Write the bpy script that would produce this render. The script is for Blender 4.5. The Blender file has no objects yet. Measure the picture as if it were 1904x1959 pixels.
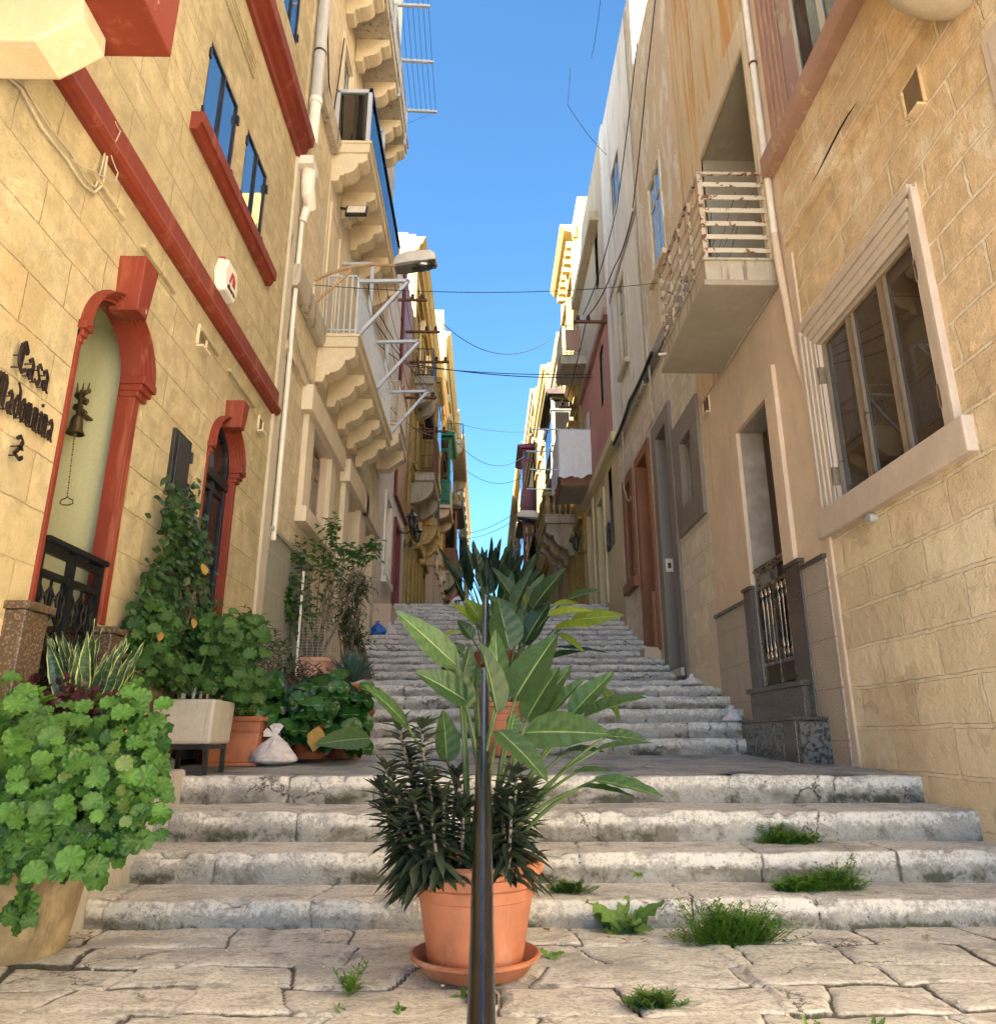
import bpy, bmesh, math, random
from mathutils import Vector, Matrix, noise, Quaternion
R = random.Random(7)
C = bpy.context.scene.collection
D = bpy.data
sc = bpy.context.scene
V = Vector
rad = math.radians
# ------------------------------------------------------------------ camera geometry
F_ = 1430.0
TH = math.atan(435.5/F_); PS = math.atan(24/F_*math.cos(TH))
CZ = 0.85
XL, XR = -2.34, 2.97          # the two facade planes of the street
def ray(x, y):
    u = (x-952)/F_; v = (979.5-y)/F_
    Y = math.cos(TH)-v*math.sin(TH); Z = math.sin(TH)+v*math.cos(TH)
    c, s = math.cos(PS), math.sin(PS)
    return V((u*c+Y*s, Y*c-u*s, Z))
def atX(x, y, X): r = ray(x, y); t = X/r.x; return V((X, r.y*t, CZ+r.z*t))
def atY(x, y, Y): r = ray(x, y); t = Y/r.y; return V((r.x*t, Y, CZ+r.z*t))
def atZ(x, y, Z): r = ray(x, y); t = (Z-CZ)/r.z; return V((r.x*t, r.y*t, Z))

cam = D.cameras.new('camera'); co = D.objects.new('camera', cam); C.objects.link(co)
co.location = (0, 0, CZ); co.rotation_euler = (math.pi/2+TH, 0, -PS)
cam.sensor_fit = 'HORIZONTAL'; cam.sensor_width = 36; cam.lens = 36*F_/1904
cam.clip_start = 0.05; cam.clip_end = 1500
sc.camera = co

# ------------------------------------------------------------------ mesh builder
class MB:
    def __init__(s): s.v = []; s.f = []; s.c = []
    def add(s, vs, fs, cs=None):
        n = len(s.v); s.v += [tuple(p) for p in vs]; s.f += [tuple(i+n for i in f) for f in fs]
        s.c += (list(cs) if cs else [(0.5, 0, 0)]*len(vs)); return s
    def quad(s, a, b, c, d): return s.add([a, b, c, d], [(0, 1, 2, 3)])
    def box(s, x0, x1, y0, y1, z0, z1):
        return s.hexa([(x0, y0, z0), (x1, y0, z0), (x1, y1, z0), (x0, y1, z0), (x0, y0, z1), (x1, y0, z1), (x1, y1, z1), (x0, y1, z1)])
    def hexa(s, p): return s.add(p, [(3, 2, 1, 0), (4, 5, 6, 7), (0, 1, 5, 4), (1, 2, 6, 5), (2, 3, 7, 6), (3, 0, 4, 7)])
    def prism(s, poly, off):                      # poly: points, off: extrusion vector
        n = len(poly); off = V(off); a = [V(p) for p in poly]; b = [p+off for p in a]
        fs = [tuple(range(n))[::-1], tuple(range(n, 2*n))]+[(i, (i+1) % n, n+(i+1) % n, n+i) for i in range(n)]
        return s.add(a+b, fs)
    def tube(s, pts, r, n=8, cap=True, col=None):
        pts = [V(p) for p in pts]; k = len(pts); rr = r if isinstance(r, (list, tuple)) else [r]*k
        vs = []; fs = []; prev = None
        for i, p in enumerate(pts):
            t = (pts[min(i+1, k-1)]-pts[max(i-1, 0)]); t = t.normalized() if t.length > 1e-9 else V((0, 0, 1))
            if prev is None:
                a = V((0, 0, 1)) if abs(t.z) < .9 else V((1, 0, 0)); u = t.cross(a).normalized()
            else:
                u = (prev-t*prev.dot(t)); u = u.normalized() if u.length > 1e-6 else t.orthogonal().normalized()
            prev = u; w = t.cross(u)
            for j in range(n):
                a = 2*math.pi*j/n; vs.append(p+(u*math.cos(a)+w*math.sin(a))*rr[i])
        for i in range(k-1):
            for j in range(n): fs.append((i*n+j, i*n+(j+1) % n, (i+1)*n+(j+1) % n, (i+1)*n+j))
        if cap: fs += [tuple(range(n))[::-1], tuple(range((k-1)*n, k*n))]
        return s.add(vs, fs, [col]*len(vs) if col else None)
    def bar(s, a, b, w, h=None, up=(0, 0, 1)):    # rectangular bar
        a, b = V(a), V(b); h = h or w; t = (b-a).normalized(); up = V(up)
        if abs(t.dot(up)) > .95: up = V((0, 1, 0)) if abs(t.y) < .9 else V((1, 0, 0))
        u = t.cross(up).normalized()*w/2; q = u.cross(t).normalized()*h/2
        return s.hexa([a-u-q, a+u-q, b+u-q, b-u-q, a-u+q, a+u+q, b+u+q, b-u+q])
    def lathe(s, prof, c=(0, 0, 0), n=40, sx=1, sy=1):   # prof: (r,z)
        vs = []; fs = []; k = len(prof)
        for r, z in prof:
            for j in range(n):
                a = 2*math.pi*j/n; vs.append((c[0]+r*math.cos(a)*sx, c[1]+r*math.sin(a)*sy, c[2]+z))
        for i in range(k-1):
            for j in range(n): fs.append((i*n+j, i*n+(j+1) % n, (i+1)*n+(j+1) % n, (i+1)*n+j))
        return s.add(vs, fs)
    def ball(s, c, rx, ry=None, rz=None, n=10, m=7):
        ry = ry or rx; rz = rz or rx
        prof = [(math.sin(math.pi*i/m), -math.cos(math.pi*i/m)) for i in range(m+1)]
        vs = []; fs = []
        for r, z in prof:
            for j in range(n):
                a = 2*math.pi*j/n; vs.append((c[0]+r*math.cos(a)*rx, c[1]+r*math.sin(a)*ry, c[2]+z*rz))
        for i in range(m):
            for j in range(n): fs.append((i*n+j, i*n+(j+1) % n, (i+1)*n+(j+1) % n, (i+1)*n+j))
        return s.add(vs, fs)
    def xf(s, M, start=0):
        for i in range(start, len(s.v)): s.v[i] = tuple(M @ V(s.v[i]))
        return s

OFF = {}
def root_off(o):
    return OFF[o.name] if o is not None and o.name in OFF else V((0, 0, 0))
def mesh_obj(name, mb, m, off=V((0, 0, 0)), smooth=False, fix=True, vcol=False):
    me = D.meshes.new(name)
    me.from_pydata([tuple(V(p)-off) for p in mb.v], [], mb.f)
    if vcol:
        ca = me.color_attributes.new('lf', 'FLOAT_COLOR', 'POINT')
        flat = []
        for c in mb.c: flat += [c[0], c[1], c[2], 1]
        ca.data.foreach_set('color', flat)
    if fix:
        bm = bmesh.new(); bm.from_mesh(me); bmesh.ops.recalc_face_normals(bm, faces=bm.faces); bm.to_mesh(me); bm.free()
    if smooth: me.polygons.foreach_set('use_smooth', [True]*len(me.polygons))
    me.materials.append(m); me.update()
    return D.objects.new(name, me)
def thing(name, label, cat, loc, group=None):
    o = D.objects.new(name, None); C.objects.link(o); o.location = loc; o.empty_display_size = .2
    o['label'] = label; o['category'] = cat
    if group: o['group'] = group
    OFF[o.name] = V(loc); return o
AUTO = {'tile_dado', 'window_surround', 'door_surround', 'moulding', 'impost', 'pilaster', 'railing', 'string_course', 'hinge', 'granite_surround', 'corbel', 'lintel', 'glass_panel', 'glass_frame', 'portal', 'panel', 'insulator', 'clamp', 'arch_moulding', 'attic', 'loggia_surround', 'painted_upper_wall', 'bracket', 'post', 'railing_post', 'doorstep', 'glazing_bar', 'rack_frame', 'pane', 'slab_edge', 'cornice', 'door_steps', 'step_panel', 'lettering', 'elbow', 'knot'}
def clusters(mb, tol=.006):
    """pieces of a mesh whose boxes neither touch nor overlap"""
    par_ = list(range(len(mb.v)))
    def find(i):
        while par_[i] != i: par_[i] = par_[par_[i]]; i = par_[i]
        return i
    for f in mb.f:
        a = find(f[0])
        for i in f[1:]: b = find(i); par_[b] = a
    comp = {}
    for i in range(len(mb.v)): comp.setdefault(find(i), []).append(i)
    if len(comp) < 2 or len(comp) > 400: return [mb]
    bx = []
    for k, ids in comp.items():
        lo = [min(mb.v[i][a] for i in ids)-tol for a in range(3)]; hi = [max(mb.v[i][a] for i in ids)+tol for a in range(3)]; bx.append([lo, hi, k])
    g = list(range(len(bx)))
    def fg(i):
        while g[i] != i: i = g[i]
        return i
    for i in range(len(bx)):
        for j in range(i):
            if all(bx[i][0][a] <= bx[j][1][a] and bx[j][0][a] <= bx[i][1][a] for a in range(3)): g[fg(i)] = fg(j)
    grp = {}
    for i in range(len(bx)): grp.setdefault(fg(i), set()).add(bx[i][2])
    if len(grp) < 2: return [mb]
    out = []
    for ks in grp.values():
        ids = sorted(i for k in ks for i in comp[k]); mp = {v: n for n, v in enumerate(ids)}; q = MB(); q.v = [mb.v[i] for i in ids]; q.c = [mb.c[i] for i in ids]
        q.f = [tuple(mp[i] for i in f) for f in mb.f if find(f[0]) in ks]; out.append(q)
    return out
def part(name, mb, m, parent, smooth=False, bevel=0, label=None, fix=True, vcol=False, kind=None, angle=40, whole=False):
    if name in AUTO and not whole and not vcol:
        cl = clusters(mb)
        if len(cl) > 1: return [part(name, q, m, parent, smooth, bevel, label, fix, vcol, kind, angle, True) for q in cl][0]
    off = root_off(parent)
    o = mesh_obj(name, mb, m, off, smooth, fix, vcol); C.objects.link(o); o.parent = parent; OFF[o.name] = off
    if bevel:
        b = o.modifiers.new('b', 'BEVEL'); b.width = bevel; b.segments = 2; b.limit_method = 'ANGLE'; b.angle_limit = rad(40)
    if label: o['label'] = label
    if kind: o['kind'] = kind
    if smooth and angle and angle < 180:
        o.data.set_sharp_from_angle(angle=rad(angle))
    return o
def solo(name, mb, m, label, cat, group=None, smooth=False, bevel=0, vcol=False, fix=True, kind=None, angle=40):
    vs = [V(p) for p in mb.v]
    lo = V((min(p.x for p in vs), min(p.y for p in vs), min(p.z for p in vs))); hi = V((max(p.x for p in vs), max(p.y for p in vs), max(p.z for p in vs)))
    off = V(((lo.x+hi.x)/2, (lo.y+hi.y)/2, lo.z))
    o = mesh_obj(name, mb, m, off, smooth, fix, vcol); C.objects.link(o); o.location = off; OFF[o.name] = off
    if label: o['label'] = label
    if cat: o['category'] = cat
    if group: o['group'] = group
    if kind: o['kind'] = kind
    if bevel:
        b = o.modifiers.new('b', 'BEVEL'); b.width = bevel; b.segments = 2; b.limit_method = 'ANGLE'
    if smooth and angle and angle < 180: o.data.set_sharp_from_angle(angle=rad(angle))
    return o
def struct(name, mb, m, **k):
    return solo(name, mb, m, None, None, kind='structure', **k)
def dup(root, loc, rz=0, s=1, label=None):
    r = root.copy(); C.objects.link(r); r.location = loc; r.rotation_euler = (0, 0, rz); r.scale = (s, s, s)
    if label: r['label'] = label
    for ch in list(root.children):
        c = ch.copy(); C.objects.link(c); c.parent = r
        for g in ch.children:
            d = g.copy(); C.objects.link(d); d.parent = c
    return r

# ------------------------------------------------------------------ materials
class N:
    def __init__(s, name):
        s.m = D.materials.new(name); s.m.use_nodes = True; s.t = s.m.node_tree; s.b = s.t.nodes['Principled BSDF']; s.out = s.t.nodes['Material Output']
    def n(s, typ, **kw):
        nd = s.t.nodes.new(typ)
        for k, v in kw.items(): setattr(nd, k, v)
        return nd
    def l(s, a, b): s.t.links.new(a, b)
    def setv(s, nd, key, val):
        if isinstance(val, bpy.types.NodeSocket): s.l(val, nd.inputs[key])
        else:
            if isinstance(val, tuple) and len(val) == 3 and len(nd.inputs[key].default_value) == 4: val = val+(1,)
            nd.inputs[key].default_value = val
    def pos(s):
        if not hasattr(s, '_p'): s._p = s.n('ShaderNodeNewGeometry').outputs['Position']
        return s._p
    def math(s, op, a, b=0.0, c=None, clamp=False):
        nd = s.n('ShaderNodeMath', operation=op, use_clamp=clamp); s.setv(nd, 0, a); s.setv(nd, 1, b)
        if c is not None: s.setv(nd, 2, c)
        return nd.outputs[0]
    def vmul(s, v, k):
        nd = s.n('ShaderNodeVectorMath', operation='MULTIPLY'); s.setv(nd, 0, v); s.setv(nd, 1, k); return nd.outputs[0]
    def vadd(s, v, k):
        nd = s.n('ShaderNodeVectorMath', operation='ADD'); s.setv(nd, 0, v); s.setv(nd, 1, k); return nd.outputs[0]
    def noise(s, scale, vec=None, detail=5, rough=.6, dist=0, col=False):
        nd = s.n('ShaderNodeTexNoise'); nd.inputs['Scale'].default_value = scale; nd.inputs['Detail'].default_value = detail
        nd.inputs['Roughness'].default_value = rough; nd.inputs['Distortion'].default_value = dist
        s.l(vec if vec is not None else s.pos(), nd.inputs['Vector']); return nd.outputs['Color' if col else 'Fac']
    def vor(s, scale, vec=None, feature='F1', out='Distance', rnd=1):
        nd = s.n('ShaderNodeTexVoronoi', feature=feature); nd.inputs['Scale'].default_value = scale; nd.inputs['Randomness'].default_value = rnd
        s.l(vec if vec is not None else s.pos(), nd.inputs['Vector']); return nd.outputs[out]
    def ramp(s, fac, lo, hi, a=0.0, b=1.0, smooth=True):
        nd = s.n('ShaderNodeMapRange', interpolation_type='SMOOTHSTEP' if smooth else 'LINEAR'); s.setv(nd, 'Value', fac)
        nd.inputs['From Min'].default_value = lo; nd.inputs['From Max'].default_value = hi; nd.inputs['To Min'].default_value = a; nd.inputs['To Max'].default_value = b
        return nd.outputs['Result']
    def mix(s, fac, a, b, mode='MIX'):
        nd = s.n('ShaderNodeMix', data_type='RGBA', blend_type=mode); s.setv(nd, 'Factor', fac)
        for k, v in ((6, a), (7, b)):
            if isinstance(v, bpy.types.NodeSocket): s.l(v, nd.inputs[k])
            else: nd.inputs[k].default_value = (v[0], v[1], v[2], 1)
        return nd.outputs[2]
    def bump(s, h, strength=.5, dist=.02, normal=None):
        nd = s.n('ShaderNodeBump'); nd.inputs['Strength'].default_value = strength; nd.inputs['Distance'].default_value = dist; s.l(h, nd.inputs['Height'])
        if normal: s.l(normal, nd.inputs['Normal'])
        return nd.outputs['Normal']
    def wall(s):      # (x+y, z) coordinates running along either street facades or end walls
        sp = s.n('ShaderNodeSeparateXYZ'); s.l(s.pos(), sp.inputs[0]); s.sz = sp.outputs['Z']
        cb = s.n('ShaderNodeCombineXYZ'); s.l(s.math('ADD', sp.outputs['X'], sp.outputs['Y']), cb.inputs[0]); s.l(sp.outputs['Z'], cb.inputs[1])
        return cb.outputs[0]
    def fin(s, color=None, rough=.8, metal=0.0, normal=None, spec=None):
        if color is not None: s.setv(s.b, 'Base Color', color)
        s.setv(s.b, 'Roughness', rough); s.b.inputs['Metallic'].default_value = metal
        if normal is not None: s.l(normal, s.b.inputs['Normal'])
        if spec is not None: s.b.inputs['Specular IOR Level'].default_value = spec
        return s.m
M = {}
def simple(name, col, rough=.6, metal=0, var=.15, scale=8, bump=.1, dirt=None, spec=None):
    k = N(name); n1 = k.noise(scale, detail=4); dk = tuple(c*(1-var) for c in col); lt = tuple(min(1, c*(1+var)) for c in col)
    c = k.mix(k.ramp(n1, .35, .65), dk, lt)
    if dirt:
        n2 = k.noise(scale*.6, vec=k.vmul(k.pos(), (1, 1, .35)), detail=6, rough=.7); c = k.mix(k.ramp(n2, .55, .68), c, dirt)
    k.fin(c, k.ramp(n1, .3, .7, max(.02, rough-.08), min(1, rough+.08)), metal, k.bump(k.noise(scale*8, detail=4), bump, .01) if bump else None, spec)
    M[name] = k.m; return k.m
def blocks(name, c1, c2, mortar, bw=.6, bh=.27, ms=.006, warp=.02, patch=None, patch_lo=.5, tint=None, rough=.9, bstr=.5, streak=None, low=None, off=(0, 0), grain=.5, patch_scale=.8, mvar=.5):
    k = N(name); w = k.wall(); w = k.vadd(w, (off[0], off[1], 0))
    nz = k.vadd(k.vmul(k.vadd(k.noise(2.3, detail=5, rough=.65, col=True), (-.5, -.5, -.5)), (warp*1.8, warp, 0)), k.vmul(k.vadd(k.noise(19, detail=4, rough=.7, col=True), (-.5, -.5, -.5)), (.016, .016, 0)))
    wv = k.vadd(w, nz)
    br = k.n('ShaderNodeTexBrick', offset=.5, squash=1); k.l(wv, br.inputs['Vector'])
    for kk, v in (('Color1', (0, 0, 0, 1)), ('Color2', (1, 1, 1, 1)), ('Mortar', (.5, .5, .5, 1)), ('Scale', 1), ('Mortar Size', ms), ('Mortar Smooth', .25), ('Bias', 0), ('Brick Width', bw), ('Row Height', bh)): br.inputs[kk].default_value = v
    big = k.noise(.9, detail=6, rough=.6); mid = k.noise(6, detail=6, rough=.65); fine = k.noise(60, detail=3)
    c = k.mix(br.outputs['Color'], c1, c2)
    c = k.mix(k.ramp(big, .35, .65), k.mix(.35, c, tint or c1), c)
    c = k.mix(k.ramp(mid, .42, .68, 0, .6), c, tuple(v*.68 for v in c1)); c = k.mix(k.ramp(mid, .44, .28, 0, .6), c, tuple(min(1, v*1.22) for v in c2)); c = k.mix(k.ramp(fine, .52, .66, 0, .4), c, tuple(v*.6 for v in c1)); c = k.mix(k.ramp(k.vor(9, vec=k.vadd(k.pos(), k.vmul(k.noise(5, col=True), (.25, .25, .25)))), .085, .03, 0, .7), c, tuple(v*.38 for v in c1))
    if patch is not None:
        pn = k.noise(patch_scale, detail=8, rough=.68, dist=.4); c = k.mix(k.ramp(pn, patch_lo, patch_lo+.06), c, k.mix(mid, patch, tuple(v*.8 for v in patch)))
    mf = k.math('MULTIPLY', br.outputs['Fac'], k.ramp(k.noise(3.1, detail=4), .25, .6, 1-mvar, 1))
    c = k.mix(mf, c, mortar)
    if streak is not None:
        sn = k.noise(1.0, vec=k.vmul(k.pos(), (3.2, 3.2, .35)), detail=7, rough=.7); c = k.mix(k.ramp(sn, .52, .68, 0, .75), c, streak)
    if low is not None:      # zlo, zhi, colour : different weathered stone near the ground
        zz = k.math('ADD', k.sz, k.math('MULTIPLY', k.math('SUBTRACT', mid, .5), .9)); c = k.mix(k.ramp(zz, low[0], low[1], .85, 0), c, k.mix(big, low[2], low[3]))
    c = k.mix(k.math('MULTIPLY', br.outputs['Color'], .42), c, tuple(v*.60 for v in c1)); pat = k.noise(2.4, detail=9, rough=.75, dist=.6); c = k.mix(k.ramp(pat, .55, .60, 0, .38), c, tuple(v*.55 for v in c1)); c = k.mix(k.ramp(pat, .42, .37, 0, .38), c, tuple(min(1, v*1.3) for v in c2)); c = k.mix(k.ramp(k.noise(.55, detail=7, rough=.7), .54, .64, 0, .35), c, tuple(v*.6 for v in c1))
    h = k.math('ADD', k.math('MULTIPLY', br.outputs['Fac'], -.9), k.math('ADD', k.math('MULTIPLY', mid, grain), k.math('MULTIPLY', fine, grain*.25)))
    k.fin(c, rough, 0, k.bump(h, bstr, .03)); M[name] = k.m; return k.m
def plaster(name, base, var=None, under=None, under_lo=.58, streak=None, s_lo=.55, scale=1.2, zs=.25, bstr=.25, low=None, rough=.88, joints=None, streak2=None):
    k = N(name); w = k.wall(); pv = k.vmul(k.pos(), (1, 1, zs))
    a = k.noise(scale, detail=6, rough=.6); b = k.noise(scale*3.5, vec=pv, detail=8, rough=.7); f = k.noise(45, detail=3)
    c = k.mix(k.ramp(a, .3, .7), base, var or tuple(v*.8 for v in base))
    c = k.mix(k.ramp(f, .45, .7, 0, .35), c, tuple(v*.72 for v in base)); c = k.mix(k.ramp(b, .46, .62, 0, .45), c, tuple(v*.78 for v in base)); c = k.mix(k.ramp(b, .44, .32, 0, .5), c, tuple(min(1, v*1.15) for v in base))
    if streak is not None: c = k.mix(k.ramp(k.noise(scale*2.2, vec=k.vmul(k.pos(), (2.2, 2.2, .18)), detail=8, rough=.72), s_lo, s_lo+.12, 0, .85), c, streak)
    if streak2 is not None: c = k.mix(k.ramp(k.noise(scale*2.9, vec=k.vmul(k.vadd(k.pos(), (9, 4, 2)), (2.6, 2.6, .12)), detail=8, rough=.75), .57, .66, 0, .85), c, streak2)
    h = k.math('MULTIPLY', f, .3)
    if under is not None:
        m_ = k.ramp(b, under_lo, under_lo+.03); c = k.mix(m_, c, k.mix(a, under, tuple(v*.75 for v in under))); h = k.math('ADD', h, k.math('MULTIPLY', m_, -.6))
    if low is not None: c = k.mix(k.ramp(k.math('ADD', k.sz, k.math('MULTIPLY', k.math('SUBTRACT', b, .5), 1.2)), low[0], low[1], .9, 0), c, low[2])
    if joints is not None:
        br = k.n('ShaderNodeTexBrick', offset=.5); k.l(k.vadd(w, k.vmul(k.vadd(k.noise(2, col=True), (-.5, -.5, -.5)), (.03, .03, 0))), br.inputs['Vector'])
        for kk, v in (('Scale', 1), ('Mortar Size', joints[2]), ('Mortar Smooth', .3), ('Brick Width', joints[0]), ('Row Height', joints[1])): br.inputs[kk].default_value = v
        c = k.mix(br.outputs['Fac'], c, joints[3]); h = k.math('ADD', h, k.math('MULTIPLY', br.outputs['Fac'], -.8))
    k.fin(c, rough, 0, k.bump(k.math('ADD', h, k.math('MULTIPLY', a, .5)), bstr, .02)); M[name] = k.m; return k.m

# limestone and plaster of the houses
blocks('yellow_limestone', (.45, .375, .215), (.52, .44, .265), (.19, .14, .08), bw=.66, bh=.285, ms=.004, warp=.03, tint=(.58, .49, .31), bstr=.9,
       patch=(.47, .36, .19), patch_lo=.57, low=(1.0, 2.7, (.50, .38, .18), (.62, .50, .28)), grain=.5, streak=(.46, .35, .19))
blocks('orange_limestone', (.66, .48, .28), (.72, .55, .34), (.80, .70, .53), bw=.75, bh=.31, ms=.016, warp=.06, tint=(.74, .60, .40), patch=(.82, .71, .54), patch_lo=.53,
       low=(2.0, 3.1, (.78, .66, .44), (.84, .74, .54)), streak=(.56, .37, .18), bstr=1.0, grain=1.0, mvar=.8)
blocks('beige_limestone', (.62, .52, .35), (.67, .57, .40), (.22, .17, .11), bw=.6, bh=.30, ms=.004, warp=.02, tint=(.64, .52, .34), bstr=.6)
blocks('pale_limestone', (.70, .63, .52), (.74, .67, .57), (.26, .21, .16), bw=.66, bh=.37, ms=.006, warp=.02, low=(1.8, 4.2, (.62, .52, .34), (.70, .62, .46)), bstr=.4)
blocks('ochre_limestone', (.74, .55, .26), (.80, .62, .34), (.20, .13, .07), bw=.6, bh=.28, ms=.008, warp=.05, patch=(.30, .20, .10), patch_lo=.56, streak=(.48, .34, .18), bstr=.7)
blocks('golden_limestone', (.38, .26, .075), (.42, .30, .10), (.36, .26, .14), bw=.6, bh=.28, ms=.006, warp=.03, patch=(.50, .34, .14), patch_lo=.6, bstr=.4)
blocks('cream_limestone', (.38, .29, .13), (.42, .33, .17), (.34, .27, .18), bw=.6, bh=.28, ms=.006, warp=.03, patch=(.44, .36, .24), patch_lo=.58, streak=(.34, .28, .2), bstr=.4)
plaster('amber_plaster', (.62, .42, .19), (.54, .35, .15), scale=.8, joints=(.8, .34, .004, (.3, .2, .1)))
plaster('tan_plaster', (.66, .53, .40), (.60, .47, .35), scale=.9, streak=(.52, .36, .20), s_lo=.58, bstr=.2, zs=.6)
plaster('upper_tan_plaster', (.66, .55, .37), (.58, .46, .28), scale=.8, streak=(.56, .27, .06), s_lo=.47, bstr=.2, streak2=(.2, .13, .08))
plaster('peeling_plaster', (.66, .55, .40), (.60, .49, .34), under=(.82, .78, .70), under_lo=.52, streak=(.60, .50, .37), s_lo=.55, scale=.9, zs=.3)
plaster('grey_white_plaster', (.82, .80, .74), (.74, .71, .65), under=(.52, .40, .27), under_lo=.62, streak=(.46, .42, .36), s_lo=.54, scale=.8, zs=.2, streak2=(.62, .44, .24))
plaster('beige_old_plaster', (.56, .49, .35), (.50, .42, .29), streak=(.30, .25, .17), scale=.9)
plaster('pink_plaster', (.55, .26, .22), (.48, .22, .18), scale=1.0, streak=(.34, .14, .11), s_lo=.62)
plaster('yellow_plaster', (.62, .54, .32), (.56, .47, .27), scale=1.5, streak=(.56, .50, .36), s_lo=.54, low=(3.2, 4.4, (.42, .33, .2)))
plaster('white_plaster', (.76, .73, .68), (.70, .66, .60), streak=(.40, .36, .30), scale=1.6, low=(3.5, 5, (.48, .44, .39)))
plaster('grey_old_plaster', (.46, .41, .33), (.36, .32, .26), under=(.42, .30, .18), under_lo=.57, streak=(.16, .14, .12), s_lo=.52, scale=1.2, zs=.15)
plaster('cream_plaster', (.66, .57, .42), (.60, .50, .35), scale=1.0, streak=(.42, .33, .2))
plaster('peach_plaster', (.60, .47, .36), (.54, .42, .31), scale=1.2, bstr=.1)
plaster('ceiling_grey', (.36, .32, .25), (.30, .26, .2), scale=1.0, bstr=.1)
plaster('porch_cream', (.46, .45, .27), (.42, .42, .26), scale=1.0, bstr=.05)
plaster('white_strip', (.55, .49, .38), (.48, .42, .31), under=(.3, .24, .16), under_lo=.62, scale=1.5, bstr=.4)
plaster('red_paint', (.20, .030, .011), (.145, .019, .008), under=(.50, .36, .27), under_lo=.665, streak=(.27, .075, .040), s_lo=.53, scale=1.3, bstr=.12, rough=.6, zs=.8)
plaster('maroon_paint', (.20, .03, .03), (.16, .022, .022), scale=1.4, bstr=.1, rough=.5)
plaster('pink_moulding', (.38, .23, .17), (.32, .18, .13), under=(.48, .33, .20), under_lo=.57, scale=1.8, bstr=.3)
plaster('mauve_moulding', (.56, .475, .395), (.50, .415, .34), under=(.62, .54, .46), under_lo=.69, scale=2.2, bstr=.15, rough=.6, zs=.6)
plaster('grey_paint', (.21, .185, .165), (.18, .155, .14), scale=1.5, bstr=.06, rough=.5)
plaster('brown_paint', (.22, .085, .035), (.26, .105, .05), under=(.45, .3, .2), under_lo=.70, scale=1.6, bstr=.15, rough=.6)
plaster('corbel_stone', (.62, .52, .36), (.55, .45, .29), under=(.68, .60, .47), under_lo=.6, scale=3, bstr=.2, zs=1)
plaster('stained_stone', (.48, .43, .34), (.38, .33, .25), under=(.62, .58, .5), under_lo=.64, streak=(.14, .12, .10), s_lo=.52, scale=2, bstr=.4, zs=.7)
plaster('bay_plaster', (.62, .55, .42), (.56, .48, .35), scale=2, bstr=.15)
plaster('concrete', (.52, .48, .41), (.46, .42, .35), under=(.58, .55, .5), under_lo=.62, streak=(.3, .24, .17), scale=3, bstr=.3, zs=.6)
simple('iron_black', (.007, .007, .008), .35, 0, bump=.05, spec=.6)
simple('rail_paint', (.010, .008, .008), .09, 0, scale=30, bump=.08, var=.3, spec=.9)
simple('dark_metal', (.03, .03, .032), .45, .3)
simple('rust_iron', (.14, .06, .035), .8, .1, dirt=(.05, .025, .015), scale=12, bump=.3)
simple('white_metal', (.50, .53, .56), .35, .3, var=.05, bump=0)
simple('pvc_white', (.68, .63, .54), .4, 0, var=.06)
simple('pvc_grey', (.36, .36, .35), .45, 0, var=.06)
simple('steel', (.35, .28, .22), .25, .9, var=.2)
simple('gold_aluminium', (.36, .28, .19), .35, .6, var=.08, bump=0)
simple('black_frame', (.014, .015, .018), .35, .2, var=.2, bump=0)
simple('dark_interior', (.012, .010, .009), .9, 0, bump=0)
simple('curtain', (.42, .40, .36), .9, 0, scale=3)
simple('terracotta', (.44, .165, .085), .62, 0, var=.16, scale=5, bump=.08, dirt=(.52, .28, .19))
simple('terracotta_old', (.30, .085, .035), .7, 0, var=.2, scale=6, dirt=(.36, .2, .13))
simple('pink_pot', (.50, .27, .20), .55, 0, var=.1, scale=5)
simple('stone_pot', (.36, .27, .15), .9, 0, var=.3, scale=5, bump=.4, dirt=(.16, .11, .06))
simple('soil', (.05, .035, .025), .95, 0, var=.5, scale=40, bump=.8)
simple('plastic_white', (.70, .66, .58), .4, 0, var=.04, bump=0)
simple('logo_red', (.35, .03, .04), .5, 0, bump=0)
simple('lettering_dark', (.03, .02, .017), .5, .4, var=.3, bump=.05)
simple('brass_old', (.08, .06, .03), .5, .7, var=.3)
simple('wood_brown', (.17, .075, .035), .6, 0, var=.25, scale=6)
simple('wood_dark', (.05, .03, .022), .6, 0, var=.3)
simple('green_paint', (.005, .10, .045), .4, 0, var=.2)
simple('maroon_wood', (.13, .008, .025), .4, 0, var=.2)
simple('grey_green_wood', (.13, .125, .095), .7, 0, var=.25, scale=5, dirt=(.2, .19, .16))
simple('shutter_cream', (.52, .50, .42), .6, 0, var=.06)
simple('cable', (.02, .02, .022), .6, 0, bump=0)
simple('cable_white', (.42, .36, .27), .6, 0, bump=0)
simple('cloth_white', (.78, .77, .78), .9, 0, var=.03, bump=.05)
simple('bark', (.16, .12, .08), .85, 0, var=.3, scale=20, bump=.4)
simple('lamp_grey', (.46, .44, .41), .45, .1, var=.06, bump=0)
simple('lamp_under', (.10, .095, .09), .5, .1, bump=0)
simple('vent_shaded_stone', (.16, .11, .06), .9, 0, bump=.2)
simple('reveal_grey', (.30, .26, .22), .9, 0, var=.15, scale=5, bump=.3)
simple('arm_tan', (.42, .27, .14), .6, .1, var=.1)
simple('wire_mesh', (.42, .40, .34), .6, .3, bump=0)
simple('blue_plastic', (.01, .10, .38), .3, 0, var=.25, scale=14, bump=.3)
simple('bounce_stone', (.62, .54, .43), .9, 0, var=.12, scale=2)  # pale stone for unseen ground, added to bounce sun into the street
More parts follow.
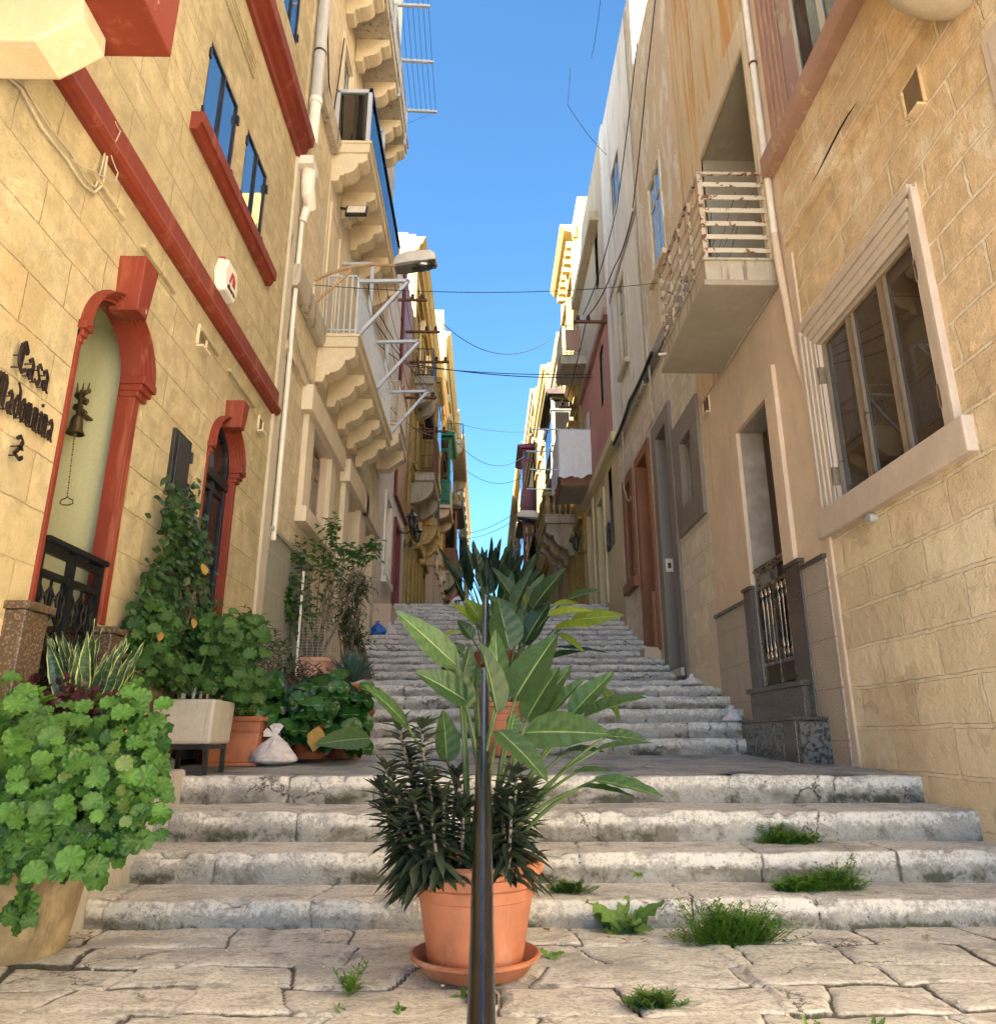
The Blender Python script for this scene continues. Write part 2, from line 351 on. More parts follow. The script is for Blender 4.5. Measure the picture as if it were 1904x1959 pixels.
simple('floor_far', (.40, .35, .28), .9, 0, var=.2, scale=2)
simple('sign_white', (.8, .8, .8), .4, 0, var=.02, bump=0)
simple('sign_red', (.55, .02, .02), .4, 0, var=.02, bump=0)
simple('plaque_blue', (.012, .02, .04), .3, 0, bump=0)
def bagmat():
    k = N('bag_plastic'); n1 = k.noise(14, detail=5, dist=1.2); k.fin(k.mix(k.ramp(n1, .3, .7), (.72, .72, .75), (.62, .52, .47)), .3, 0, k.bump(k.noise(26, detail=5, dist=2.0), .7, .02)); M['bag'] = k.m
bagmat()
def rusty():
    k = N('rusty_cream'); v = k.vmul(k.pos(), (1, 1, 1)); n1 = k.noise(9, vec=v, detail=6, rough=.7); c = k.mix(k.ramp(n1, .56, .60), (.56, .50, .38), k.mix(k.noise(30), (.10, .04, .02), (.25, .09, .03)))
    k.fin(c, .7, 0, k.bump(n1, .4, .01)); M['rusty'] = k.m
    k = N('rusty_dark'); n1 = k.noise(14, detail=6, rough=.7); c = k.mix(k.ramp(n1, .50, .56), (.50, .42, .32), k.mix(k.noise(30), (.07, .03, .02), (.2, .07, .03)))
    k.fin(c, .8, 0, k.bump(n1, .5, .01)); M['rusty_dark'] = k.m
    k = N('worn_cream_metal'); n1 = k.noise(12, detail=6, rough=.7); c = k.mix(k.ramp(n1, .66, .69), (.50, .42, .33), (.15, .06, .03)); k.fin(c, .6); M['rail_cream'] = k.m
rusty()
def granite(name, a, b, sc_):
    k = N(name); c = k.mix(k.ramp(k.vor(sc_, feature='F1'), .1, .6), a, b); c = k.mix(k.ramp(k.noise(sc_*1.3, detail=3), .5, .62, 0, .7), c, tuple(v*.35 for v in a)); k.fin(c, .22); M[name] = k.m
granite('granite_brown', (.20, .14, .09), (.09, .06, .04), 60); granite('granite_dark', (.055, .042, .034), (.11, .085, .07), 70); granite('granite_black', (.03, .03, .032), (.14, .14, .14), 22)
def tiles():
    k = N('grey_tile'); w = k.wall()
    br = k.n('ShaderNodeTexBrick', offset=0); k.l(w, br.inputs['Vector'])
    for kk, v in (('Scale', 1), ('Mortar Size', .004), ('Mortar Smooth', .1), ('Brick Width', .42), ('Row Height', .42)): br.inputs[kk].default_value = v
    sp = k.n('ShaderNodeSeparateXYZ'); k.l(w, sp.inputs[0])
    fx = k.math('SUBTRACT', k.math('PINGPONG', k.math('DIVIDE', sp.outputs[0], .42), .5), .25); fz = k.math('SUBTRACT', k.math('PINGPONG', k.math('DIVIDE', sp.outputs[1], .42), .5), .25)
    r = k.math('SQRT', k.math('ADD', k.math('MULTIPLY', fx, fx), k.math('MULTIPLY', k.math('MULTIPLY', fz, fz), .5)))
    wv = k.math('SINE', k.math('ADD', k.math('MULTIPLY', r, 120), k.math('MULTIPLY', k.noise(7), 6)))
    lines = k.ramp(wv, .55, .9)
    n1 = k.noise(3, detail=5); c = k.mix(k.ramp(n1, .3, .7), (.46, .40, .33), (.40, .345, .28)); c = k.mix(k.math('MULTIPLY', lines, .6), c, (.15, .12, .09)); c = k.mix(br.outputs['Fac'], c, (.2, .16, .13))
    k.fin(c, .5, 0, k.bump(k.math('ADD', lines, k.math('MULTIPLY', br.outputs['Fac'], 1.5)), .5, -.004)); M['grey_tile'] = k.m
    k = N('plain_tile'); w = k.wall(); br = k.n('ShaderNodeTexBrick', offset=0); k.l(w, br.inputs['Vector'])
    for kk, v in (('Scale', 1), ('Mortar Size', .005), ('Mortar Smooth', .1), ('Brick Width', .2), ('Row Height', .4)): br.inputs[kk].default_value = v
    k.fin(k.mix(br.outputs['Fac'], k.mix(k.noise(3), (.34, .33, .27), (.28, .27, .22)), (.45, .43, .36)), .4); M['plain_tile'] = k.m
tiles()
def glass(name, body, ior=1.9, rough=.02, tint=(1, 1, 1)):
    k = N(name); k.fin(body, rough, 0, k.bump(k.noise(1.2, detail=1), .02, .05)); k.b.inputs['IOR'].default_value = ior; k.b.inputs['Specular IOR Level'].default_value = .5
    M[name] = k.m
glass('glass_dark', (.012, .010, .008), 1.6); glass('glass_mirror', (.02, .04, .07), 5, .015); glass('glass_sky', (.02, .04, .07), 7, .015); glass('glass_bronze', (.03, .018, .01), 1.9)
k = N('glass_clear'); tr = k.n('ShaderNodeBsdfTransparent'); tr.inputs[0].default_value = (.72, .80, .86, 1); gl = k.n('ShaderNodeBsdfGlossy'); gl.inputs['Roughness'].default_value = .02
fr = k.n('ShaderNodeFresnel'); fr.inputs[0].default_value = 2.3; mx = k.n('ShaderNodeMixShader'); k.l(fr.outputs[0], mx.inputs[0]); k.l(tr.outputs[0], mx.inputs[1]); k.l(gl.outputs[0], mx.inputs[2]); k.l(mx.outputs[0], k.out.inputs[0]); M['glass_clear'] = k.m

def leafmat(name, a, b, rib=None, edge=None, gloss=.35, trans=.25, var=.5, spots=None):
    k = N(name); at = k.n('ShaderNodeAttribute', attribute_name='lf'); sp = k.n('ShaderNodeSeparateColor'); k.l(at.outputs['Color'], sp.inputs[0])
    c = k.mix(sp.outputs[0], a, b); nz = k.noise(35, detail=3); c = k.mix(k.ramp(nz, .3, .7, 0, .35), c, tuple(v*.7 for v in a))
    if rib is not None: c = k.mix(k.ramp(sp.outputs[1], .93, 1.0, 0, .8), c, rib)
    if edge is not None: c = k.mix(k.ramp(sp.outputs[1], .24, .14), c, edge)
    if spots is not None: c = k.mix(k.ramp(k.noise(22, vec=k.vmul(k.pos(), (1, 1, 3)), detail=4), .5, .62, 0, .6), c, spots)
    bl = k.ramp(sp.outputs[2], 0, 1)
    k.fin(c, gloss, 0, k.bump(k.math('ADD', k.math('MULTIPLY', sp.outputs[2], 1.0), k.math('MULTIPLY', nz, .25)), .35, .01), spec=.35)
    tl = k.n('ShaderNodeBsdfTranslucent'); k.l(k.mix(1.0, c, (1.3, 1.5, .5), 'MULTIPLY'), tl.inputs[0]); mx = k.n('ShaderNodeMixShader'); mx.inputs[0].default_value = trans
    k.l(k.b.outputs[0], mx.inputs[1]); k.l(tl.outputs[0], mx.inputs[2]); k.l(mx.outputs[0], k.out.inputs[0]); M[name] = k.m
leafmat('paddle_leaf', (.020, .050, .020), (.075, .145, .05), rib=(.30, .40, .16), gloss=.32)
leafmat('paddle_leaf_lime', (.08, .16, .025), (.32, .38, .04), rib=(.45, .5, .2), gloss=.35)
leafmat('paddle_leaf_dark', (.012, .030, .018), (.03, .06, .03), rib=(.08, .12, .05), gloss=.3)
leafmat('toothed_leaf', (.022, .036, .022), (.060, .075, .045), rib=(.10, .10, .07), gloss=.45, trans=.12)
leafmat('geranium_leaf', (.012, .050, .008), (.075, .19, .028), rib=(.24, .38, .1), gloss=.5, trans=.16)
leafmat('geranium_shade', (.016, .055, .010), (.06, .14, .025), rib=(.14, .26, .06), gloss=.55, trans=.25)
leafmat('vine_leaf', (.012, .04, .010), (.035, .09, .02), rib=(.08, .14, .04), gloss=.35, trans=.2)
leafmat('kidney_leaf', (.010, .042, .010), (.04, .12, .024), rib=(.12, .26, .07), gloss=.22, trans=.2)
leafmat('snake_leaf', (.035, .075, .035), (.07, .13, .06), edge=(.62, .62, .20), gloss=.35, trans=.1, spots=(.16, .22, .13))
leafmat('purple_leaf', (.030, .008, .012), (.07, .018, .022), gloss=.3, trans=.1)
leafmat('bougain_leaf', (.03, .08, .015), (.08, .16, .035), gloss=.4, trans=.3)
leafmat('narrow_leaf', (.03, .05, .025), (.07, .10, .05), gloss=.5, trans=.2)
leafmat('agave_leaf', (.05, .10, .085), (.09, .15, .12), gloss=.4, trans=.05)
leafmat('strap_leaf', (.10, .17, .04), (.22, .30, .10), gloss=.4, trans=.3)
leafmat('weed_leaf', (.07, .18, .02), (.22, .38, .06), gloss=.6, trans=.35)
leafmat('weed_dark', (.09, .17, .035), (.20, .32, .08), gloss=.6, trans=.3)
leafmat('dry_leaf', (.30, .17, .04), (.40, .25, .06), gloss=.6)
leafmat('stem_green', (.05, .09, .03), (.10, .16, .05), gloss=.5, trans=.05)
leafmat('stem_grey', (.16, .13, .11), (.24, .20, .17), gloss=.7, trans=0)
# ------------------------------------------------------------------ ground, paving and stone steps
def stonemat(name, a, b, grey, dark, crust, wet=None):
    k = N(name); at = k.n('ShaderNodeAttribute', attribute_name='lf'); sp = k.n('ShaderNodeSeparateColor'); k.l(at.outputs['Color'], sp.inputs[0])
    dirt, ris, tnt = sp.outputs[0], sp.outputs[1], sp.outputs[2]
    big = k.noise(1.7, detail=7, rough=.62, dist=.3); mid = k.noise(9, vec=k.vmul(k.pos(), (.75, 1.35, 1)), detail=9, rough=.74, dist=.6); fine = k.noise(60, vec=k.vmul(k.pos(), (.8, 1.2, 1)), detail=5, rough=.7)
    c = k.mix(tnt, a, b); c = k.mix(k.ramp(big, .50, .64, 0, .85), c, grey)
    c = k.mix(k.ramp(mid, .51, .63, 0, .8), c, tuple(v*.48 for v in a)); c = k.mix(k.ramp(mid, .44, .30, 0, .7), c, tuple(min(1, v*1.22) for v in b))
    c = k.mix(k.ramp(fine, .48, .60, 0, .7), c, tuple(v*.5 for v in a))
    st = k.noise(3.6, vec=k.vmul(k.pos(), (1, 1, 1.3)), detail=9, rough=.74, dist=.5); sp2 = k.noise(46, detail=6, rough=.8); sp3 = k.noise(17, detail=6, rough=.75, dist=.5)
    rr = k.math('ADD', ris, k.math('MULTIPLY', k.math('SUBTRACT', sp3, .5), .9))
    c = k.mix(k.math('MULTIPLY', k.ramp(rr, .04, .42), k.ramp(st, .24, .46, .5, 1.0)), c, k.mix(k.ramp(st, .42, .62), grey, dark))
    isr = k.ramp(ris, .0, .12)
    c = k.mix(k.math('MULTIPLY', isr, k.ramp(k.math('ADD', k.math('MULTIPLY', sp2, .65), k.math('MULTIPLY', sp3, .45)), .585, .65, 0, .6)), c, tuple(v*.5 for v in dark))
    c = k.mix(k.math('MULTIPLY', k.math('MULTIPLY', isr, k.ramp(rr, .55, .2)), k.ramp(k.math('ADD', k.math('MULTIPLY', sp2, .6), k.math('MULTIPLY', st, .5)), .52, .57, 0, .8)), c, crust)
    pits = k.ramp(k.vor(15, vec=k.vadd(k.vmul(k.pos(), (.6, 1.6, 1)), k.vmul(k.noise(6, col=True), (.3, .3, .3)))), .13, .05); c = k.mix(k.math('MULTIPLY', pits, k.math('MULTIPLY', k.ramp(mid, .42, .56), .8)), c, tuple(v*.35 for v in dark))
    ck = k.vor(1.5, vec=k.vadd(k.pos(), k.vmul(k.noise(4, detail=8, rough=.7, col=True), (.42, .42, .42))), feature='DISTANCE_TO_EDGE'); cr = k.math('MULTIPLY', k.ramp(ck, .010, .003), k.ramp(k.noise(1.1, detail=2), .54, .58))
    c = k.mix(k.math('MULTIPLY', cr, .85), c, (.04, .035, .028))
    mo = k.noise(1.9, detail=7, rough=.72); moss = k.ramp(mo, .50, .58); c = k.mix(k.math('MULTIPLY', k.ramp(rr, .50, .78), k.ramp(mo, .50, .57, 0, .85)), c, k.mix(sp3, (.055, .065, .022), (.03, .032, .02)))
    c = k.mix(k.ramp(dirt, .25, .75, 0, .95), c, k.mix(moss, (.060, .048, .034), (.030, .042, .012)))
    h = k.math('ADD', k.math('MULTIPLY', mid, 1.1), k.math('ADD', k.math('MULTIPLY', fine, .5), k.math('MULTIPLY', cr, -1.2))); h = k.math('SUBTRACT', h, k.math('MULTIPLY', pits, .6))
    k.fin(c, k.ramp(mid, .3, .7, .85, .7) if wet is None else wet, 0, k.bump(h, .8, .014)); M[name] = k.m
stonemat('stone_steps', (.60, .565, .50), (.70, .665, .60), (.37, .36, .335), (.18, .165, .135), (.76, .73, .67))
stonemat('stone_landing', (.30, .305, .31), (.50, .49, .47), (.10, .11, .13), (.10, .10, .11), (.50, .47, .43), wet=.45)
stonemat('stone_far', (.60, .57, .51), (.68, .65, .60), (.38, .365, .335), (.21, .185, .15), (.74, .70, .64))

def fr(x, y=0., z=0., o=4):
    return noise.fractal(V((x, y, z)), 1.0, 2.0, o)*.5
def grid_mesh(rows, nx):
    fs = []
    for i in range(len(rows)-1):
        for j in range(nx-1): fs.append((i*nx+j, i*nx+j+1, (i+1)*nx+j+1, (i+1)*nx+j))
    mb = MB(); mb.v = [p for r in rows for p, c in r]; mb.c = [c for r in rows for p, c in r]; mb.f = fs
    return mb

# --- paving in front of the first step
def paving():
    rr = random.Random(3)
    ys = [1.95, 2.26, 2.53, 2.80, 3.09, 3.36, 3.66, 4.05]; cols = []
    for k in ys: 
        x = -2.6+rr.random()*.5; c = []
        while x < 3.3: c.append((x, rr.uniform(-.10, .10))); x += rr.uniform(.38, .80)
        cols.append(c)
    y0, y1 = 2.35, 3.99; st = .0075; ny = int((y1-y0)/st); x0, x1 = -2.5, 3.1; nx = int((x1-x0)/.0105)
    tl = {}
    rows = []
    for i in range(ny+1):
        y = y0+(y1-y0)*i/ny; row = []
        for j in range(nx):
            x = x0+(x1-x0)*j/(nx-1)
            wx = x+fr(x*1.7, y*1.7, 3)*.09+fr(x*9, y*9, 7, 3)*.022; wy = y+fr(x*1.6, y*1.6, 9)*.07+fr(x*8, y*8, 1, 3)*.028
            b = 0
            while b < len(ys)-2 and ys[b+1] < wy: b += 1
            d = min(wy-ys[b], ys[b+1]-wy); f = (wy-ys[b])/(ys[b+1]-ys[b]); cid = 0; dx = 9
            for q, (cx, sl) in enumerate(cols[b]):
                xx = cx+sl*(f-.5)
                if xx < wx: cid = q
                dx = min(dx, abs(wx-xx))
            d = min(abs(d), dx)
            key = (b, cid)
            if key not in tl: tl[key] = (rr.random(), rr.uniform(-.006, .006), rr.uniform(-.012, .012), rr.uniform(-.01, .01))
            t = tl[key]; cem = max(0, min(1, fr(x*1.4, y*1.4, 22)*4+.05))     # some joints are filled with pale cement
            g = math.exp(-(d/.0085)**2)*(1-cem*.35); pil = math.exp(-(d/.03)**2)
            z = t[1]+t[2]*(wx % 1-.5)+t[3]*(f-.5)-.012*g-.003*pil+fr(x*6, y*6, 2)*.008+fr(x*2, y*2, 5)*.014
            soft = max(0, fr(x*.8, y*.9, 31)-.12)*2.0*math.exp(-(d/.05)**2)
            row.append(((x, y, z-.004), (min(1, g*.95+soft), .42*cem*math.exp(-(d/.045)**4), t[0]*.75+.12)))
        rows.append(row)
    return grid_mesh(rows, nx)
struct('paving', paving(), M['stone_steps'], smooth=True, vcol=True, fix=False, angle=None)

# --- flights of steps : (Y of riser, Z of tread)
LOW = [(3.95, .12), (4.37, .274), (4.79, .441), (5.36, .614)]
UP = [(7.9, .865), (8.33, 1.027), (8.76, 1.188), (9.19, 1.35), (9.62, 1.51), (11.0, 1.673), (11.5, 1.834), (12.07, 1.996), (12.52, 2.157), (13.05, 2.32), (13.6, 2.48), (14.1, 2.64), (14.66, 2.80), (15.1, 2.965), (15.5, 3.126), (15.99, 3.29), (16.48, 3.45), (16.97, 3.61), (17.46, 3.77), (17.95, 3.93), (18.45, 4.09)]
def ground_z(y):
    z = 0
    for a, b in LOW: z = b if y > a else z
    if y > 5.36: z = .614+(.704-.614)*min(1, (y-5.36)/2.5)
    for a, b in UP: z = b if y > a else z
    return z
def flight(steps, z0, yend, ds, dx, x0, x1, seed, amp=1.0, zend=None):
    rr = random.Random(seed); prof = []; z = z0; nr = .022
    for n, (y, zt) in enumerate(steps):
        yn = steps[n+1][0] if n+1 < len(steps) else yend
        H = zt-z; m = max(3, int(H/ds))
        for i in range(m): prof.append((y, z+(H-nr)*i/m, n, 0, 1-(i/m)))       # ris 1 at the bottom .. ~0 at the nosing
        for i in range(4): a = math.pi/2*i/3; prof.append((y+nr-nr*math.cos(a), zt-nr+nr*math.sin(a), n, 1, .18*(1-i/3)))
        m = max(3, int((yn-y-nr)/ds)); zn = zt if (n+1 < len(steps) or zend is None) else zend
        for i in range(1, m+(n+1 == len(steps))): prof.append((y+nr+(yn-y-nr)*i/m, zt+(zn-zt)*i/m, n, 2, -(i/m)))
        z = zt
    joints = []
    for n in range(len(steps)):
        x = x0-rr.random()*.5; c = []
        while x < x1: c.append((x, rr.random(), rr.uniform(-1, 1), rr.uniform(-1, 1))); x += rr.uniform(.5, 1.25)
        joints.append(c)
    nx = int((x1-x0)/dx)+1; rows = []
    for (y, zz, n, kind, t) in prof:
        row = []; s = y+zz
        for j in range(nx):
            x = x0+(x1-x0)*j/(nx-1); wx = x+fr(x*3, s*3, n*5.1)*.07+fr(x*14, s*14, n, 3)*.02
            d = 9; b = joints[n][0]
            for c in joints[n]:
                dd = wx-c[0]
                if dd > 0: b = c
                d = min(d, abs(dd))
            g = math.exp(-(d/.012)**2)*(.25+.6*b[1]); pil = math.exp(-(d/.045)**2)
            wear = fr(x*1.3, n*7.7, 4)*.042*amp; big = fr(x*3.1, y*3.1, zz*3.1)*.034*amp; sm = fr(x*13, y*13, zz*13, 4)*.010*amp
            edge = 1 if kind == 1 else max(0, 1-abs(t)*5) if kind == 2 else max(0, 1-(1-t)*0-(t)*3.5)
            chip = max(0, fr(x*4.5, n*3.3, 8, 5)-.04)*.24*edge*amp+edge*pil*.012
            if kind == 2: e = math.sin(math.pi*min(1, -t)) ; dy = 0; dz = big*.5+sm*.6+b[2]*.006*amp+wear*.5-g*.014-pil*.004-chip
            else: dy = big+sm+b[3]*.010*amp+g*.016+pil*.006+chip*.9; dz = wear*.5+b[2]*.006*amp-chip*.7 if kind == 1 else (wear*.5+b[2]*.006*amp)*(1-t)
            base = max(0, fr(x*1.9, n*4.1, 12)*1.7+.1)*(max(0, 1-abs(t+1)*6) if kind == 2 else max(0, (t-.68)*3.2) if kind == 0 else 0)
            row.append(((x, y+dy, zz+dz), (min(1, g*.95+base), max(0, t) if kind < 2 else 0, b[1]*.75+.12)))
        rows.append(row)
    return grid_mesh(rows, nx)
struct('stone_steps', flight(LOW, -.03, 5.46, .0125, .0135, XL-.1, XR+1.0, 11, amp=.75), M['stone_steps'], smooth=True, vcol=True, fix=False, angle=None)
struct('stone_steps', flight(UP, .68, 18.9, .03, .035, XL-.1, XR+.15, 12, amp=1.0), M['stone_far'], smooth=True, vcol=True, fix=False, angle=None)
def landing():
    rows = []; nx = 150; ny = 80
    for i in range(ny+1):
        y = 5.44+(7.93-5.44)*i/ny; row = []
        for j in range(nx):
            x = XL-.1+(XR-XL+1.1)*j/(nx-1); f = (y-5.36)/2.5; z = .610+.09*f+fr(x*2, y*2, 4)*.02+fr(x*9, y*9)*.006
            a = ((x*1.7+int(y/.34)*.37) % 1); g = 1 if min(a, 1-a) < .02 or (y % .34) < .02 else 0
            row.append(((x, y, z), (g*.5, 0, noise.noise(V((x*2.2, y*3.1, 0)))*.7+.5)))
        rows.append(row)
    return grid_mesh(rows, nx)
struct('landing', landing(), M['stone_landing'], smooth=True, vcol=True, fix=False, angle=None)
# steps running down behind the camera to an added unseen square, pale to bounce sunlight, street beyond the crest, wide ground sheet
m = MB(); z = 0; y = 2.36
for i in range(9): m.quad((-3, y, z-.02), (4, y, z-.02), (4, y-.46, z-.02), (-3, y-.46, z-.02)); m.quad((-3, y-.46, z-.02), (4, y-.46, z-.02), (4, y-.46, z-.17), (-3, y-.46, z-.17)); z -= .15; y -= .46
struct('lower_steps', m, M['bounce_stone'])
m = MB(); nr = 40
for i in range(nr):
    ya, yb = 18.85+i*3.2, 18.85+(i+1)*3.2; m.quad((-3, ya, 4.085), (3.5, ya, 4.085), (3.5, yb, 4.085), (-3, yb, 4.085))
struct('road', m, M['floor_far'])
m = MB(); m.quad((-600, -600, -1.45), (600, -600, -1.45), (600, 900, -1.45), (-600, 900, -1.45)); struct('ground', m, M['bounce_stone'])
# stub wall where the steps meet the left house
m = MB(); m.prism([(-2.34, 4.55, -.1), (-2.34, 4.55, .70), (-2.34, 5.75, .72), (-2.34, 5.75, -.1)], (.10, 0, 0)); struct('kerb_wall', m, M['concrete'], bevel=.02)
m = MB()
m.prism([(-2.28, 4.42, .05), (-2.28, 4.42, .60), (-2.28, 5.42, .66), (-2.28, 5.42, .05)], (.25, 0, 0)); struct('kerb', m, M['concrete'], bevel=.025)
# ------------------------------------------------------------------ houses
class Fac:
    def __init__(s, side, shift=0.0):
        s.n = 1 if side == 'L' else -1; s.X = (XL if side == 'L' else XR)+s.n*shift; s.side = side
    def p(s, y, z, o=0.): return V((s.X+s.n*o, y, z))
    def box(s, mb, y0, y1, z0, z1, o0, o1): x0, x1 = sorted((s.X+s.n*o0, s.X+s.n*o1)); mb.box(x0, x1, min(y0, y1), max(y0, y1), z0, z1); return mb
    def at(s, x, y, o=0.): q = atX(x, y, s.X+s.n*o); return q.y, q.z
    def prism(s, mb, pts, y0, y1): mb.prism([s.p(y0, z, o) for z, o in pts], (0, y1-y0, 0)); return mb      # pts (z,o) profile along the wall
def arch_pts(y0, y1, zs, n=16):
    r = (y1-y0)/2; c = (y0+y1)/2; return [(c-r*math.cos(math.pi*i/n), zs+r*math.sin(math.pi*i/n)) for i in range(n+1)]
def facade(mb, F, y0, y1, z0, z1, holes, back=5.0, reveal=True):
    """street wall with openings, plus closed body behind; holes: (y0,y1,z0,z1[,arch_spring][,depth])"""
    ys = sorted({y0, y1} | {h['y0'] for h in holes} | {h['y1'] for h in holes}); zs = sorted({z0, z1} | {h['z0'] for h in holes} | {h['z1'] for h in holes})
    ys = [y for y in ys if y0 <= y <= y1]; zs = [z for z in zs if z0 <= z <= z1]
    for a, b in zip(ys, ys[1:]):
        for c, d in zip(zs, zs[1:]):
            ym, zm = (a+b)/2, (c+d)/2
            if any(h['y0'] < ym < h['y1'] and h['z0'] < zm < h['z1'] for h in holes): continue
            mb.quad(F.p(a, c), F.p(b, c), F.p(b, d), F.p(a, d))
    for h in holes:
        a, b, c, d = h['y0'], h['y1'], h['z0'], h['z1']
        if 'spring' in h:
            pts = arch_pts(a, b, h['spring']); top = h['spring']+(b-a)/2
            for (p, q) in zip(pts, pts[1:]): mb.quad(F.p(p[0], p[1]), F.p(q[0], q[1]), F.p(q[0], d), F.p(p[0], d))
    mb.quad(F.p(y0, z1), F.p(y1, z1), F.p(y1, z1, -back), F.p(y0, z1, -back))
    mb.quad(F.p(y0, z0), F.p(y0, z1), F.p(y0, z1, -back), F.p(y0, z0, -back)); mb.quad(F.p(y1, z0), F.p(y1, z1), F.p(y1, z1, -back), F.p(y1, z0, -back))
    mb.quad(F.p(y0, z0, -back), F.p(y0, z1, -back), F.p(y1, z1, -back), F.p(y1, z0, -back))
def reveals(mb, F, h, dep):
    e = .003; a, b, c, d = h['y0']+e, h['y1']-e, h['z0']+e, h['z1']-e
    zt = h.get('spring', d)
    mb.quad(F.p(a, c), F.p(a, zt), F.p(a, zt, -dep), F.p(a, c, -dep)); mb.quad(F.p(b, c), F.p(b, zt), F.p(b, zt, -dep), F.p(b, c, -dep)); mb.quad(F.p(a, c), F.p(b, c), F.p(b, c, -dep), F.p(a, c, -dep))
    if 'spring' in h:
        pts = arch_pts(a, b, zt)
        for p, q in zip(pts, pts[1:]): mb.quad(F.p(*p), F.p(*q), F.p(q[0], q[1], -dep), F.p(p[0], p[1], -dep))
    else: mb.quad(F.p(a, d), F.p(b, d), F.p(b, d, -dep), F.p(a, d, -dep))
def H(y0, y1, z0, z1, **k): return dict(y0=y0, y1=y1, z0=z0, z1=z1, **k)
def window(F, par, y0, y1, z0, z1, dep=.12, leaves=2, fm='black_frame', gm='glass_dark', fw=.045, bars=0, rail=None, name='window', rvm=None, wallm=None):
    """frame (part) + pane (sub-part) set dep into the wall; also the plastered reveal"""
    m = MB(); t = .05 if dep > .04 else .03; o0, o1 = -dep-t, -dep
    F.box(m, y0, y1, z0, z0+fw, o0, o1); F.box(m, y0, y1, z1-fw, z1, o0, o1); F.box(m, y0, y0+fw, z0+fw, z1-fw, o0, o1); F.box(m, y1-fw, y1, z0+fw, z1-fw, o0, o1)
    w = (y1-y0)/leaves
    for i in range(1, leaves): F.box(m, y0+w*i-fw*(.8 if fw > .03 else .5), y0+w*i+fw*(.8 if fw > .03 else .5), z0+fw, z1-fw, o0-.002, o1+.006)
    for i in range(bars): zz = z0+(z1-z0)*(i+1)/(bars+1); F.box(m, y0+fw, y1-fw, zz-fw*.4, zz+fw*.4, o0+.004, o1-.004)
    if rail: F.box(m, y0+fw, y1-fw, rail-fw*.7, rail+fw*.7, o0+.003, o1+.003)
    f = part(name, m, M[fm], par)
    g = MB(); F.box(g, y0+fw*.5, y1-fw*.5, z0+fw*.5, z1-fw*.5, -dep-.020, -dep-.014); part('pane', g, M[gm], f)
    d = MB(); F.box(d, y0-.01, y1+.01, z0-.01, z1+.01, -dep-(.35 if gm != 'glass_clear' else .09), -dep-(.34 if gm != 'glass_clear' else .08)); 
    part('curtain' if gm == 'glass_clear' else 'backing', d, M['curtain' if gm == 'glass_clear' else 'dark_interior'], f)
    if rvm:
        r = MB(); reveals(r, F, H(y0, y1, z0, z1), dep+.34); part('reveal', r, M[rvm], f)
    return f
def surround(F, par, y0, y1, z0, z1, w, o=.03, m='grey_paint', sill=None, bottom=False, name='window_surround', bev=.006, steps=0):
    b = MB(); F.box(b, y0-w, y0, z0, z1, -.05, o); F.box(b, y1, y1+w, z0, z1, -.05, o); F.box(b, y0-w, y1+w, z1, z1+w, -.05, o+.001)
    if bottom: F.box(b, y0-w, y1+w, z0-w, z0, -.05, o+.001)
    if sill: F.box(b, y0-w-.04, y1+w+.04, z0-sill, z0, -.05, o+.07)
    for i in range(steps):        # fluted bands of a moulded frame
        q = w*(i+.5)/steps; h = w/steps*.28
        for (aa, bb, cc, dd) in ((y0-q-h, y0-q+h, z0, z1+q+h), (y1+q-h, y1+q+h, z0, z1+q+h), (y0-q-h, y1+q+h, z1+q-h, z1+q+h)): F.box(b, aa, bb, cc, dd, o-.01, o+.024+.002*i)
    return part(name, b, M[m], par, bevel=bev)
def door(F, par, y0, y1, z0, z1, dep=.25, mat='wood_brown', rv='peach_plaster', panels=3, fan=None, handle=True):
    m = MB(); F.box(m, y0, y1, z0, z1, -dep-.06, -dep)
    for s in range(2):
        for i in range(panels):
            w = (y1-y0)/2; a = y0+w*s+w*.18; b = y0+w*(s+1)-w*.18; c = z0+(z1-z0)*(i+.12)/panels; d = z0+(z1-z0)*(i+.88)/panels; F.box(m, a, b, c, d, -dep-.01, -dep+.018)
    F.box(m, (y0+y1)/2-.02, (y0+y1)/2+.02, z0, z1, -dep-.01, -dep+.025)
    dr = part('door', m, M[mat], par, bevel=.006)
    if handle:
        hm = MB(); c = F.p((y0+y1)/2+.1, z0+1.05, -dep+.05); hm.ball(c, .03); hm.tube([F.p((y0+y1)/2+.1, z0+1.05, -dep), c], .012); part('handle', hm, M['brass_old'], dr, smooth=True)
    r = MB(); reveals(r, F, H(y0, y1, z0, z1), dep+.001); part('door_reveal', r, M[rv], par)
    return dr
def corbel(F, mb, yc, ztop, proj, h, w=.22, style='scroll'):
    p = proj
    if style == 'scroll':     # stepped scroll bracket seen on the long balconies
        pts = [(0, 0), (0, p*.94), (-h*.26, p*.94), (-h*.30, p*.88), (-h*.36, p*.80), (-h*.36, p*.70)]
        for i in range(7): a = i/6*math.pi/2; pts.append((-h*.36-(h*.38)*math.sin(a), p*.70-(p*.36)*(1-math.cos(a))))
        pts += [(-h*.80, p*.34), (-h*.80, p*.24), (-h, p*.20), (-h, 0)]
    elif style == 'chamfer': pts = [(0, 0), (0, p*.96), (-h*.45, p*.96), (-h, p*.45), (-h, 0)]
    else:
        pts = [(0, 0), (0, p*.95), (-h*.2, p*.95)]
        for i in range(9): a = i/8*math.pi/2; pts.append((-h*.2-h*.8*math.sin(a), p*.95-(p*.95)*(1-math.cos(a))))
    F.prism(mb, [(ztop+z, o) for z, o in pts], yc-w/2, yc+w/2)
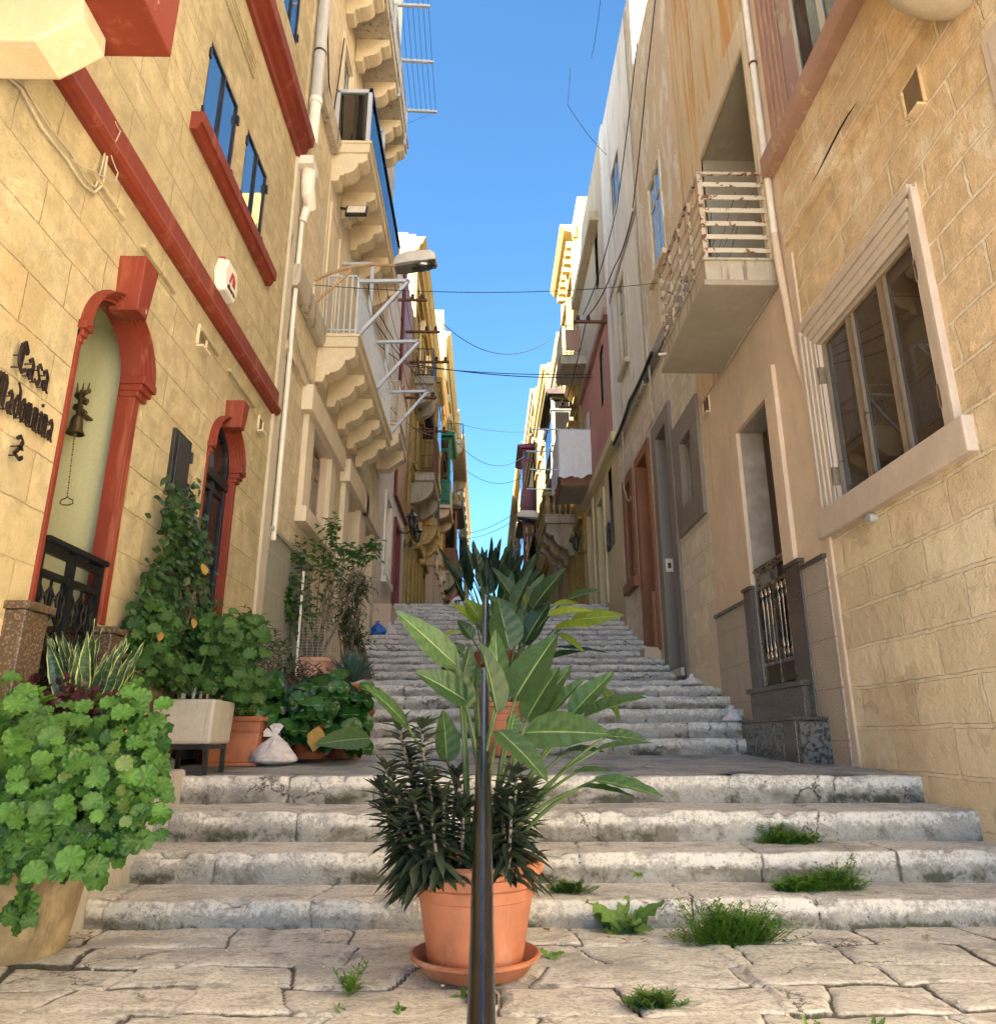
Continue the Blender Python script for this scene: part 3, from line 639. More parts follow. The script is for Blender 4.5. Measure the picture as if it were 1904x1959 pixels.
def railing(F, par, y0, y1, zb, h, p, m='white_metal', gap=.11, r=.009, top=.025, parent_label=None, sides=True, name='railing', hbars=None):
    b = MB(); o = p-.04; t = top
    F.box(b, y0, y1, zb+h-t, zb+h, o-t, o+t*.4); F.box(b, y0, y1, zb+.06, zb+.085, o-t*.6, o)
    if sides:
        for yy in (y0, y1-t): F.box(b, yy, yy+t, zb+h-t+.001, zb+h+.001, 0, o); F.box(b, yy, yy+t*.8, zb+.061, zb+.084, 0, o)
    def post(y, oo, rr): b.bar(F.p(y, zb, oo), F.p(y, zb+h-t, oo), rr*2)
    n = max(2, int((y1-y0)/gap))
    for i in range(n+1): post(y0+.012+(y1-y0-.024)*i/n, o-.008, r*1.6 if i in (0, n) else r)
    if sides:
        k = max(2, int(p/gap))
        for i in range(1, k):
            for yy in (y0+.012, y1-.012): post(yy, o*i/k, r)
    return part(name, b, M[m], par)
def balcony(F, par, y0, y1, ztop, p, th=.14, slabm='corbel_stone', rail='white_metal', rh=.95, corbels=(), ch=.45, cw=.22, cstyle='scroll', gap=.11, cm=None, lip=True, railr=.009, do_rail=True, label=None):
    m = MB(); F.box(m, y0, y1, ztop-th, ztop, -.02, p)
    if lip: F.box(m, y0-.02, y1+.02, ztop-.05, ztop-.002, -.02, p+.03)
    s = part('balcony', m, M[slabm], par, bevel=.01, label=label)
    for yc in corbels:
        c = MB(); corbel(F, c, yc, ztop-th+.002, p, ch, cw, cstyle); part('corbel', c, M[cm or slabm], s, bevel=.008)
    if do_rail: railing(F, s, y0+.02, y1-.02, ztop, rh, p, rail, gap, railr)
    return s
def house(name, label, F, y0, y1, z0, z1, mat, holes=(), group=None, back=5.0, cat='house'):
    o = thing(name, label, cat, (F.X, (y0+y1)/2, z0), group)
    m = MB(); facade(m, F, y0, y1, z0, z1, list(holes), back); part('wall', m, M[mat], o, fix=False)
    return o
L, Rr = Fac('L'), Fac('R')
L2F = Fac('L', .012)
# ================= LEFT 1 : yellow limestone house with red trim
d1 = H(3.86, 4.545, .5, 3.60, spring=3.12); d2 = H(5.90, 6.56, .5, 3.62, spring=3.22)
w1 = H(4.93, 5.63, 5.62, 6.52); w2 = H(5.92, 6.58, 5.66, 6.55); w3 = H(6.5, 7.08, 8.9, 10.4)
d1['z1'] = 3.12+.3425; d2['z1'] = 3.22+.33
h1 = house('limestone_house', 'yellow limestone house with dark red door arches, string course and cornice', L, -2.0, 7.65, -1.5, 19.2, 'yellow_limestone', [d1, d2, w1, w2, w3])
def archivolt(mb, F, y0, y1, zs, w, o0, o1, n=22, zb=None):
    c = (y0+y1)/2; r = (y1-y0)/2
    for i in range(n):
        a, b = math.pi*i/n, math.pi*(i+1)/n
        q = [(c-math.cos(t)*rr, zs+math.sin(t)*rr) for t, rr in ((a, r), (a, r+w), (b, r+w), (b, r))]
        mb.hexa([F.p(q[0][0], q[0][1], o0), F.p(q[1][0], q[1][1], o0), F.p(q[2][0], q[2][1], o0), F.p(q[3][0], q[3][1], o0), F.p(q[0][0], q[0][1], o1), F.p(q[1][0], q[1][1], o1), F.p(q[2][0], q[2][1], o1), F.p(q[3][0], q[3][1], o1)])
def rings(mb, F, ia, oa, zs, o0, o1, n=28):
    """half ring between two arcs given by their spring points (ya, yb)"""
    def pt(a, t): c = (a[0]+a[1])/2; r = (a[1]-a[0])/2; return (c-math.cos(t)*r, zs+math.sin(t)*r)
    vs = []; fs = []
    for i in range(n+1):
        t = math.pi*i/n; p, q = pt(ia, t), pt(oa, t); vs += [F.p(*p, o0), F.p(*p, o1), F.p(*q, o1), F.p(*q, o0)]
    for i in range(n):
        for j in range(4): fs.append((i*4+j, i*4+(j+1) % 4, (i+1)*4+(j+1) % 4, (i+1)*4+j))
    fs += [(0, 1, 2, 3), (n*4+3, n*4+2, n*4+1, n*4)]; mb.add(vs, fs)
def arched(F, par, h, w, z0, keyh, dep):
    y0, y1, zs = h['y0'], h['y1'], h['spring']; m = MB(); wn, wf = w*.22, w       # narrow near side, broad moulded far side
    A = lambda t: (y0-wn*t, y1+wf*t)
    rings(m, F, A(-.02), A(1.0), zs, -.04, .018); part('arch_moulding', m, M['red_paint'], par)
    for t0, t1, o in ((.30, .95, .036), (.52, .90, .054), (.74, .87, .072)):
        m = MB(); rings(m, F, A(t0), A(t1), zs, .01, o); part('arch_moulding', m, M['red_paint'], par)
    m = MB(); F.box(m, y0-wn, y0, z0, zs, -.04, .015); F.box(m, y1, y1+wf*.42, z0, zs, -.04, .015)
    part('door_surround', m, M['red_paint'], par, bevel=.004)
    m = MB()
    for (a, b, q) in ((y0-wn-.01, y0+.04, .4), (y1-.03, y1+wf, 1)):
        F.box(m, a, b, zs-.015, zs+.04, -dep+.01, .03+.045*q); F.box(m, a+.01, b-.02, zs-.06, zs-.015, -dep+.01, .02+.035*q); F.box(m, a+.015, b-.035, zs-.10, zs-.06, -dep+.01, .016+.02*q)
    part('impost', m, M['red_paint'], par, bevel=.006)
    c = (y0+y1)/2+.01; r = (y1-y0)/2; kw = w*.55; m = MB()
    m.hexa([F.p(c-kw*.75, zs+r-.035, -.04), F.p(c+kw*.75, zs+r-.035, -.04), F.p(c+kw*.75, zs+r-.035, .15), F.p(c-kw*.75, zs+r-.035, .15), F.p(c-kw*1.1, zs+r+keyh, -.04), F.p(c+kw*1.1, zs+r+keyh, -.04), F.p(c+kw*1.1, zs+r+keyh, .17), F.p(c-kw*1.1, zs+r+keyh, .17)])
    part('keystone', m, M['red_paint'], par, bevel=.008)
    rv = MB(); reveals(rv, F, dict(h, z0=z0-.9), dep); part('door_reveal', rv, M['red_paint'], par)
arched(L, h1, d1, .16, 1.52, .34, .10); arched(L, h1, d2, .12, .75, .22, .05)
# porch behind the first arch
m = MB(); y0, y1 = 3.80, 4.60
m.quad(L.p(y1, .5, -.102), L.p(y1, 3.7, -.102), L.p(y1, 3.7, -1.5), L.p(y1, .5, -1.5)); m.quad(L.p(y0, .5, -.102), L.p(y0, 3.7, -.102), L.p(y0, 3.7, -1.5), L.p(y0, .5, -1.5))
m.quad(L.p(y0, 3.56, -.102), L.p(y1, 3.56, -.102), L.p(y1, 3.56, -1.5), L.p(y0, 3.56, -1.5)); m.quad(L.p(y0, .7, -.102), L.p(y1, .7, -.102), L.p(y1, .7, -1.5), L.p(y0, .7, -1.5)); m.quad(L.p(y0, .5, -1.5), L.p(y1, .5, -1.5), L.p(y1, 3.7, -1.5), L.p(y0, 3.7, -1.5))
part('porch', m, M['porch_cream'], h1, fix=False)
# granite plinths at both sides of the first door
for (a, b) in ((3.66, 3.86), (4.53, 4.72)):
    m = MB(); L.box(m, a, b, -.1, 1.46, -.28, .10); L.box(m, a-.02, b+.02, 1.46, 1.50, -.28, .125); part('plinth', m, M['granite_brown'], h1, bevel=.006)
# black iron gate in the first doorway
def gate(F, par, y0, y1, z0, z1, o, mat='iron_black'):
    m = MB()
    for yy in (y0, (y0+y1)/2, y1): F.box(m, yy-.02, yy+.02, z0, z1, o-.02, o+.02)
    for zz in (z1-.03, z1-.16, z0+.02, (z0+z1)/2-.1): F.box(m, y0, y1, zz-.02, zz+.018, o-.017, o+.017)
    F.box(m, y0-.01, y1+.01, z1, z1+.03, o-.05, o+.05)
    n = 6
    for i in range(n):
        yc = y0+(y1-y0)*(i+.5)/n
        F.box(m, yc-.006, yc+.006, z0, z1-.16, o-.006, o+.006)
        for k in range(4):
            zc = z0+(z1-z0-.2)*(k+.5)/4
            for s in (-1, 1):
                m.tube([F.p(yc+s*.004, zc-.10, o), F.p(yc+s*.040, zc-.05, o), F.p(yc+s*.022, zc, o), F.p(yc+s*.04, zc+.05, o), F.p(yc+s*.004, zc+.10, o)], [.006, .012, .008, .012, .006], n=6)
    return part('gate', m, M[mat], par)
gate(L, h1, 3.88, 4.51, .72, 1.86, -.02)
# second door: black framed glazed door with arched fanlight
m = MB()
for a, b in ((5.90, 5.95), (6.51, 6.56), (6.21, 6.26)): L.box(m, a, b, .7, 3.02, -.09, -.05)
L.box(m, 5.90, 6.56, 3.02, 3.10, -.10, -.035); L.box(m, 5.90, 6.56, .7, .95, -.09, -.055); L.box(m, 5.95, 6.51, 2.92, 2.97, -.088, -.055)
archivolt(m, L, 5.945, 6.515, 3.22, .045, -.09, -.05); L.box(m, 5.90, 5.945, 3.1, 3.22, -.09, -.05); L.box(m, 6.515, 6.56, 3.1, 3.22, -.09, -.05)
dd = part('door', m, M['black_frame'], h1, bevel=.004)
m = MB(); L.box(m, 5.91, 6.55, .9, 3.54, -.080, -.075); part('pane', m, M['glass_dark'], dd)
m = MB(); L.box(m, 5.8, 6.66, .6, 3.6, -.4, -.39); part('backing', m, M['dark_interior'], dd)
# red trim
def profile_band(F, par, pts, y0, y1, mat, name, bev=.006): 
    m = MB(); F.prism(m, pts, y0, y1); return part(name, m, M[mat], par, bevel=bev)
profile_band(L, h1, [(4.24, -.02), (4.24, .035), (4.26, .07), (4.30, .085), (4.34, .07), (4.36, .055), (4.36, .045), (4.52, .045), (4.52, -.02)], -1.3, 7.57, 'red_paint', 'string_course')
profile_band(L, h1, [(7.66, -.02), (7.66, .04), (7.76, .05), (7.79, .10), (7.86, .12), (7.88, .17), (8.0, .19), (8.0, -.02)], -1.3, 7.6, 'red_paint', 'cornice')
profile_band(L, h1, [(5.43, -.02), (5.43, .05), (5.47, .075), (5.49, .075), (5.49, .10), (5.60, .105), (5.60, -.02)], 4.76, 6.90, 'red_paint', 'window_sill')
for k in range(4): profile_band(L, h1, [(7.14+.065*k, -.01), (7.14+.065*k, .018), (7.175+.065*k, .018), (7.175+.065*k, -.01)], -1, 5.9, 'yellow_limestone', 'moulding', bev=.004)
for (a, b, c, d) in ((4.93, 5.63, 5.61, 6.52), (5.92, 6.58, 5.61, 6.55), (6.5, 7.08, 8.9, 10.4)):
    f = window(L, h1, a, b, c, d, dep=.002, fm='black_frame', gm='glass_mirror', fw=.024)
    m = MB()
    for yy in (a-.01, b+.01):
        for zz in (c+.15, d-.15): L.box(m, yy-.015, yy+.02, zz-.045, zz+.045, -.02, .018)
    part('hinge', m, M['black_frame'], f)
# label mouldings above doors, small vents
for (a, b, z) in ((3.62, 4.75, 3.98), (5.75, 6.75, 4.0)):
    m = MB(); L.prism(m, [(z, -.01), (z, .03), (z+.14, .035), (z+.14, -.01)], a, b) if False else None
def vent(F, par, yc, zc, w=.16, h=.16, mat='cream_plaster'):
    m = MB(); F.box(m, yc-w/2, yc+w/2, zc-h/2-.02, zc-h/2, -.02, .06); F.box(m, yc-w/2-.015, yc-w/2, zc-h/2, zc+h/2, -.02, .02); F.box(m, yc+w/2, yc+w/2+.015, zc-h/2, zc+h/2, -.02, .02); F.box(m, yc-w/2-.015, yc+w/2+.015, zc+h/2, zc+h/2+.015, -.02, .02)
    v = part('vent', m, M[mat], par, bevel=.003)
    m = MB(); F.box(m, yc-w/2, yc+w/2, zc-h/2, zc+h/2, -.01, .004); part('vent_opening', m, M['vent_shaded_stone'], v)  # flat panel, the shade of the recess is put into its dark stone colour
vent(L, h1, 5.48, 3.98); vent(L, h1, 7.15, 3.95, .13, .14)
# lintel recess lines over the doors (cut relief course)
for (a, b) in ((4.18, 4.9), (5.95, 6.9)):
    m = MB(); L.box(m, a-.55, a-.12, 4.02, 4.05, -.01, .035); L.box(m, a+.15, b-.02, 4.02, 4.05, -.01, .035); part('moulding', m, M['yellow_limestone'], h1, bevel=.006)
# meter cover
m = MB(); L.box(m, 5.19, 5.50, 2.58, 3.08, -.01, .03); L.box(m, 5.235, 5.455, 2.63, 3.03, .03, .04)
q = part('meter_cover', m, M['dark_metal'], h1, bevel=.008)
m = MB()
for z in (2.70, 2.96): L.box(m, 5.50, 5.53, z-.045, z+.045, 0, .04)
part('hinge', m, M['dark_metal'], q, bevel=.004)
# balcony over the left edge of the view
m = MB(); L.box(m, -.4, 2.93, 4.10, 4.62, -.02, .76); s = part('balcony', m, M['red_paint'], h1, bevel=.01)
m = MB(); L.prism(m, [(4.099, 0), (4.099, .49), (3.98, .50), (3.84, .31), (3.84, 0)], 2.61, 2.83); part('corbel', m, M['corbel_stone'], s, bevel=.012)
m = MB(); L.prism(m, [(4.099, 0), (4.099, .49), (3.98, .50), (3.84, .31), (3.84, 0)], .6, .82); part('corbel', m, M['corbel_stone'], s, bevel=.012)
# white painted strip and pipes between the first two houses
m = MB(); L.box(m, 7.50, 7.72, .4, 7.72, -.02, .03); part('quoin_strip', m, M['white_strip'], h1, bevel=.012)
o = thing('drainpipe', 'grey plastic downpipe with white elbow between the yellow house and its neighbour', 'drainpipe', (XL+.12, 7.75, 7.2))
m = MB(); m.tube([L.p(7.78, 8.75, .10), L.p(7.78, 14, .10)], .075, n=14); part('pipe', m, M['pvc_grey'], o, smooth=True)
m = MB(); m.tube([L.p(7.78, 8.1, .10), L.p(7.78, 8.8, .10)], .07, n=14); m.tube([L.p(7.78, 8.74, .10), L.p(7.78, 8.82, .10)], .085, n=14)
L.box(m, 7.52, 7.82, 7.58, 7.70, .0, .20); m.tube([L.p(7.68, 7.6, .12), L.p(7.68, 7.38, .12), L.p(7.70, 7.26, .13), L.p(7.80, 7.18, .14), L.p(7.86, 7.24, .10)], [.09, .085, .085, .08, .07], n=14); m.tube([L.p(7.80, 7.25, .12), L.p(7.80, 6.95, .06)], [.06, .05], n=10)
part('elbow', m, M['pvc_white'], o, smooth=True)
m = MB(); m.tube([L.p(7.82, 7.0, .05), L.p(7.80, 5.5, .05), L.p(7.82, 5.0, .05), L.p(7.82, 2.9, .05)], .028, n=8); part('thin_pipe', m, M['pvc_white'], o, smooth=True)
m = MB()
for z in (9.6, 10.6): m.tube([L.p(7.78, z-.015, .10), L.p(7.78, z+.015, .10)], .083, n=14)
part('clamp', m, M['dark_metal'], o)
# ================= LEFT 2 : beige house, long balconies
lw = H(9.18, 10.33, 3.60, 4.82); ld = [H(11.75, 12.85, 1.3, 4.78), H(13.5, 14.5, 1.3, 4.9)]; up = [H(9.45, 10.05, 6.25, 8.4), H(9.45, 10.1, 9.6, 11.7), H(11.3, 12.2, 6.25, 8.4), H(11.3, 12.2, 9.6, 11.7)]
h2 = house('limestone_house', 'beige stone house with long bracketed balconies and white railings above plain door frames', L, 7.65, 15.5, -1.5, 21.5, 'beige_limestone', [lw]+ld+up)
window(L, h2, 9.18, 10.33, 3.60, 4.82, dep=.10, leaves=3, fm='gold_aluminium', gm='glass_bronze', fw=.05, rail=4.45, rvm='peach_plaster')
surround(L, h2, 9.18, 10.33, 3.60, 4.80, .36, .07, 'cream_plaster', sill=.2)
m = MB(); L.box(m, 8.66, 10.95, 4.83, 5.18, -.02, .14); part('lintel', m, M['cream_plaster'], h2, bevel=.012)
m = MB(); L.box(m, 7.74, 9.7, 1.0, 3.0, -.02, .03); L.box(m, 7.74, 9.7, 3.0, 3.04, -.02, .06); part('tile_dado', m, M['plain_tile'], h2)
for (a, b) in ((11.75, 12.85), (13.5, 14.5)):
    door(L, h2, a, b, 1.6, 4.75, dep=.35, mat='wood_brown', rv='cream_plaster'); surround(L, h2, a, b, 1.2, 4.78, .34, .08, 'cream_plaster', name='door_surround')
    m = MB(); L.box(m, a-.45, b+.45, 4.80, 5.18, -.02, .16); part('lintel', m, M['cream_plaster'], h2, bevel=.012)
m = MB(); L.box(m, 7.7, 15.5, 5.15, 5.25, -.02, .05); part('moulding', m, M['beige_limestone'], h2)
m = MB(); L.prism(m, [(6.0, 0), (6.0, .09), (6.08, .12), (6.3, .12), (6.3, 0)], 7.72, 9.18); L.prism(m, [(9.25, 0), (9.25, .1), (9.4, .13), (9.5, .13), (9.5, 0)], 7.95, 9.2); part('moulding', m, M['stained_stone'], h2, bevel=.01)
for y0_, y1_, z0_, z1_, op in ((9.45, 10.05, 6.25, 8.4, 1), (9.45, 10.1, 9.6, 11.7, 0), (11.3, 12.2, 6.25, 8.4, 0), (11.3, 12.2, 9.6, 11.7, 0)):
    window(L, h2, y0_, y1_, z0_, z1_, dep=.06, leaves=2, fm='white_metal', gm='glass_dark', fw=.06, rail=z0_+1.1)
    surround(L, h2, y0_, y1_, z0_, z1_, .12, .03, 'cream_plaster')
m = MB(); L.box(m, 9.2, 13.0, 6.3, 9.3, -.02, .008); part('render_coat', m, M['cream_plaster'], h2)
b1 = balcony(L, h2, 9.20, 12.92, 6.22, .56, th=.2, rail='white_metal', corbels=[9.36, 10.16, 10.98, 11.80, 12.66], ch=.52, cw=.26, gap=.085)
b2 = balcony(L, h2, 9.20, 13.10, 9.50, .56, th=.2, do_rail=False, corbels=[9.36, 10.2, 11.0, 11.9, 12.85], ch=.5, cw=.26)
b3 = balcony(L, h2, 8.2, 13.0, 12.95, .62, th=.22, corbels=[8.5, 9.5, 10.4, 11.3, 12.2, 12.85], ch=.5, cw=.26, slabm='stained_stone', cm='corbel_stone', gap=.1)
# glass parapet of the middle balcony
m = MB(); o = .50
for (yy, oo) in ((9.22, .03), (9.22, .52), (13.06, .52)): L.box(m, yy-.03, yy+.03, 9.5, 10.45, oo-.03, oo+.03)
L.box(m, 9.19, 9.25, 10.42, 10.48, .0, .55); part('glass_frame', m, M['white_metal'], b2)
m = MB(); L.box(m, 9.19, 13.1, 10.44, 10.50, .50, .56); part('hand_rail', m, M['iron_black'], b2)
m = MB(); L.box(m, 9.215, 9.225, 9.52, 10.42, .06, .49)
for i in range(4): L.box(m, 9.27+i*.96, 10.21+i*.96, 9.46, 10.43, .525, .535)
part('glass_panel', m, M['glass_clear'], b2)
# metal goal-post racks behind the balconies
def rack(F, pts, par): 
    m = MB()
    for a, b in zip(pts, pts[1:]): m.bar(a, b, .05)
    part('rack_frame', m, M['white_metal'], par)
for (y_, z_, hh) in ((10.35, 6.25, 1.9), (12.3, 6.25, 1.6), (10.7, 9.55, 1.6), (12.6, 9.55, 1.2)): rack(L, [L.p(y_, z_, .5), L.p(y_, z_+hh, .5), L.p(y_, z_+hh, .02)], b1 if z_ < 8 else b2)
# clothes drying brackets : triangular, on the lower balcony; straight arms on the top one
dr = thing('drying_rack', 'white triangular clothes drying brackets on the lowest long balcony rail', 'drying rack', (XL+.56, 11, 6.2))
yy_ = [9.3, 11.0, 12.85]
m = MB(); tips = []
for y_ in yy_:
    a, b, c = L.p(y_, 7.12, .52), L.p(y_, 7.14, 1.22), L.p(y_, 6.28, .56); m.bar(a, b, .045); m.bar(b, c, .045); tips.append(b)
part('bracket', m, M['white_metal'], dr)
m = MB()
for k in range(5):
    q = [L.p(y_, 7.15, .62+.13*k) for y_ in yy_]; pts = []
    for a, b in zip(q, q[1:]):
        for i in range(8): t = i/8; p = a.lerp(b, t); p.z -= .12*math.sin(math.pi*t); pts.append(p)
    m.tube(pts+[q[-1]], .004, n=4)
part('line', m, M['cable'], dr)
dr = thing('drying_rack', 'straight arm clothes line rack high up against the sky on the top balcony', 'drying rack', (XL+.62, 11, 12.95))
def rackpt(x, y): p = atX(x, y, XL+.62); return p
ends = []
m = MB(); arms = []
for (xa, ya, xb, yb) in ((757, 9, 822, 12), (766, 115, 829, 119), (777, 211, 836, 214)):
    a = rackpt(xa, ya); b = atY(xb, yb, a.y); arms.append((a, b)); m.bar(a, b, .05); m.bar(a, a-V((0, 0, .9)), .05)
m.bar(arms[0][0], arms[-1][0], .03); part('bracket', m, M['white_metal'], dr)
m = MB()
for k in range(6):
    t = .18+k*.155; q = [a.lerp(b, t) for a, b in arms]; q = [q[0]+(q[0]-q[1])*1.2]+q; m.tube(q, .0045, n=4)
m.tube([arms[2][1], arms[2][0]-V((0, 0, .35))], .004, n=4); part('line', m, M['cable'], dr)
# small cream balcony further along
balcony(L, h2, 14.0, 15.35, 7.0, .58, th=.24, corbels=[14.15, 15.1], ch=.42, cw=.3, cstyle='chamfer', slabm='cream_plaster', rail='rail_cream', gap=.14)
# ================= LEFT 3 : white then maroon house
w_ = H(16.55, 17.45, 4.35, 6.25)
h3 = house('plaster_house', 'narrow white plastered house with one tall framed window above the stairs', L, 15.5, 17.95, -1.5, 13.2, 'white_plaster', [w_])
window(L, h3, 16.55, 17.45, 4.35, 6.25, dep=.2, leaves=2, fm='gold_aluminium', gm='glass_dark', rvm='white_plaster'); surround(L, h3, 16.55, 17.45, 4.35, 6.25, .14, .05, 'white_plaster', sill=.14)
d_ = H(18.35, 19.25, 3.9, 6.1); w_ = H(18.8, 19.6, 8.3, 10.0)
h4 = house('plaster_house', 'narrow house painted maroon above and white around a tall maroon door', L, 17.95, 20.7, -1.5, 13.6, 'white_plaster', [d_, w_])
door(L, h4, 18.35, 19.25, 3.9, 6.1, dep=.12, mat='maroon_wood', rv='maroon_paint'); surround(L, h4, 18.35, 19.25, 3.8, 6.1, .16, .06, 'maroon_paint', name='door_surround')
m = MB(); L.box(m, 17.95, 20.7, 6.9, 13.6, -.02, .03); L.box(m, 17.95, 20.7, 6.75, 7.0, -.02, .09); L.box(m, 17.95, 18.25, 7, 13.6, -.02, .09); part('painted_upper_wall', m, M['maroon_paint'], h4)
surround(L, h4, 18.8, 19.6, 8.3, 10.0, .14, .07, 'maroon_paint'); window(L, h4, 18.8, 19.6, 8.3, 10.0, dep=-.03, gm='glass_dark')
m = MB(); L.box(m, 15.4, 17.9, 3.0, 3.55, 0, .38); part('plinth', m, M['peach_plaster'], h3, bevel=.01)
# ================= LEFT 4.. : old ochre facades receding uphill
def old_house(label, side, y0, y1, ztop, mat, floors, shift=0., trims='golden_limestone', wm='wood_dark', cornice=True, ncol=None, base=4.0, name='old_house', attic=None, door_=True, cw_=.30):
    F = Fac(side, shift); n = ncol or max(1, int((y1-y0)/2.6)); holes = []
    for i in range(n):
        yc = y0+(y1-y0)*(i+.5)/n
        for k, (zb, zt) in enumerate(floors): holes.append(H(yc-.5, yc+.5, zb, zt))
    o = house(name, label, F, y0, y1, -1.5, ztop, mat, holes, back=6)
    for h in holes:
        window(F, o, h['y0'], h['y1'], h['z0'], h['z1'], dep=.22, fm=wm, gm='glass_dark', bars=1, rvm=mat)
        surround(F, o, h['y0'], h['y1'], h['z0'], h['z1'], .16, .07, trims, sill=.14)
        m = MB(); F.box(m, h['y0']-.25, h['y1']+.25, h['z1']+.2, h['z1']+.3, -.02, .2); part('hood', m, M[trims], o, bevel=.02)
    m = MB()
    for yy in (y0+.02, y1-.42): F.box(m, yy, yy+.4, 3, ztop-.6, -.02, .1)
    part('pilaster', m, M[trims], o, bevel=.02)
    if cornice:
        m = MB(); F.prism(m, [(ztop-.6, -.02), (ztop-.6, .12), (ztop-.42, .16), (ztop-.36, cw_*.8), (ztop-.2, cw_), (ztop-.12, cw_+.05), (ztop-.12, -.02)], y0-.05, y1+.05)
        for k in range(1, len(floors)): zc = floors[k][0]-.55; F.prism(m, [(zc, -.02), (zc, .08), (zc+.12, .14), (zc+.2, .14), (zc+.2, -.02)], y0, y1)
        part('cornice', m, M[trims], o, bevel=.015)
    if attic:
        m = MB(); F.box(m, attic[0], attic[1], ztop-.05, attic[2], -5.5, -.12); part('attic', m, M[attic[3]], o)
    return o, F
oa, Fa = old_house('ochre stone facade with iron railed balconies just past the maroon house', 'L', 20.7, 30.5, 16.6, 'ochre_limestone', [(4.6, 6.6), (9.0, 11.0), (12.6, 14.4)], ncol=4)
ob, Fb = old_house('golden facade carrying the green enclosed balcony', 'L', 30.5, 36.8, 17.6, 'golden_limestone', [(5, 7.4), (9.2, 11.2), (13, 14.8)], ncol=3, trims='amber_plaster')
oc, Fc = old_house('tall pale facade behind the brown enclosed balcony', 'L', 36.8, 50, 22.6, 'cream_limestone', [(5, 7.4), (9.4, 11.4), (13.2, 15.2), (17.5, 19.5)], ncol=5, attic=(37, 41, 24, 'cream_limestone'))
od, Fd = old_house('narrow grey facade with overhanging stone cornice', 'L', 50, 63, 24, 'grey_old_plaster', [(5, 7.4), (9.4, 11.4), (13.2, 15.2), (17.5, 19.5)], ncol=4, trims='cream_limestone')
oe, Fe = old_house('farthest left facade, warm orange with rows of windows', 'L', 63, 98, 27.5, 'amber_plaster', [(5, 7.4), (9.4, 11.4), (13.2, 15.2), (17.5, 19.5), (21.5, 23.5)], ncol=11)
# penthouse ends above the old ochre facade
m = MB(); L.box(m, 20.75, 23.6, 15.0, 15.6, -5, .0); L.box(m, 21, 22.6, 15.6, 16.9, -4, -.3); part('attic', m, M['cream_limestone'], oa)
def iron_balcony(F, par, y0, y1, z, p, m='iron_black', slab='stained_stone', rh=1.0, corb=2, gap=.14, scroll=False, r=.011):
    s = balcony(F, par, y0, y1, z, p, th=.25, slabm=slab, rail=m, rh=rh, corbels=[y0+.25+(y1-y0-.5)*i/(corb-1) for i in range(corb)], ch=.7, cw=.3, cstyle='curve', gap=gap, railr=r)
    return s
iron_balcony(Fa, oa, 21.8, 24.2, 8.75, .72, rh=1.5, m='rust_iron'); iron_balcony(Fa, oa, 19.5+2.0, 23.0, 11.9, .66, rh=1.0)
iron_balcony(Fa, oa, 26.3, 28.6, 8.6, .5, rh=1.2, slab='ochre_limestone'); iron_balcony(Fa, oa, 25.5, 29.0, 12.2, .45)
iron_balcony(Fc, oc, 42.5, 47, 14.2, .9); iron_balcony(Fc, oc, 40, 47, 17.4, 1.0)
# ochre stone oriel
def oriel(F, par, y0, y1, z0, z1, p, wm, gm='glass_dark', roofm=None, name='enclosed_balcony', rows=((.0, .30), (.34, .80), (.84, 1.0)), basem=None, tag_=None, ncol=2, eave=.12, bh=.5):
    m = MB(); F.box(m, y0, y1, z0, z1, -.02, p)
    for zz in (z0, z0+(z1-z0)*.33, z0+(z1-z0)*.80, z1-.12): F.box(m, y0-.03, y1+.03, zz, zz+.09, -.02, p+.03)
    H_ = z1-z0; w = (y1-y0)/ncol
    for i in range(ncol):
        a, b = y0+w*i+.08, y0+w*(i+1)-.08
        F.box(m, a, b, z0+.15, z0+H_*.30, p-.01, p+.02)
    F.box(m, y0-.02, y0+.01, z0+.15, z0+H_*.30, .08, p-.08)
    F.box(m, y0-.045, y0-.02, z0+.2, z0+H_*.30-.06, .16, p-.16)
    body = part(name, m, M[wm], par, bevel=.01)
    g = MB()
    for (f0, f1) in ((.37, .78), (.83, .95)):
        for i in range(ncol):
            a, b = y0+w*i+.12, y0+w*(i+1)-.12; F.box(g, a, b, z0+H_*f0, z0+H_*f1, p-.01, p+.012)
        F.box(g, y0-.012, y0+.01, z0+H_*f0, z0+H_*f1, .12, p-.12)
    part('pane', g, M[gm], body)
    r = MB(); F.prism(r, [(z1, -.02), (z1, p+eave*.6), (z1+.1, p+eave), (z1+.18, p+eave), (z1+.30, -.02)], y0-eave, y1+eave); part('canopy', r, M[roofm or wm], body, bevel=.01)
    if basem:
        b_ = MB(); F.box(b_, y0-.06, y1+.06, z0-.16, z0-.005, -.02, p+.06)
        for yc in (y0+.25, y1-.25): corbel(F, b_, yc, z0-.16, p, bh, .3, 'curve')
        part('base', b_, M[basem], body, bevel=.01)
    return body
oriel(Fa, oa, 24.2, 26.0, 9.6, 13.0, .62, 'golden_limestone', basem='ochre_limestone', ncol=2, bh=.7)
oriel(Fb, ob, 33.2, 36.0, 11.3, 14.7, .62, 'green_paint', roofm='green_paint', basem='peach_plaster', ncol=3, eave=.22, bh=.5)
oriel(Fc, oc, 39.6, 43.2, 9.6, 13.0, .72, 'wood_brown', roofm='wood_dark', basem='stained_stone', ncol=3, eave=.3, bh=.9)
oriel(Fd, od, 52.5, 56, 9.5, 14.6, .62, 'wood_dark', roofm='wood_dark', basem='stained_stone', ncol=3, eave=.3)
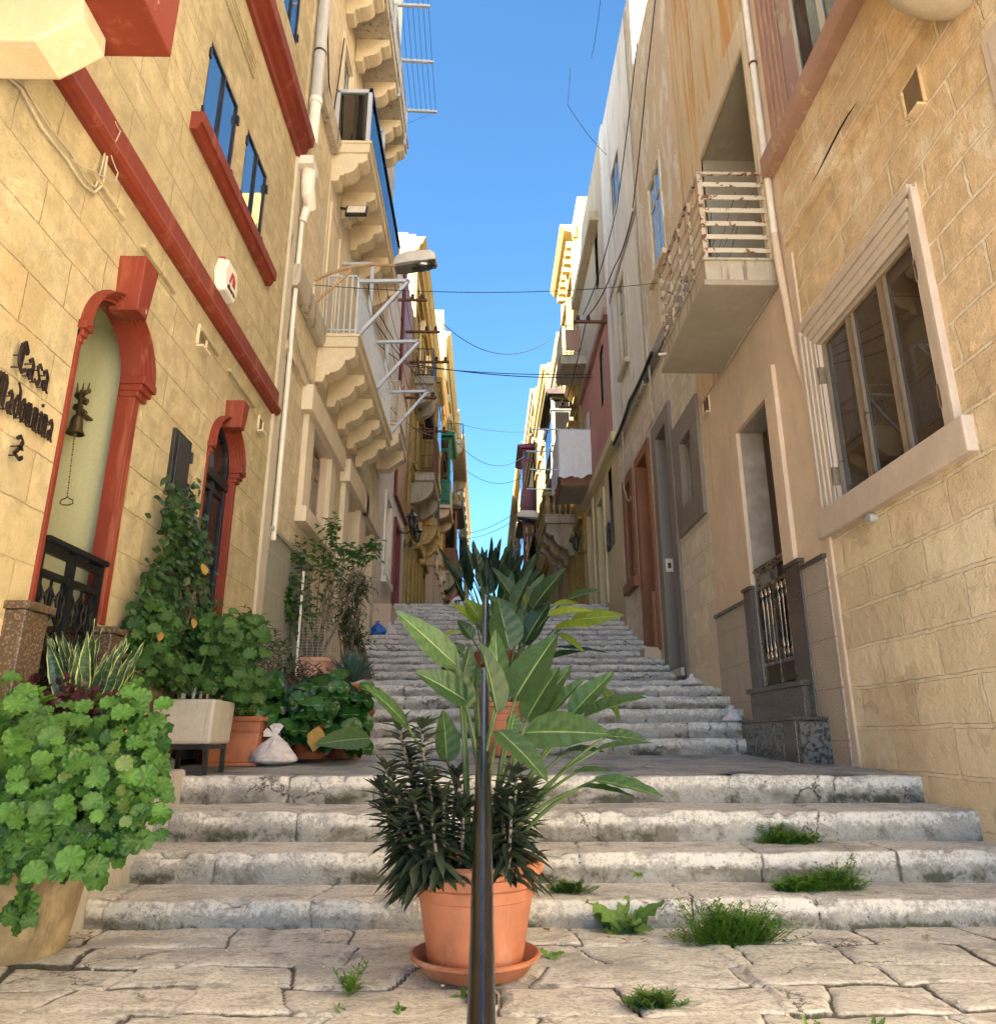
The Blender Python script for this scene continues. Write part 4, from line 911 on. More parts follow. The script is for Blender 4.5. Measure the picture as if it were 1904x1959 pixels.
# arched pilastered doorways on the far left
for (F, o, y_) in ((Fa, oa, 29.3), (Fb, ob, 31.6), (Fb, ob, 34.9)):
    m = MB(); archivolt(m, F, y_-.6, y_+.6, 7.4, .28, -.02, .3)
    F.box(m, y_-.9, y_-.6, 3.9, 7.4, -.02, .3); F.box(m, y_+.6, y_+.9, 3.9, 7.4, -.02, .3); F.box(m, y_-1.0, y_-.5, 7.3, 7.5, -.02, .38); F.box(m, y_+.5, y_+1.0, 7.3, 7.5, -.02, .38); F.box(m, y_-.2, y_+.2, 8.0, 8.5, -.02, .42)
    part('portal', m, M['peach_plaster'], o, bevel=.02)
    m = MB(); F.box(m, y_-.6, y_+.6, 3.9, 7.9, 0.0, .02); part('door', m, M['wood_dark'], o)
# ================= RIGHT 1 : orange limestone house with the big moulded window
bw = H(4.41, 5.97, 2.76, 4.26); uw = H(4.2, 5.85, 6.66, 8.6)
r1 = house('limestone_house', 'weathered orange stone house with a wide mauve framed three light window', Rr, 2.0, 6.27, -1.5, 19, 'orange_limestone', [bw, uw])
r0 = house('limestone_house', 'orange stone wall beside the camera below the rounded bay', Rr, -1.5, 2.0, -1.5, 19, 'orange_limestone', [])
r1.location.z = -1.5
f = window(Rr, r1, 4.41, 5.97, 2.76, 4.26, dep=.041, leaves=3, fm='gold_aluminium', gm='glass_bronze', fw=.03, rvm='mauve_moulding')
m = MB()
for a in (4.41, 4.93, 5.45): 
    for q in (.02, .46): Rr.box(m, a+q, a+q+.022, 2.79, 4.23, -.09, -.03)
part('glazing_bar', m, M['gold_aluminium'], f)
m = MB()
for zz in (3.0, 3.95): Rr.box(m, 4.39, 4.42, zz-.08, zz+.08, -.08, .02); Rr.box(m, 5.955, 5.985, zz-.08, zz+.08, -.08, .02)
part('hinge', m, M['gold_aluminium'], f)
b = MB(); w = .26
for i, (q0, q1, o) in enumerate(((.20, .26, .05), (.13, .19, .04), (.065, .125, .03), (.0, .06, .02))):
    Rr.box(b, 5.97+q0, 5.97+q1, 2.76, 4.26+q1, -.04, o); Rr.box(b, 4.41-q1*.62, 4.41-q0*.62, 2.76, 4.26+q1, -.04, o)
    Rr.box(b, 4.41-q0*.62, 5.97+q0, 4.26+q0*1.2, 4.26+q1*1.2, -.04, o+.001)
Rr.box(b, 4.25, 4.41, 2.76, 4.56, -.04, .012); Rr.box(b, 5.97, 6.22, 2.76, 4.56, -.04, .012); Rr.box(b, 4.41, 5.97, 4.26, 4.56, -.04, .0115)
part('window_surround', b, M['mauve_moulding'], r1, bevel=.006)
m = MB(); Rr.box(m, 4.16, 6.30, 2.52, 2.76, -.04, .07); part('window_sill', m, M['mauve_moulding'], r1, bevel=.012)
m = MB(); Rr.box(m, 2.0, 6.27, 5.53, 6.02, -.02, .05); part('string_course', m, M['orange_limestone'], r1, bevel=.012)
def crack():
    m = MB(); pts = [(3600-0, 0)]
    a = [(3238, 745), (3270, 690), (3310, 610), (3350, 530), (3390, 460), (3430, 405)]
    P = []
    for x, y in a:
        q = Rr.at(x/2.0914, y/2.0914, .052); P.append(Rr.p(q[0], q[1], .0525))
    wd = [.0, .008, .016, .016, .012, 0]
    for i in range(5): m.quad(P[i]-V((0, 0, wd[i])), P[i+1]-V((0, 0, wd[i+1])), P[i+1]+V((0, 0, wd[i+1])), P[i]+V((0, 0, wd[i])))
    part('crack', m, M['dark_interior'], r1, fix=False)
crack()
vent(Rr, r1, 4.1, 5.15, .20, .30, 'orange_limestone')
# upper window, pink moulded frame, pale aluminium, curtain behind clear glass
f = window(Rr, r1, 4.2, 5.85, 6.66, 8.6, dep=.14, leaves=3, fm='shutter_cream', gm='glass_clear', fw=.05, rvm='pink_moulding')
b = MB()
for i, (q0, q1, o) in enumerate(((.26, .36, .05), (.17, .24, .04), (.09, .15, .03), (.0, .07, .02))): Rr.box(b, 5.85+q0, 5.85+q1, 6.66, 8.6+q1, -.04, o); Rr.box(b, 4.2-q1, 4.2-q0, 6.66, 8.6+q1, -.04, o)
Rr.box(b, 5.85, 6.24, 6.66, 8.9, -.04, .012); part('window_surround', b, M['pink_moulding'], r1, bevel=.008)
m = MB(); Rr.box(m, 3.7, 6.38, 6.44, 6.66, -.04, .13); part('window_sill', m, M['pink_moulding'], r1, bevel=.012)
# rounded bay underside
def bay():
    m = MB(); n, k = 28, 12; vs = []; fs = []; c = V((XR+.05, 2.55, 5.75)); rx, ry, rz = .93, 1.22, .62
    prof = [(math.sin(math.pi/2*i/k)**.45, -math.cos(math.pi/2*i/k)**.6) for i in range(k+1)]+[(1.02, .5), (1.05, 1.5), (1.05, 3)]
    for r, z in prof:
        for j in range(n+1): a = math.pi*j/n; vs.append(c+V((-math.sin(a)**.8*rx*r, -math.cos(a)*ry*r, z*rz)))
    for i in range(len(prof)-1):
        for j in range(n): fs.append((i*(n+1)+j, i*(n+1)+j+1, (i+1)*(n+1)+j+1, (i+1)*(n+1)+j))
    m.add(vs, fs); part('rounded_bay', m, M['bay_plaster'], r1, smooth=True, angle=None)
bay()
m = MB(); q = Rr.p(4.90, 2.35, 0); m.tube([Rr.p(5.43, 2.47, 0), Rr.p(5.43, 2.47, .06)], .035, n=14); part('vent_cap', m, M['pvc_grey'], r1, smooth=True)
m = MB(); Rr.box(m, 6.18, 6.29, .5, 5.4, -.02, .02); part('quoin_strip', m, M['peach_plaster'], r1, bevel=.01)
# second moulded frame just entering at the right edge
m = MB(); Rr.box(m, 2.7, 3.42, 1.0, 4.85, -.02, .03); Rr.box(m, 2.8, 3.35, 1.0, 4.78, .03, .045); part('panel_frame', m, M['mauve_moulding'], r1, bevel=.01)
# ================= RIGHT 2 : tan plastered house, tiled dado, granite doorway, rusty balcony
dr_ = H(7.16, 8.10, 1.36, 4.30); lg = H(6.62, 8.52, 5.62, 8.60)
r2 = house('plaster_house', 'tan plastered house with grey tiled dado and rusty balcony over a granite doorway', Rr, 6.27, 9.5, -1.5, 17.2, 'tan_plaster', [dr_, lg])
m = MB(); Rr.box(m, 6.27, 6.80, .3, 2.36, -.02, .035); Rr.box(m, 8.32, 9.5, .3, 2.33, -.02, .035); part('tile_dado', m, M['grey_tile'], r2, bevel=.003)
m = MB(); Rr.box(m, 6.27, 6.80, 2.36, 2.40, -.02, .06); Rr.box(m, 8.32, 9.5, 2.33, 2.37, -.02, .06)
for (a, b) in ((6.78, 7.14), (8.12, 8.36)): Rr.box(m, a, b, .5, 2.44, -.3, .05); Rr.box(m, a-.01, b+.01, 2.44, 2.48, -.3, .07)
Rr.box(m, 6.9, 8.3, .5, 1.32, -.3, .10); Rr.box(m, 6.86, 8.34, 1.32, 1.37, -.32, .13); part('granite_surround', m, M['granite_dark'], r2, bevel=.005)
m = MB(); Rr.box(m, 6.62, 8.02, .45, 1.01, -.02, .32); Rr.box(m, 6.60, 8.04, 1.01, 1.04, -.02, .335); s = part('doorstep', m, M['granite_dark'], r2, bevel=.005)
m = MB(); Rr.box(m, 6.9, 7.9, .62, .99, .32, .324); m.box(XR-.29, XR-.02, 6.596, 6.6+.01, .62, .99); part('step_panel', m, M['granite_black'], s)
surround(Rr, r2, 7.16, 8.10, 2.48, 4.30, .26, .045, 'tan_plaster', name='door_surround')
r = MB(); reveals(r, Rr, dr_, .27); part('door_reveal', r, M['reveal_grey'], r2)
m = MB(); Rr.box(m, 7.16, 8.10, 1.36, 4.30, -.33, -.27); Rr.box(m, 7.20, 7.60, 1.5, 4.2, -.27, -.25); Rr.box(m, 7.66, 8.06, 1.5, 4.2, -.27, -.25); d = part('door', m, M['wood_dark'], r2, bevel=.006)
m = MB(); m.tube([Rr.p(7.55, 3.1, -.25), Rr.p(7.55, 3.1, -.18)], .03, n=10); m.ball(Rr.p(7.55, 3.1, -.16), .045); part('handle', m, M['brass_old'], d, smooth=True)
m = MB(); Rr.box(m, 7.36, 7.62, 2.62, 3.02, -.26, -.16); Rr.box(m, 7.38, 7.60, 2.66, 2.98, -.16, -.145); part('letter_box', m, M['brass_old'], d, bevel=.008)
# bronze gate with turned balusters
m = MB(); zb, zt, o = 1.39, 2.62, -.02
for yy in (7.19, 7.62, 8.06): Rr.box(m, yy-.018, yy+.018, zb, zt, o-.018, o+.018)
for zz in (zb+.22, zt-.20, zt-.03): Rr.box(m, 7.19, 8.06, zz-.018, zz+.018, o-.016, o+.016)
Rr.box(m, 7.16, 8.09, zt-.01, zt+.02, o-.04, o+.04)
for yy in (7.30, 7.41, 7.51, 7.74, 7.85, 7.96):
    c = Rr.p(yy, 0, o); h0, h1_ = zb+.24, zt-.22; H_ = h1_-h0
    m.lathe([(.010, h0), (.026, h0+.03), (.030, h0+.07), (.012, h0+.10), (.024, h0+.15), (.011, h0+.20), (.011, h1_-.20), (.024, h1_-.15), (.012, h1_-.10), (.030, h1_-.07), (.026, h1_-.03), (.010, h1_)], c, n=10)
g = part('gate', m, M['steel'], r2, smooth=True)
m = MB(); Rr.box(m, 7.22, 7.59, zb+.02, zb+.20, -.026, -.014); Rr.box(m, 7.65, 8.03, zb+.02, zb+.20, -.026, -.014); part('panel', m, M['brass_old'], g)
vent(Rr, r2, 9.2, 5.17, .26, .26, 'tan_plaster')
# loggia : floor, ceiling, back wall
m = MB(); a, b, c, d, dp = 6.62, 8.52, 5.62, 8.60, 1.6
m.quad(Rr.p(a, c), Rr.p(a, d), Rr.p(a, d, -dp), Rr.p(a, c, -dp)); m.quad(Rr.p(b, c), Rr.p(b, d), Rr.p(b, d, -dp), Rr.p(b, c, -dp)); m.quad(Rr.p(a, d), Rr.p(b, d), Rr.p(b, d, -dp), Rr.p(a, d, -dp)); m.quad(Rr.p(a, c), Rr.p(b, c), Rr.p(b, c, -dp), Rr.p(a, c, -dp)); m.quad(Rr.p(a, c, -dp), Rr.p(b, c, -dp), Rr.p(b, d, -dp), Rr.p(a, d, -dp))
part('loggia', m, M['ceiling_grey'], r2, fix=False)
m = MB(); Rr.box(m, 6.72, 8.45, 8.58, 9.0, -.02, .04); Rr.box(m, 6.6, 6.72, 5.62, 9.0, -.02, .04); part('loggia_surround', m, M['cream_plaster'], r2, bevel=.02)
m = MB(); Rr.box(m, 8.52, 9.5, 5.3, 17.1, -.02, .012); part('upper_render', m, M['upper_tan_plaster'], r2)
m = MB(); Rr.box(m, 6.3, 8.52, 9.0, 17.1, -.02, .012); part('upper_render', m, M['upper_tan_plaster'], r2)
vent(Rr, r2, 9.0, 8.3, .2, .3, 'upper_tan_plaster')
# balcony slab
m = MB(); Rr.box(m, 6.58, 8.45, 5.33, 5.61, -.02, .74); s = part('balcony', m, M['stained_stone'], r2, bevel=.02)
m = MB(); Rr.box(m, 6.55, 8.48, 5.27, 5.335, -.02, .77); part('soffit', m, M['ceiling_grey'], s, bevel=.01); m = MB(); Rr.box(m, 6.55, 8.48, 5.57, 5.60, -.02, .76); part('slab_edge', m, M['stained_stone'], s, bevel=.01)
m = MB(); zt = 6.68
for i in range(6):
    zz = 5.72+i*.165; Rr.box(m, 6.60, 6.612, zz-.028, zz+.028, .02, .72)
Rr.box(m, 8.40, 8.41, 5.7, 5.75, .02, .72)
for i in range(1, 6): zz = 5.72+i*.165; Rr.box(m, 8.40, 8.41, zz-.03, zz+.03, .02, .72)
part('railing', m, M['rusty'], s, bevel=.003)
m = MB()
for i in range(5): zz = 5.75+i*.17; m.tube([Rr.p(6.60, zz, .71), Rr.p(8.41, zz, .71)], .013, n=8)
part('railing', m, M['rail_cream'], s, smooth=True)
m = MB()
for yy in (6.61, 7.06, 7.5, 7.95, 8.41): m.bar(Rr.p(yy, 5.6, .71), Rr.p(yy, zt, .71), .03)
Rr.box(m, 6.60, 8.42, zt-.01, zt+.02, .69, .73); Rr.box(m, 6.59, 6.62, zt-.012, zt+.018, 0, .73); Rr.box(m, 6.59, 6.62, 5.6, 6.68, .69, .735)
for k in range(14):
    q = R.uniform(5.65, 6.66); m.ball(Rr.p(6.605, q, .712), .010+R.random()*.010, n=6, m=4)
for k in range(26):
    yy = R.choice((7.06, 7.5, 7.95, 8.41)); m.ball(Rr.p(yy, R.uniform(5.65, 6.66), .712), .008+R.random()*.012, n=6, m=4)
part('railing_post', m, M['rusty_dark'], s)
m = MB()
for k in range(7): m.tube([Rr.p(6.62+.25*k, 6.67, .02+.2*(k % 3)), Rr.p(7.3+.15*k, 5.65, .6-.1*(k % 4))], .004, n=4)
part('tie_wire', m, M['cable'], s)
m = MB(); m.tube([Rr.p(8.3, 5.45, .74), Rr.p(8.3, 5.44, .84)], .016, n=8); part('drain_spout', m, M['pvc_white'], s)
# white downpipe on the seam
o = thing('drainpipe', 'thin white downpipe running beside the rusty balcony', 'drainpipe', (XR-.05, 6.42, 5.6))
m = MB(); m.tube([Rr.p(6.42, 12, .05), Rr.p(6.42, 5.9, .05), Rr.p(6.42, 5.75, .05)], .036, n=10)
part('pipe', m, M['pvc_white'], o, smooth=True)
m = MB(); m.tube([Rr.p(6.42, 5.78, .05), Rr.p(6.40, 5.35, .05), Rr.p(6.36, 4.4, .02), Rr.p(6.36, 4.0, -.02)], [.04, .04, .035, .02], n=10); part('lower_pipe', m, M['peach_plaster'], o, smooth=True)
m = MB()
for z in (6.5, 8.0, 9.5): m.tube([Rr.p(6.42, z-.012, .05), Rr.p(6.42, z+.012, .05)], .046, n=10)
part('clamp', m, M['rust_iron'], o)
# ================= RIGHT 3 : pale stone ground floor, peeling upper floors
gd = H(11.05, 12.2, 1.9, 6.15); gd = H(11.32, 12.05, 1.9, 5.85); gw = H(9.95, 10.55, 4.15, 5.15); bd = H(12.85, 13.7, 2.2, 5.95); lt = H(14.45, 15.1, 3.9, 5.95)
u = [H(10.62, 11.42, 8.62, 10.55), H(13.98, 14.66, 8.46, 10.5), H(13.86, 14.8, 12.64, 13.8)]
r3 = house('stone_house', 'pale stone house with grey and brown framed doors under peeling white plaster storeys', Rr, 9.5, 15.75, -1.5, 16.1, 'pale_limestone', [gd, gw, bd, lt]+u)
def sheet(F, par, y0, y1, z0, z1, holes, o, mat, name='render_coat'):
    m = MB(); ys = sorted({y0, y1} | {h['y0'] for h in holes} | {h['y1'] for h in holes}); zs = sorted({z0, z1} | {h['z0'] for h in holes} | {h['z1'] for h in holes}); ys = [y for y in ys if y0 <= y <= y1]; zs = [z for z in zs if z0 <= z <= z1]
    for a, b in zip(ys, ys[1:]):
        for c, d in zip(zs, zs[1:]):
            if any(h['y0'] < (a+b)/2 < h['y1'] and h['z0'] < (c+d)/2 < h['z1'] for h in holes): continue
            m.quad(F.p(a, c, o), F.p(b, c, o), F.p(b, d, o), F.p(a, d, o))
    m.quad(F.p(y0, z0, o), F.p(y0, z1, o), F.p(y0, z1, -.02), F.p(y0, z0, -.02)); m.quad(F.p(y0, z0, o), F.p(y1, z0, o), F.p(y1, z0, -.02), F.p(y0, z0, -.02)); m.quad(F.p(y0, z1, o), F.p(y1, z1, o), F.p(y1, z1, -.02), F.p(y0, z1, -.02)); m.quad(F.p(y1, z0, o), F.p(y1, z1, o), F.p(y1, z1, -.02), F.p(y1, z0, -.02))
    return part(name, m, M[mat], par, fix=False)
sheet(Rr, r3, 9.5, 12.3, 7.3, 16.08, u, .015, 'peeling_plaster'); sheet(Rr, r3, 12.3, 15.72, 7.3, 16.09, u, .022, 'grey_white_plaster')
window(Rr, r3, 9.95, 10.55, 4.15, 5.15, dep=.05, leaves=2, fm='gold_aluminium', gm='glass_mirror', fw=.045, rvm='grey_paint'); surround(Rr, r3, 9.95, 10.55, 4.15, 5.15, .38, .05, 'grey_paint', bottom=True)
door(Rr, r3, 11.32, 12.05, 1.9, 5.85, dep=.3, mat='grey_paint', rv='grey_paint'); surround(Rr, r3, 11.32, 12.05, 1.7, 5.85, .28, .05, 'grey_paint', name='door_surround')
m = MB(); m.box(XR-.005, XR+.12, 12.035, 12.05, 3.5, 3.72); s = part('door_number', m, M['plastic_white'], r3)
m = MB(); m.box(XR+.03, XR+.085, 12.03, 12.036, 3.56, 3.65); part('bell_push', m, M['brass_old'], s)
m = MB(); Rr.box(m, 11.15, 12.2, 1.75, 1.87, -.3, .1); part('doorstep', m, M['concrete'], r3, bevel=.01)
door(Rr, r3, 12.85, 13.7, 2.2, 5.95, dep=.2, mat='brown_paint', rv='brown_paint'); surround(Rr, r3, 12.85, 13.7, 2.3, 5.95, .2, .05, 'brown_paint', name='door_surround')
m = MB(); Rr.box(m, 12.66, 12.86, 2.35, 3.3, .05, .12); part('jamb_block', m, M['brown_paint'], r3, bevel=.015)
surround(Rr, r3, 14.45, 15.1, 3.9, 5.95, .22, .045, 'brown_paint', sill=.2); window(Rr, r3, 14.45, 15.1, 3.9, 5.95, dep=.03, leaves=1, fm='brown_paint', gm='dark_interior', rvm='brown_paint')
m = MB()
for i in range(9): Rr.box(m, 14.48+.075*i, 14.5+.075*i, 3.95, 5.9, -.04, -.02)
for i in range(26): Rr.box(m, 14.48, 15.08, 3.97+.075*i, 3.99+.075*i, -.035, -.018)
part('lattice', m, M['wood_brown'], r3)
for h in u: window(Rr, r3, h['y0'], h['y1'], h['z0'], h['z1'], dep=.004, leaves=2, fm='pvc_grey', gm='glass_sky', fw=.035, rail=h['z1']-(h['z1']-h['z0'])*.28 if h['z1'] < 11 else None)
surround(Rr, r3, 10.62, 11.42, 8.62, 10.55, .10, .03, 'peeling_plaster', sill=.1); surround(Rr, r3, 13.98, 14.66, 8.46, 10.5, .10, .05, 'beige_old_plaster', sill=.12)
m = MB(); Rr.box(m, 9.5, 12.5, 7.15, 7.42, -.02, .08); part('string_course', m, M['grey_paint'], r3, bevel=.01)
m = MB(); Rr.box(m, 12.5, 15.74, 7.12, 7.35, -.02, .10); Rr.box(m, 12.3, 15.74, 10.9, 11.05, -.02, .05); Rr.box(m, 12.28, 12.40, 7.35, 16, -.02, .05); part('string_course', m, M['stained_stone'], r3, bevel=.01)
for i, (a, b, z) in enumerate(((12.7, 13.9, 1.95), (12.7, 13.9, 2.1))): pass
m = MB(); Rr.box(m, 12.6, 13.35, 1.3, 1.9, 0, .42); Rr.box(m, 12.55, 13.4, 1.9, 2.0, 0, .46); Rr.box(m, 12.7, 13.3, 2.0, 2.35, 0, .3); part('door_steps', m, M['peach_plaster'], r3, bevel=.02)
# parapet wall on top, tall blind plaster
# ================= RIGHT 4 : yellow ground floor, pink and beige upper floors
y1d = H(18.0, 18.85, 4.0, 6.75); y2d = H(19.9, 20.9, 4.0, 7.2); y3 = H(16.7, 17.15, 5.2, 7.1); pk = H(16.95, 17.6, 9.0, 10.6); bg = H(17.0, 17.6, 12.4, 14.2)
r4 = house('plaster_house', 'house with yellow ground floor, pink middle storey and beige top behind the hung sheet', Rr, 15.75, 21.3, -1.5, 16.3, 'yellow_plaster', [y1d, y2d, y3, pk, bg])
sheet(Rr, r4, 15.75, 21.28, 7.55, 10.9, [pk], .02, 'pink_plaster'); sheet(Rr, r4, 16.1, 21.28, 11.0, 16.28, [bg], .024, 'beige_old_plaster')
sheet(Rr, r4, 15.75, 16.1, 7.55, 16.28, [], .03, 'grey_white_plaster')
m = MB(); Rr.box(m, 15.75, 21.3, 7.35, 7.6, -.02, .14); part('string_course', m, M['yellow_plaster'], r4, bevel=.01)
m = MB(); Rr.box(m, 16.1, 21.3, 10.85, 11.05, -.02, .12); part('string_course', m, M['pink_moulding'], r4, bevel=.01)
m = MB(); Rr.box(m, 16.8, 21.2, 14.15, 14.45, -.02, .26); part('hood', m, M['beige_old_plaster'], r4, bevel=.01)
door(Rr, r4, 18.0, 18.85, 4.0, 6.75, dep=.3, mat='wood_brown', rv='yellow_plaster'); surround(Rr, r4, 18.0, 18.85, 4, 6.75, .2, .05, 'yellow_plaster', name='door_surround')
door(Rr, r4, 19.9, 20.9, 4.0, 7.2, dep=.3, mat='wood_brown', rv='yellow_plaster'); surround(Rr, r4, 19.9, 20.9, 4, 7.1, .2, .05, 'yellow_plaster', name='door_surround')
window(Rr, r4, 16.7, 17.15, 5.2, 7.1, dep=.06, leaves=1, fm='wood_dark', gm='glass_dark'); window(Rr, r4, 16.95, 17.6, 9.0, 10.6, dep=.04, fm='pvc_grey', gm='glass_mirror'); window(Rr, r4, 17.0, 17.6, 12.4, 14.2, dep=.06, fm='pvc_grey', gm='glass_mirror')
m = MB(); Rr.box(m, 17.2, 17.6, 5.2, 5.85, 0, .05); part('wall_plaque', m, M['plaque_blue'], r4, bevel=.01)
s = balcony(Rr, r4, 19.72, 21.5, 7.95, .9, th=.3, slabm='brown_paint', rail='white_metal', rh=1.25, lip=False, gap=.16)
m = MB(); Rr.box(m, 19.76, 21.46, 7.64, 7.652, .02, .86); part('soffit', m, M['ceiling_grey'], s)
s = balcony(Rr, r4, 19.94, 21.4, 11.85, .78, th=.3, slabm='stained_stone', rail='rail_cream', rh=1.0, gap=.14)
m = MB(); Rr.box(m, 19.96, 19.98, 12.0, 12.7, .15, .62); part('privacy_panel', m, M['pink_moulding'], s)
m = MB(); Rr.box(m, 19.75, 20.3, 8.3, 9.9, .02, .07); part('open_shutter', m, M['shutter_cream'], r4, bevel=.01)
# hanging sheet
def sheet_mesh():
    m = MB(); nx, nz = 36, 26; vs = []; fs = []
    path = [Rr.p(19.66, 0, .03+(.88)*i/16) for i in range(17)]+[Rr.p(19.66+1.7*i/19, 0, .93) for i in range(1, 20)]
    for k in range(nz):
        for i, p in enumerate(path):
            f = k/(nz-1); w = .03+.05*f; n = fr(i*.33, f*1.2, 3)*w*2.2+math.sin(i*.9+f*2)*.012*f
            zz = 9.28-f*(1.42+fr(i*.25, 1, 9)*.18) if i > 2 else 9.28-f*1.34
            q = V(p); q.z = zz
            if i <= 16: q.y += -abs(n)-.02
            else: q.x += -abs(n)-.02
            vs.append(q)
    n = len(path)
    for k in range(nz-1):
        for i in range(n-1): fs.append((k*n+i, k*n+i+1, (k+1)*n+i+1, (k+1)*n+i))
    m.add(vs, fs); return m
solo('hanging_sheet', sheet_mesh(), M['cloth_white'], 'white bed sheet draped over the railing of the brown edged balcony', 'sheet', smooth=True, fix=False, angle=None)
dr = thing('drying_rack', 'thin metal drying arms reaching out beside the white sheet', 'drying rack', (XR-.9, 20, 7.9))
m = MB()
for z_ in (9.32, 8.1): m.bar(Rr.p(19.7, z_, .0), Rr.p(19.7, z_, 1.75), .035); m.bar(Rr.p(21.4, z_, .0), Rr.p(21.4, z_, 1.75), .035)
part('bracket', m, M['white_metal'], dr)
m = MB()
for k in range(4): m.tube([Rr.p(19.7, 9.34, 1.0+.22*k), Rr.p(21.4, 9.34, 1.0+.22*k)], .006, n=4)
part('line', m, M['cable'], dr)
# ================= RIGHT 5.. receding
r5, F5 = old_house('tall golden house with heavy sunlit cornice rising above its neighbours', 'R', 21.3, 25.2, 17.6, 'golden_limestone', [(4.8, 7.0), (9.2, 11), (13.0, 15.6)], ncol=2, cw_=.5, attic=(21.6, 24.5, 18.9, 'golden_limestone'))
m = MB(); F5.prism(m, [(12.2, -.02), (12.2, .1), (12.4, .3), (12.5, .3), (12.5, -.02)], 21.3, 25.2)
for k in range(8): F5.box(m, 21.5+k*.46, 21.7+k*.46, 16.75, 17.0, 0, .32)
for yy in (21.4, 23.1, 24.8): F5.box(m, yy, yy+.3, 12.6, 16.9, 0, .16)
part('pilaster', m, M['golden_limestone'], r5, bevel=.02)
r6, F6 = old_house('grey weathered facade with the stone balustraded balcony and timber box balcony', 'R', 25.2, 33, 15.8, 'grey_old_plaster', [(4.8, 7.4), (9.2, 11), (12.6, 14.2)], ncol=3, trims='cream_limestone', wm='grey_green_wood', attic=(29, 32.8, 17.8, 'grey_old_plaster'))
oriel(F5, r5, 23.9, 26.8, 9.6, 12.4, .72, 'grey_green_wood', roofm='wood_dark', basem='stained_stone', ncol=3, eave=.2, bh=.6)
s = balcony(F6, r6, 24.2, 27.6, 8.15, 1.0, th=.3, slabm='stained_stone', corbels=[24.5, 25.9, 27.2], ch=1.1, cw=.35, cstyle='scroll', do_rail=False)
m = MB()
for y_ in [24.25+.19*i for i in range(18)]:
    c = F6.p(y_, 8.15, .92); m.lathe([(.05, 0), (.05, .06), (.03, .10), (.07, .28), (.065, .36), (.03, .52), (.05, .6), (.05, .66)], c, n=8)
for o_ in [.1+.19*i for i in range(5)]:
    c = F6.p(24.28, 8.15, o_); m.lathe([(.05, 0), (.05, .06), (.03, .10), (.07, .28), (.065, .36), (.03, .52), (.05, .6), (.05, .66)], c, n=8)
F6.box(m, 24.18, 27.62, 8.81, 8.95, .83, 1.01); F6.box(m, 24.18, 24.38, 8.81, 8.95, 0, .83); part('balustrade', m, M['cream_limestone'], s)
r7, F7 = old_house('sunlit cream facade beyond the timber box balcony', 'R', 33, 41.5, 18.6, 'cream_limestone', [(5, 7.4), (9.2, 11.2), (13, 15)], ncol=4, trims='golden_limestone')
r8, F8 = old_house('far facade with two maroon enclosed balconies one above the other', 'R', 41.5, 55, 21.5, 'golden_limestone', [(5, 7.4), (9.2, 11.2), (13.4, 15.6), (17.5, 19.5)], ncol=5, trims='cream_limestone')
r9, F9 = old_house('farthest right facade, pale orange with thin balconies', 'R', 55, 96, 23, 'golden_limestone', [(5, 7.4), (9.2, 11.2), (13.4, 15.6), (17.5, 19.5)], ncol=13, trims='cream_limestone', cw_=.5)
oriel(F8, r8, 42.2, 45.4, 13.8, 17.7, .82, 'maroon_wood', roofm='maroon_wood', basem='stained_stone', ncol=3, eave=.3, bh=.8)
oriel(F8, r8, 42.0, 45.4, 9.2, 13.0, .82, 'maroon_wood', roofm='wood_dark', basem='stained_stone', ncol=3, eave=.3, bh=.9)
iron_balcony(F9, r9, 58, 62, 15.5, 1.1); iron_balcony(F9, r9, 58, 62, 11.3, 1.1)
# arched blue-grey door on the grey facade
m = MB(); F6.box(m, 29.6, 30.8, 4.0, 7.2, 0, .03); archivolt(m, F6, 30.19, 30.21, 7.2, .59, 0, .03); part('door', m, M['pvc_grey'], r6)
# ------------------------------------------------------------------ lamps, alarm box, bell, writing
def lantern(p, side, label, group=None):
    """wall lantern: p = wall point, arm goes out by n"""
    n = 1 if side == 'L' else -1; o = thing('wall_lantern', label, 'lantern', p, group)
    c = V(p)+V((n*.34, 0, .0)); m = MB()
    pts = [V(p)+V((n*.34*t, 0, -.02-.10*math.sin(math.pi*t))) for t in [i/8 for i in range(9)]]
    m.tube(pts, .014, n=6); m.box(p[0]-.015, p[0]+.015, p[1]-.05, p[1]+.05, p[2]-.14, p[2]+.08)
    sp = [V(p)+V((n*(.14+.05*math.cos(a)), 0, -.03+.05*math.sin(a))) for a in [i*.7 for i in range(9)]]; m.tube(sp, .008, n=5)
    part('bracket', m, M['iron_black'], o)
    m = MB(); z0 = c.z+.0
    def ring(r, z): return [(c.x+r*math.cos(math.pi*2*k/6+.5), c.y+r*math.sin(math.pi*2*k/6+.5), z) for k in range(6)]
    m.lathe([(.03, .0), (.075, .03), (.075, .05), (.07, .05)], (c.x, c.y, z0), n=6)
    a_, b_ = ring(.075, z0+.05), ring(.125, z0+.33)
    for k in range(6): m.bar(a_[k], b_[k], .014)
    m.lathe([(.15, .33), (.155, .35), (.11, .41), (.05, .46), (.035, .49), (.05, .51), (.02, .53), (.012, .58), (.0, .60)], (c.x, c.y, z0), n=6); f = part('lantern_cage', m, M['iron_black'], o)
    m = MB(); m.lathe([(.068, .05), (.118, .325)], (c.x, c.y, z0), n=6); part('glass', m, M['glass_clear'], f); return o
pa = L.at(757, 1022); pb = L.at(770, 1042)
lantern(L.p(19.0, 6.15, .03), 'L', 'black wall lantern nearer of the pair by the maroon door', 'lanterns on the maroon house'); lantern(L.p(20.6, 6.2, .03), 'L', 'black wall lantern farther of the pair by the maroon door', 'lanterns on the maroon house')
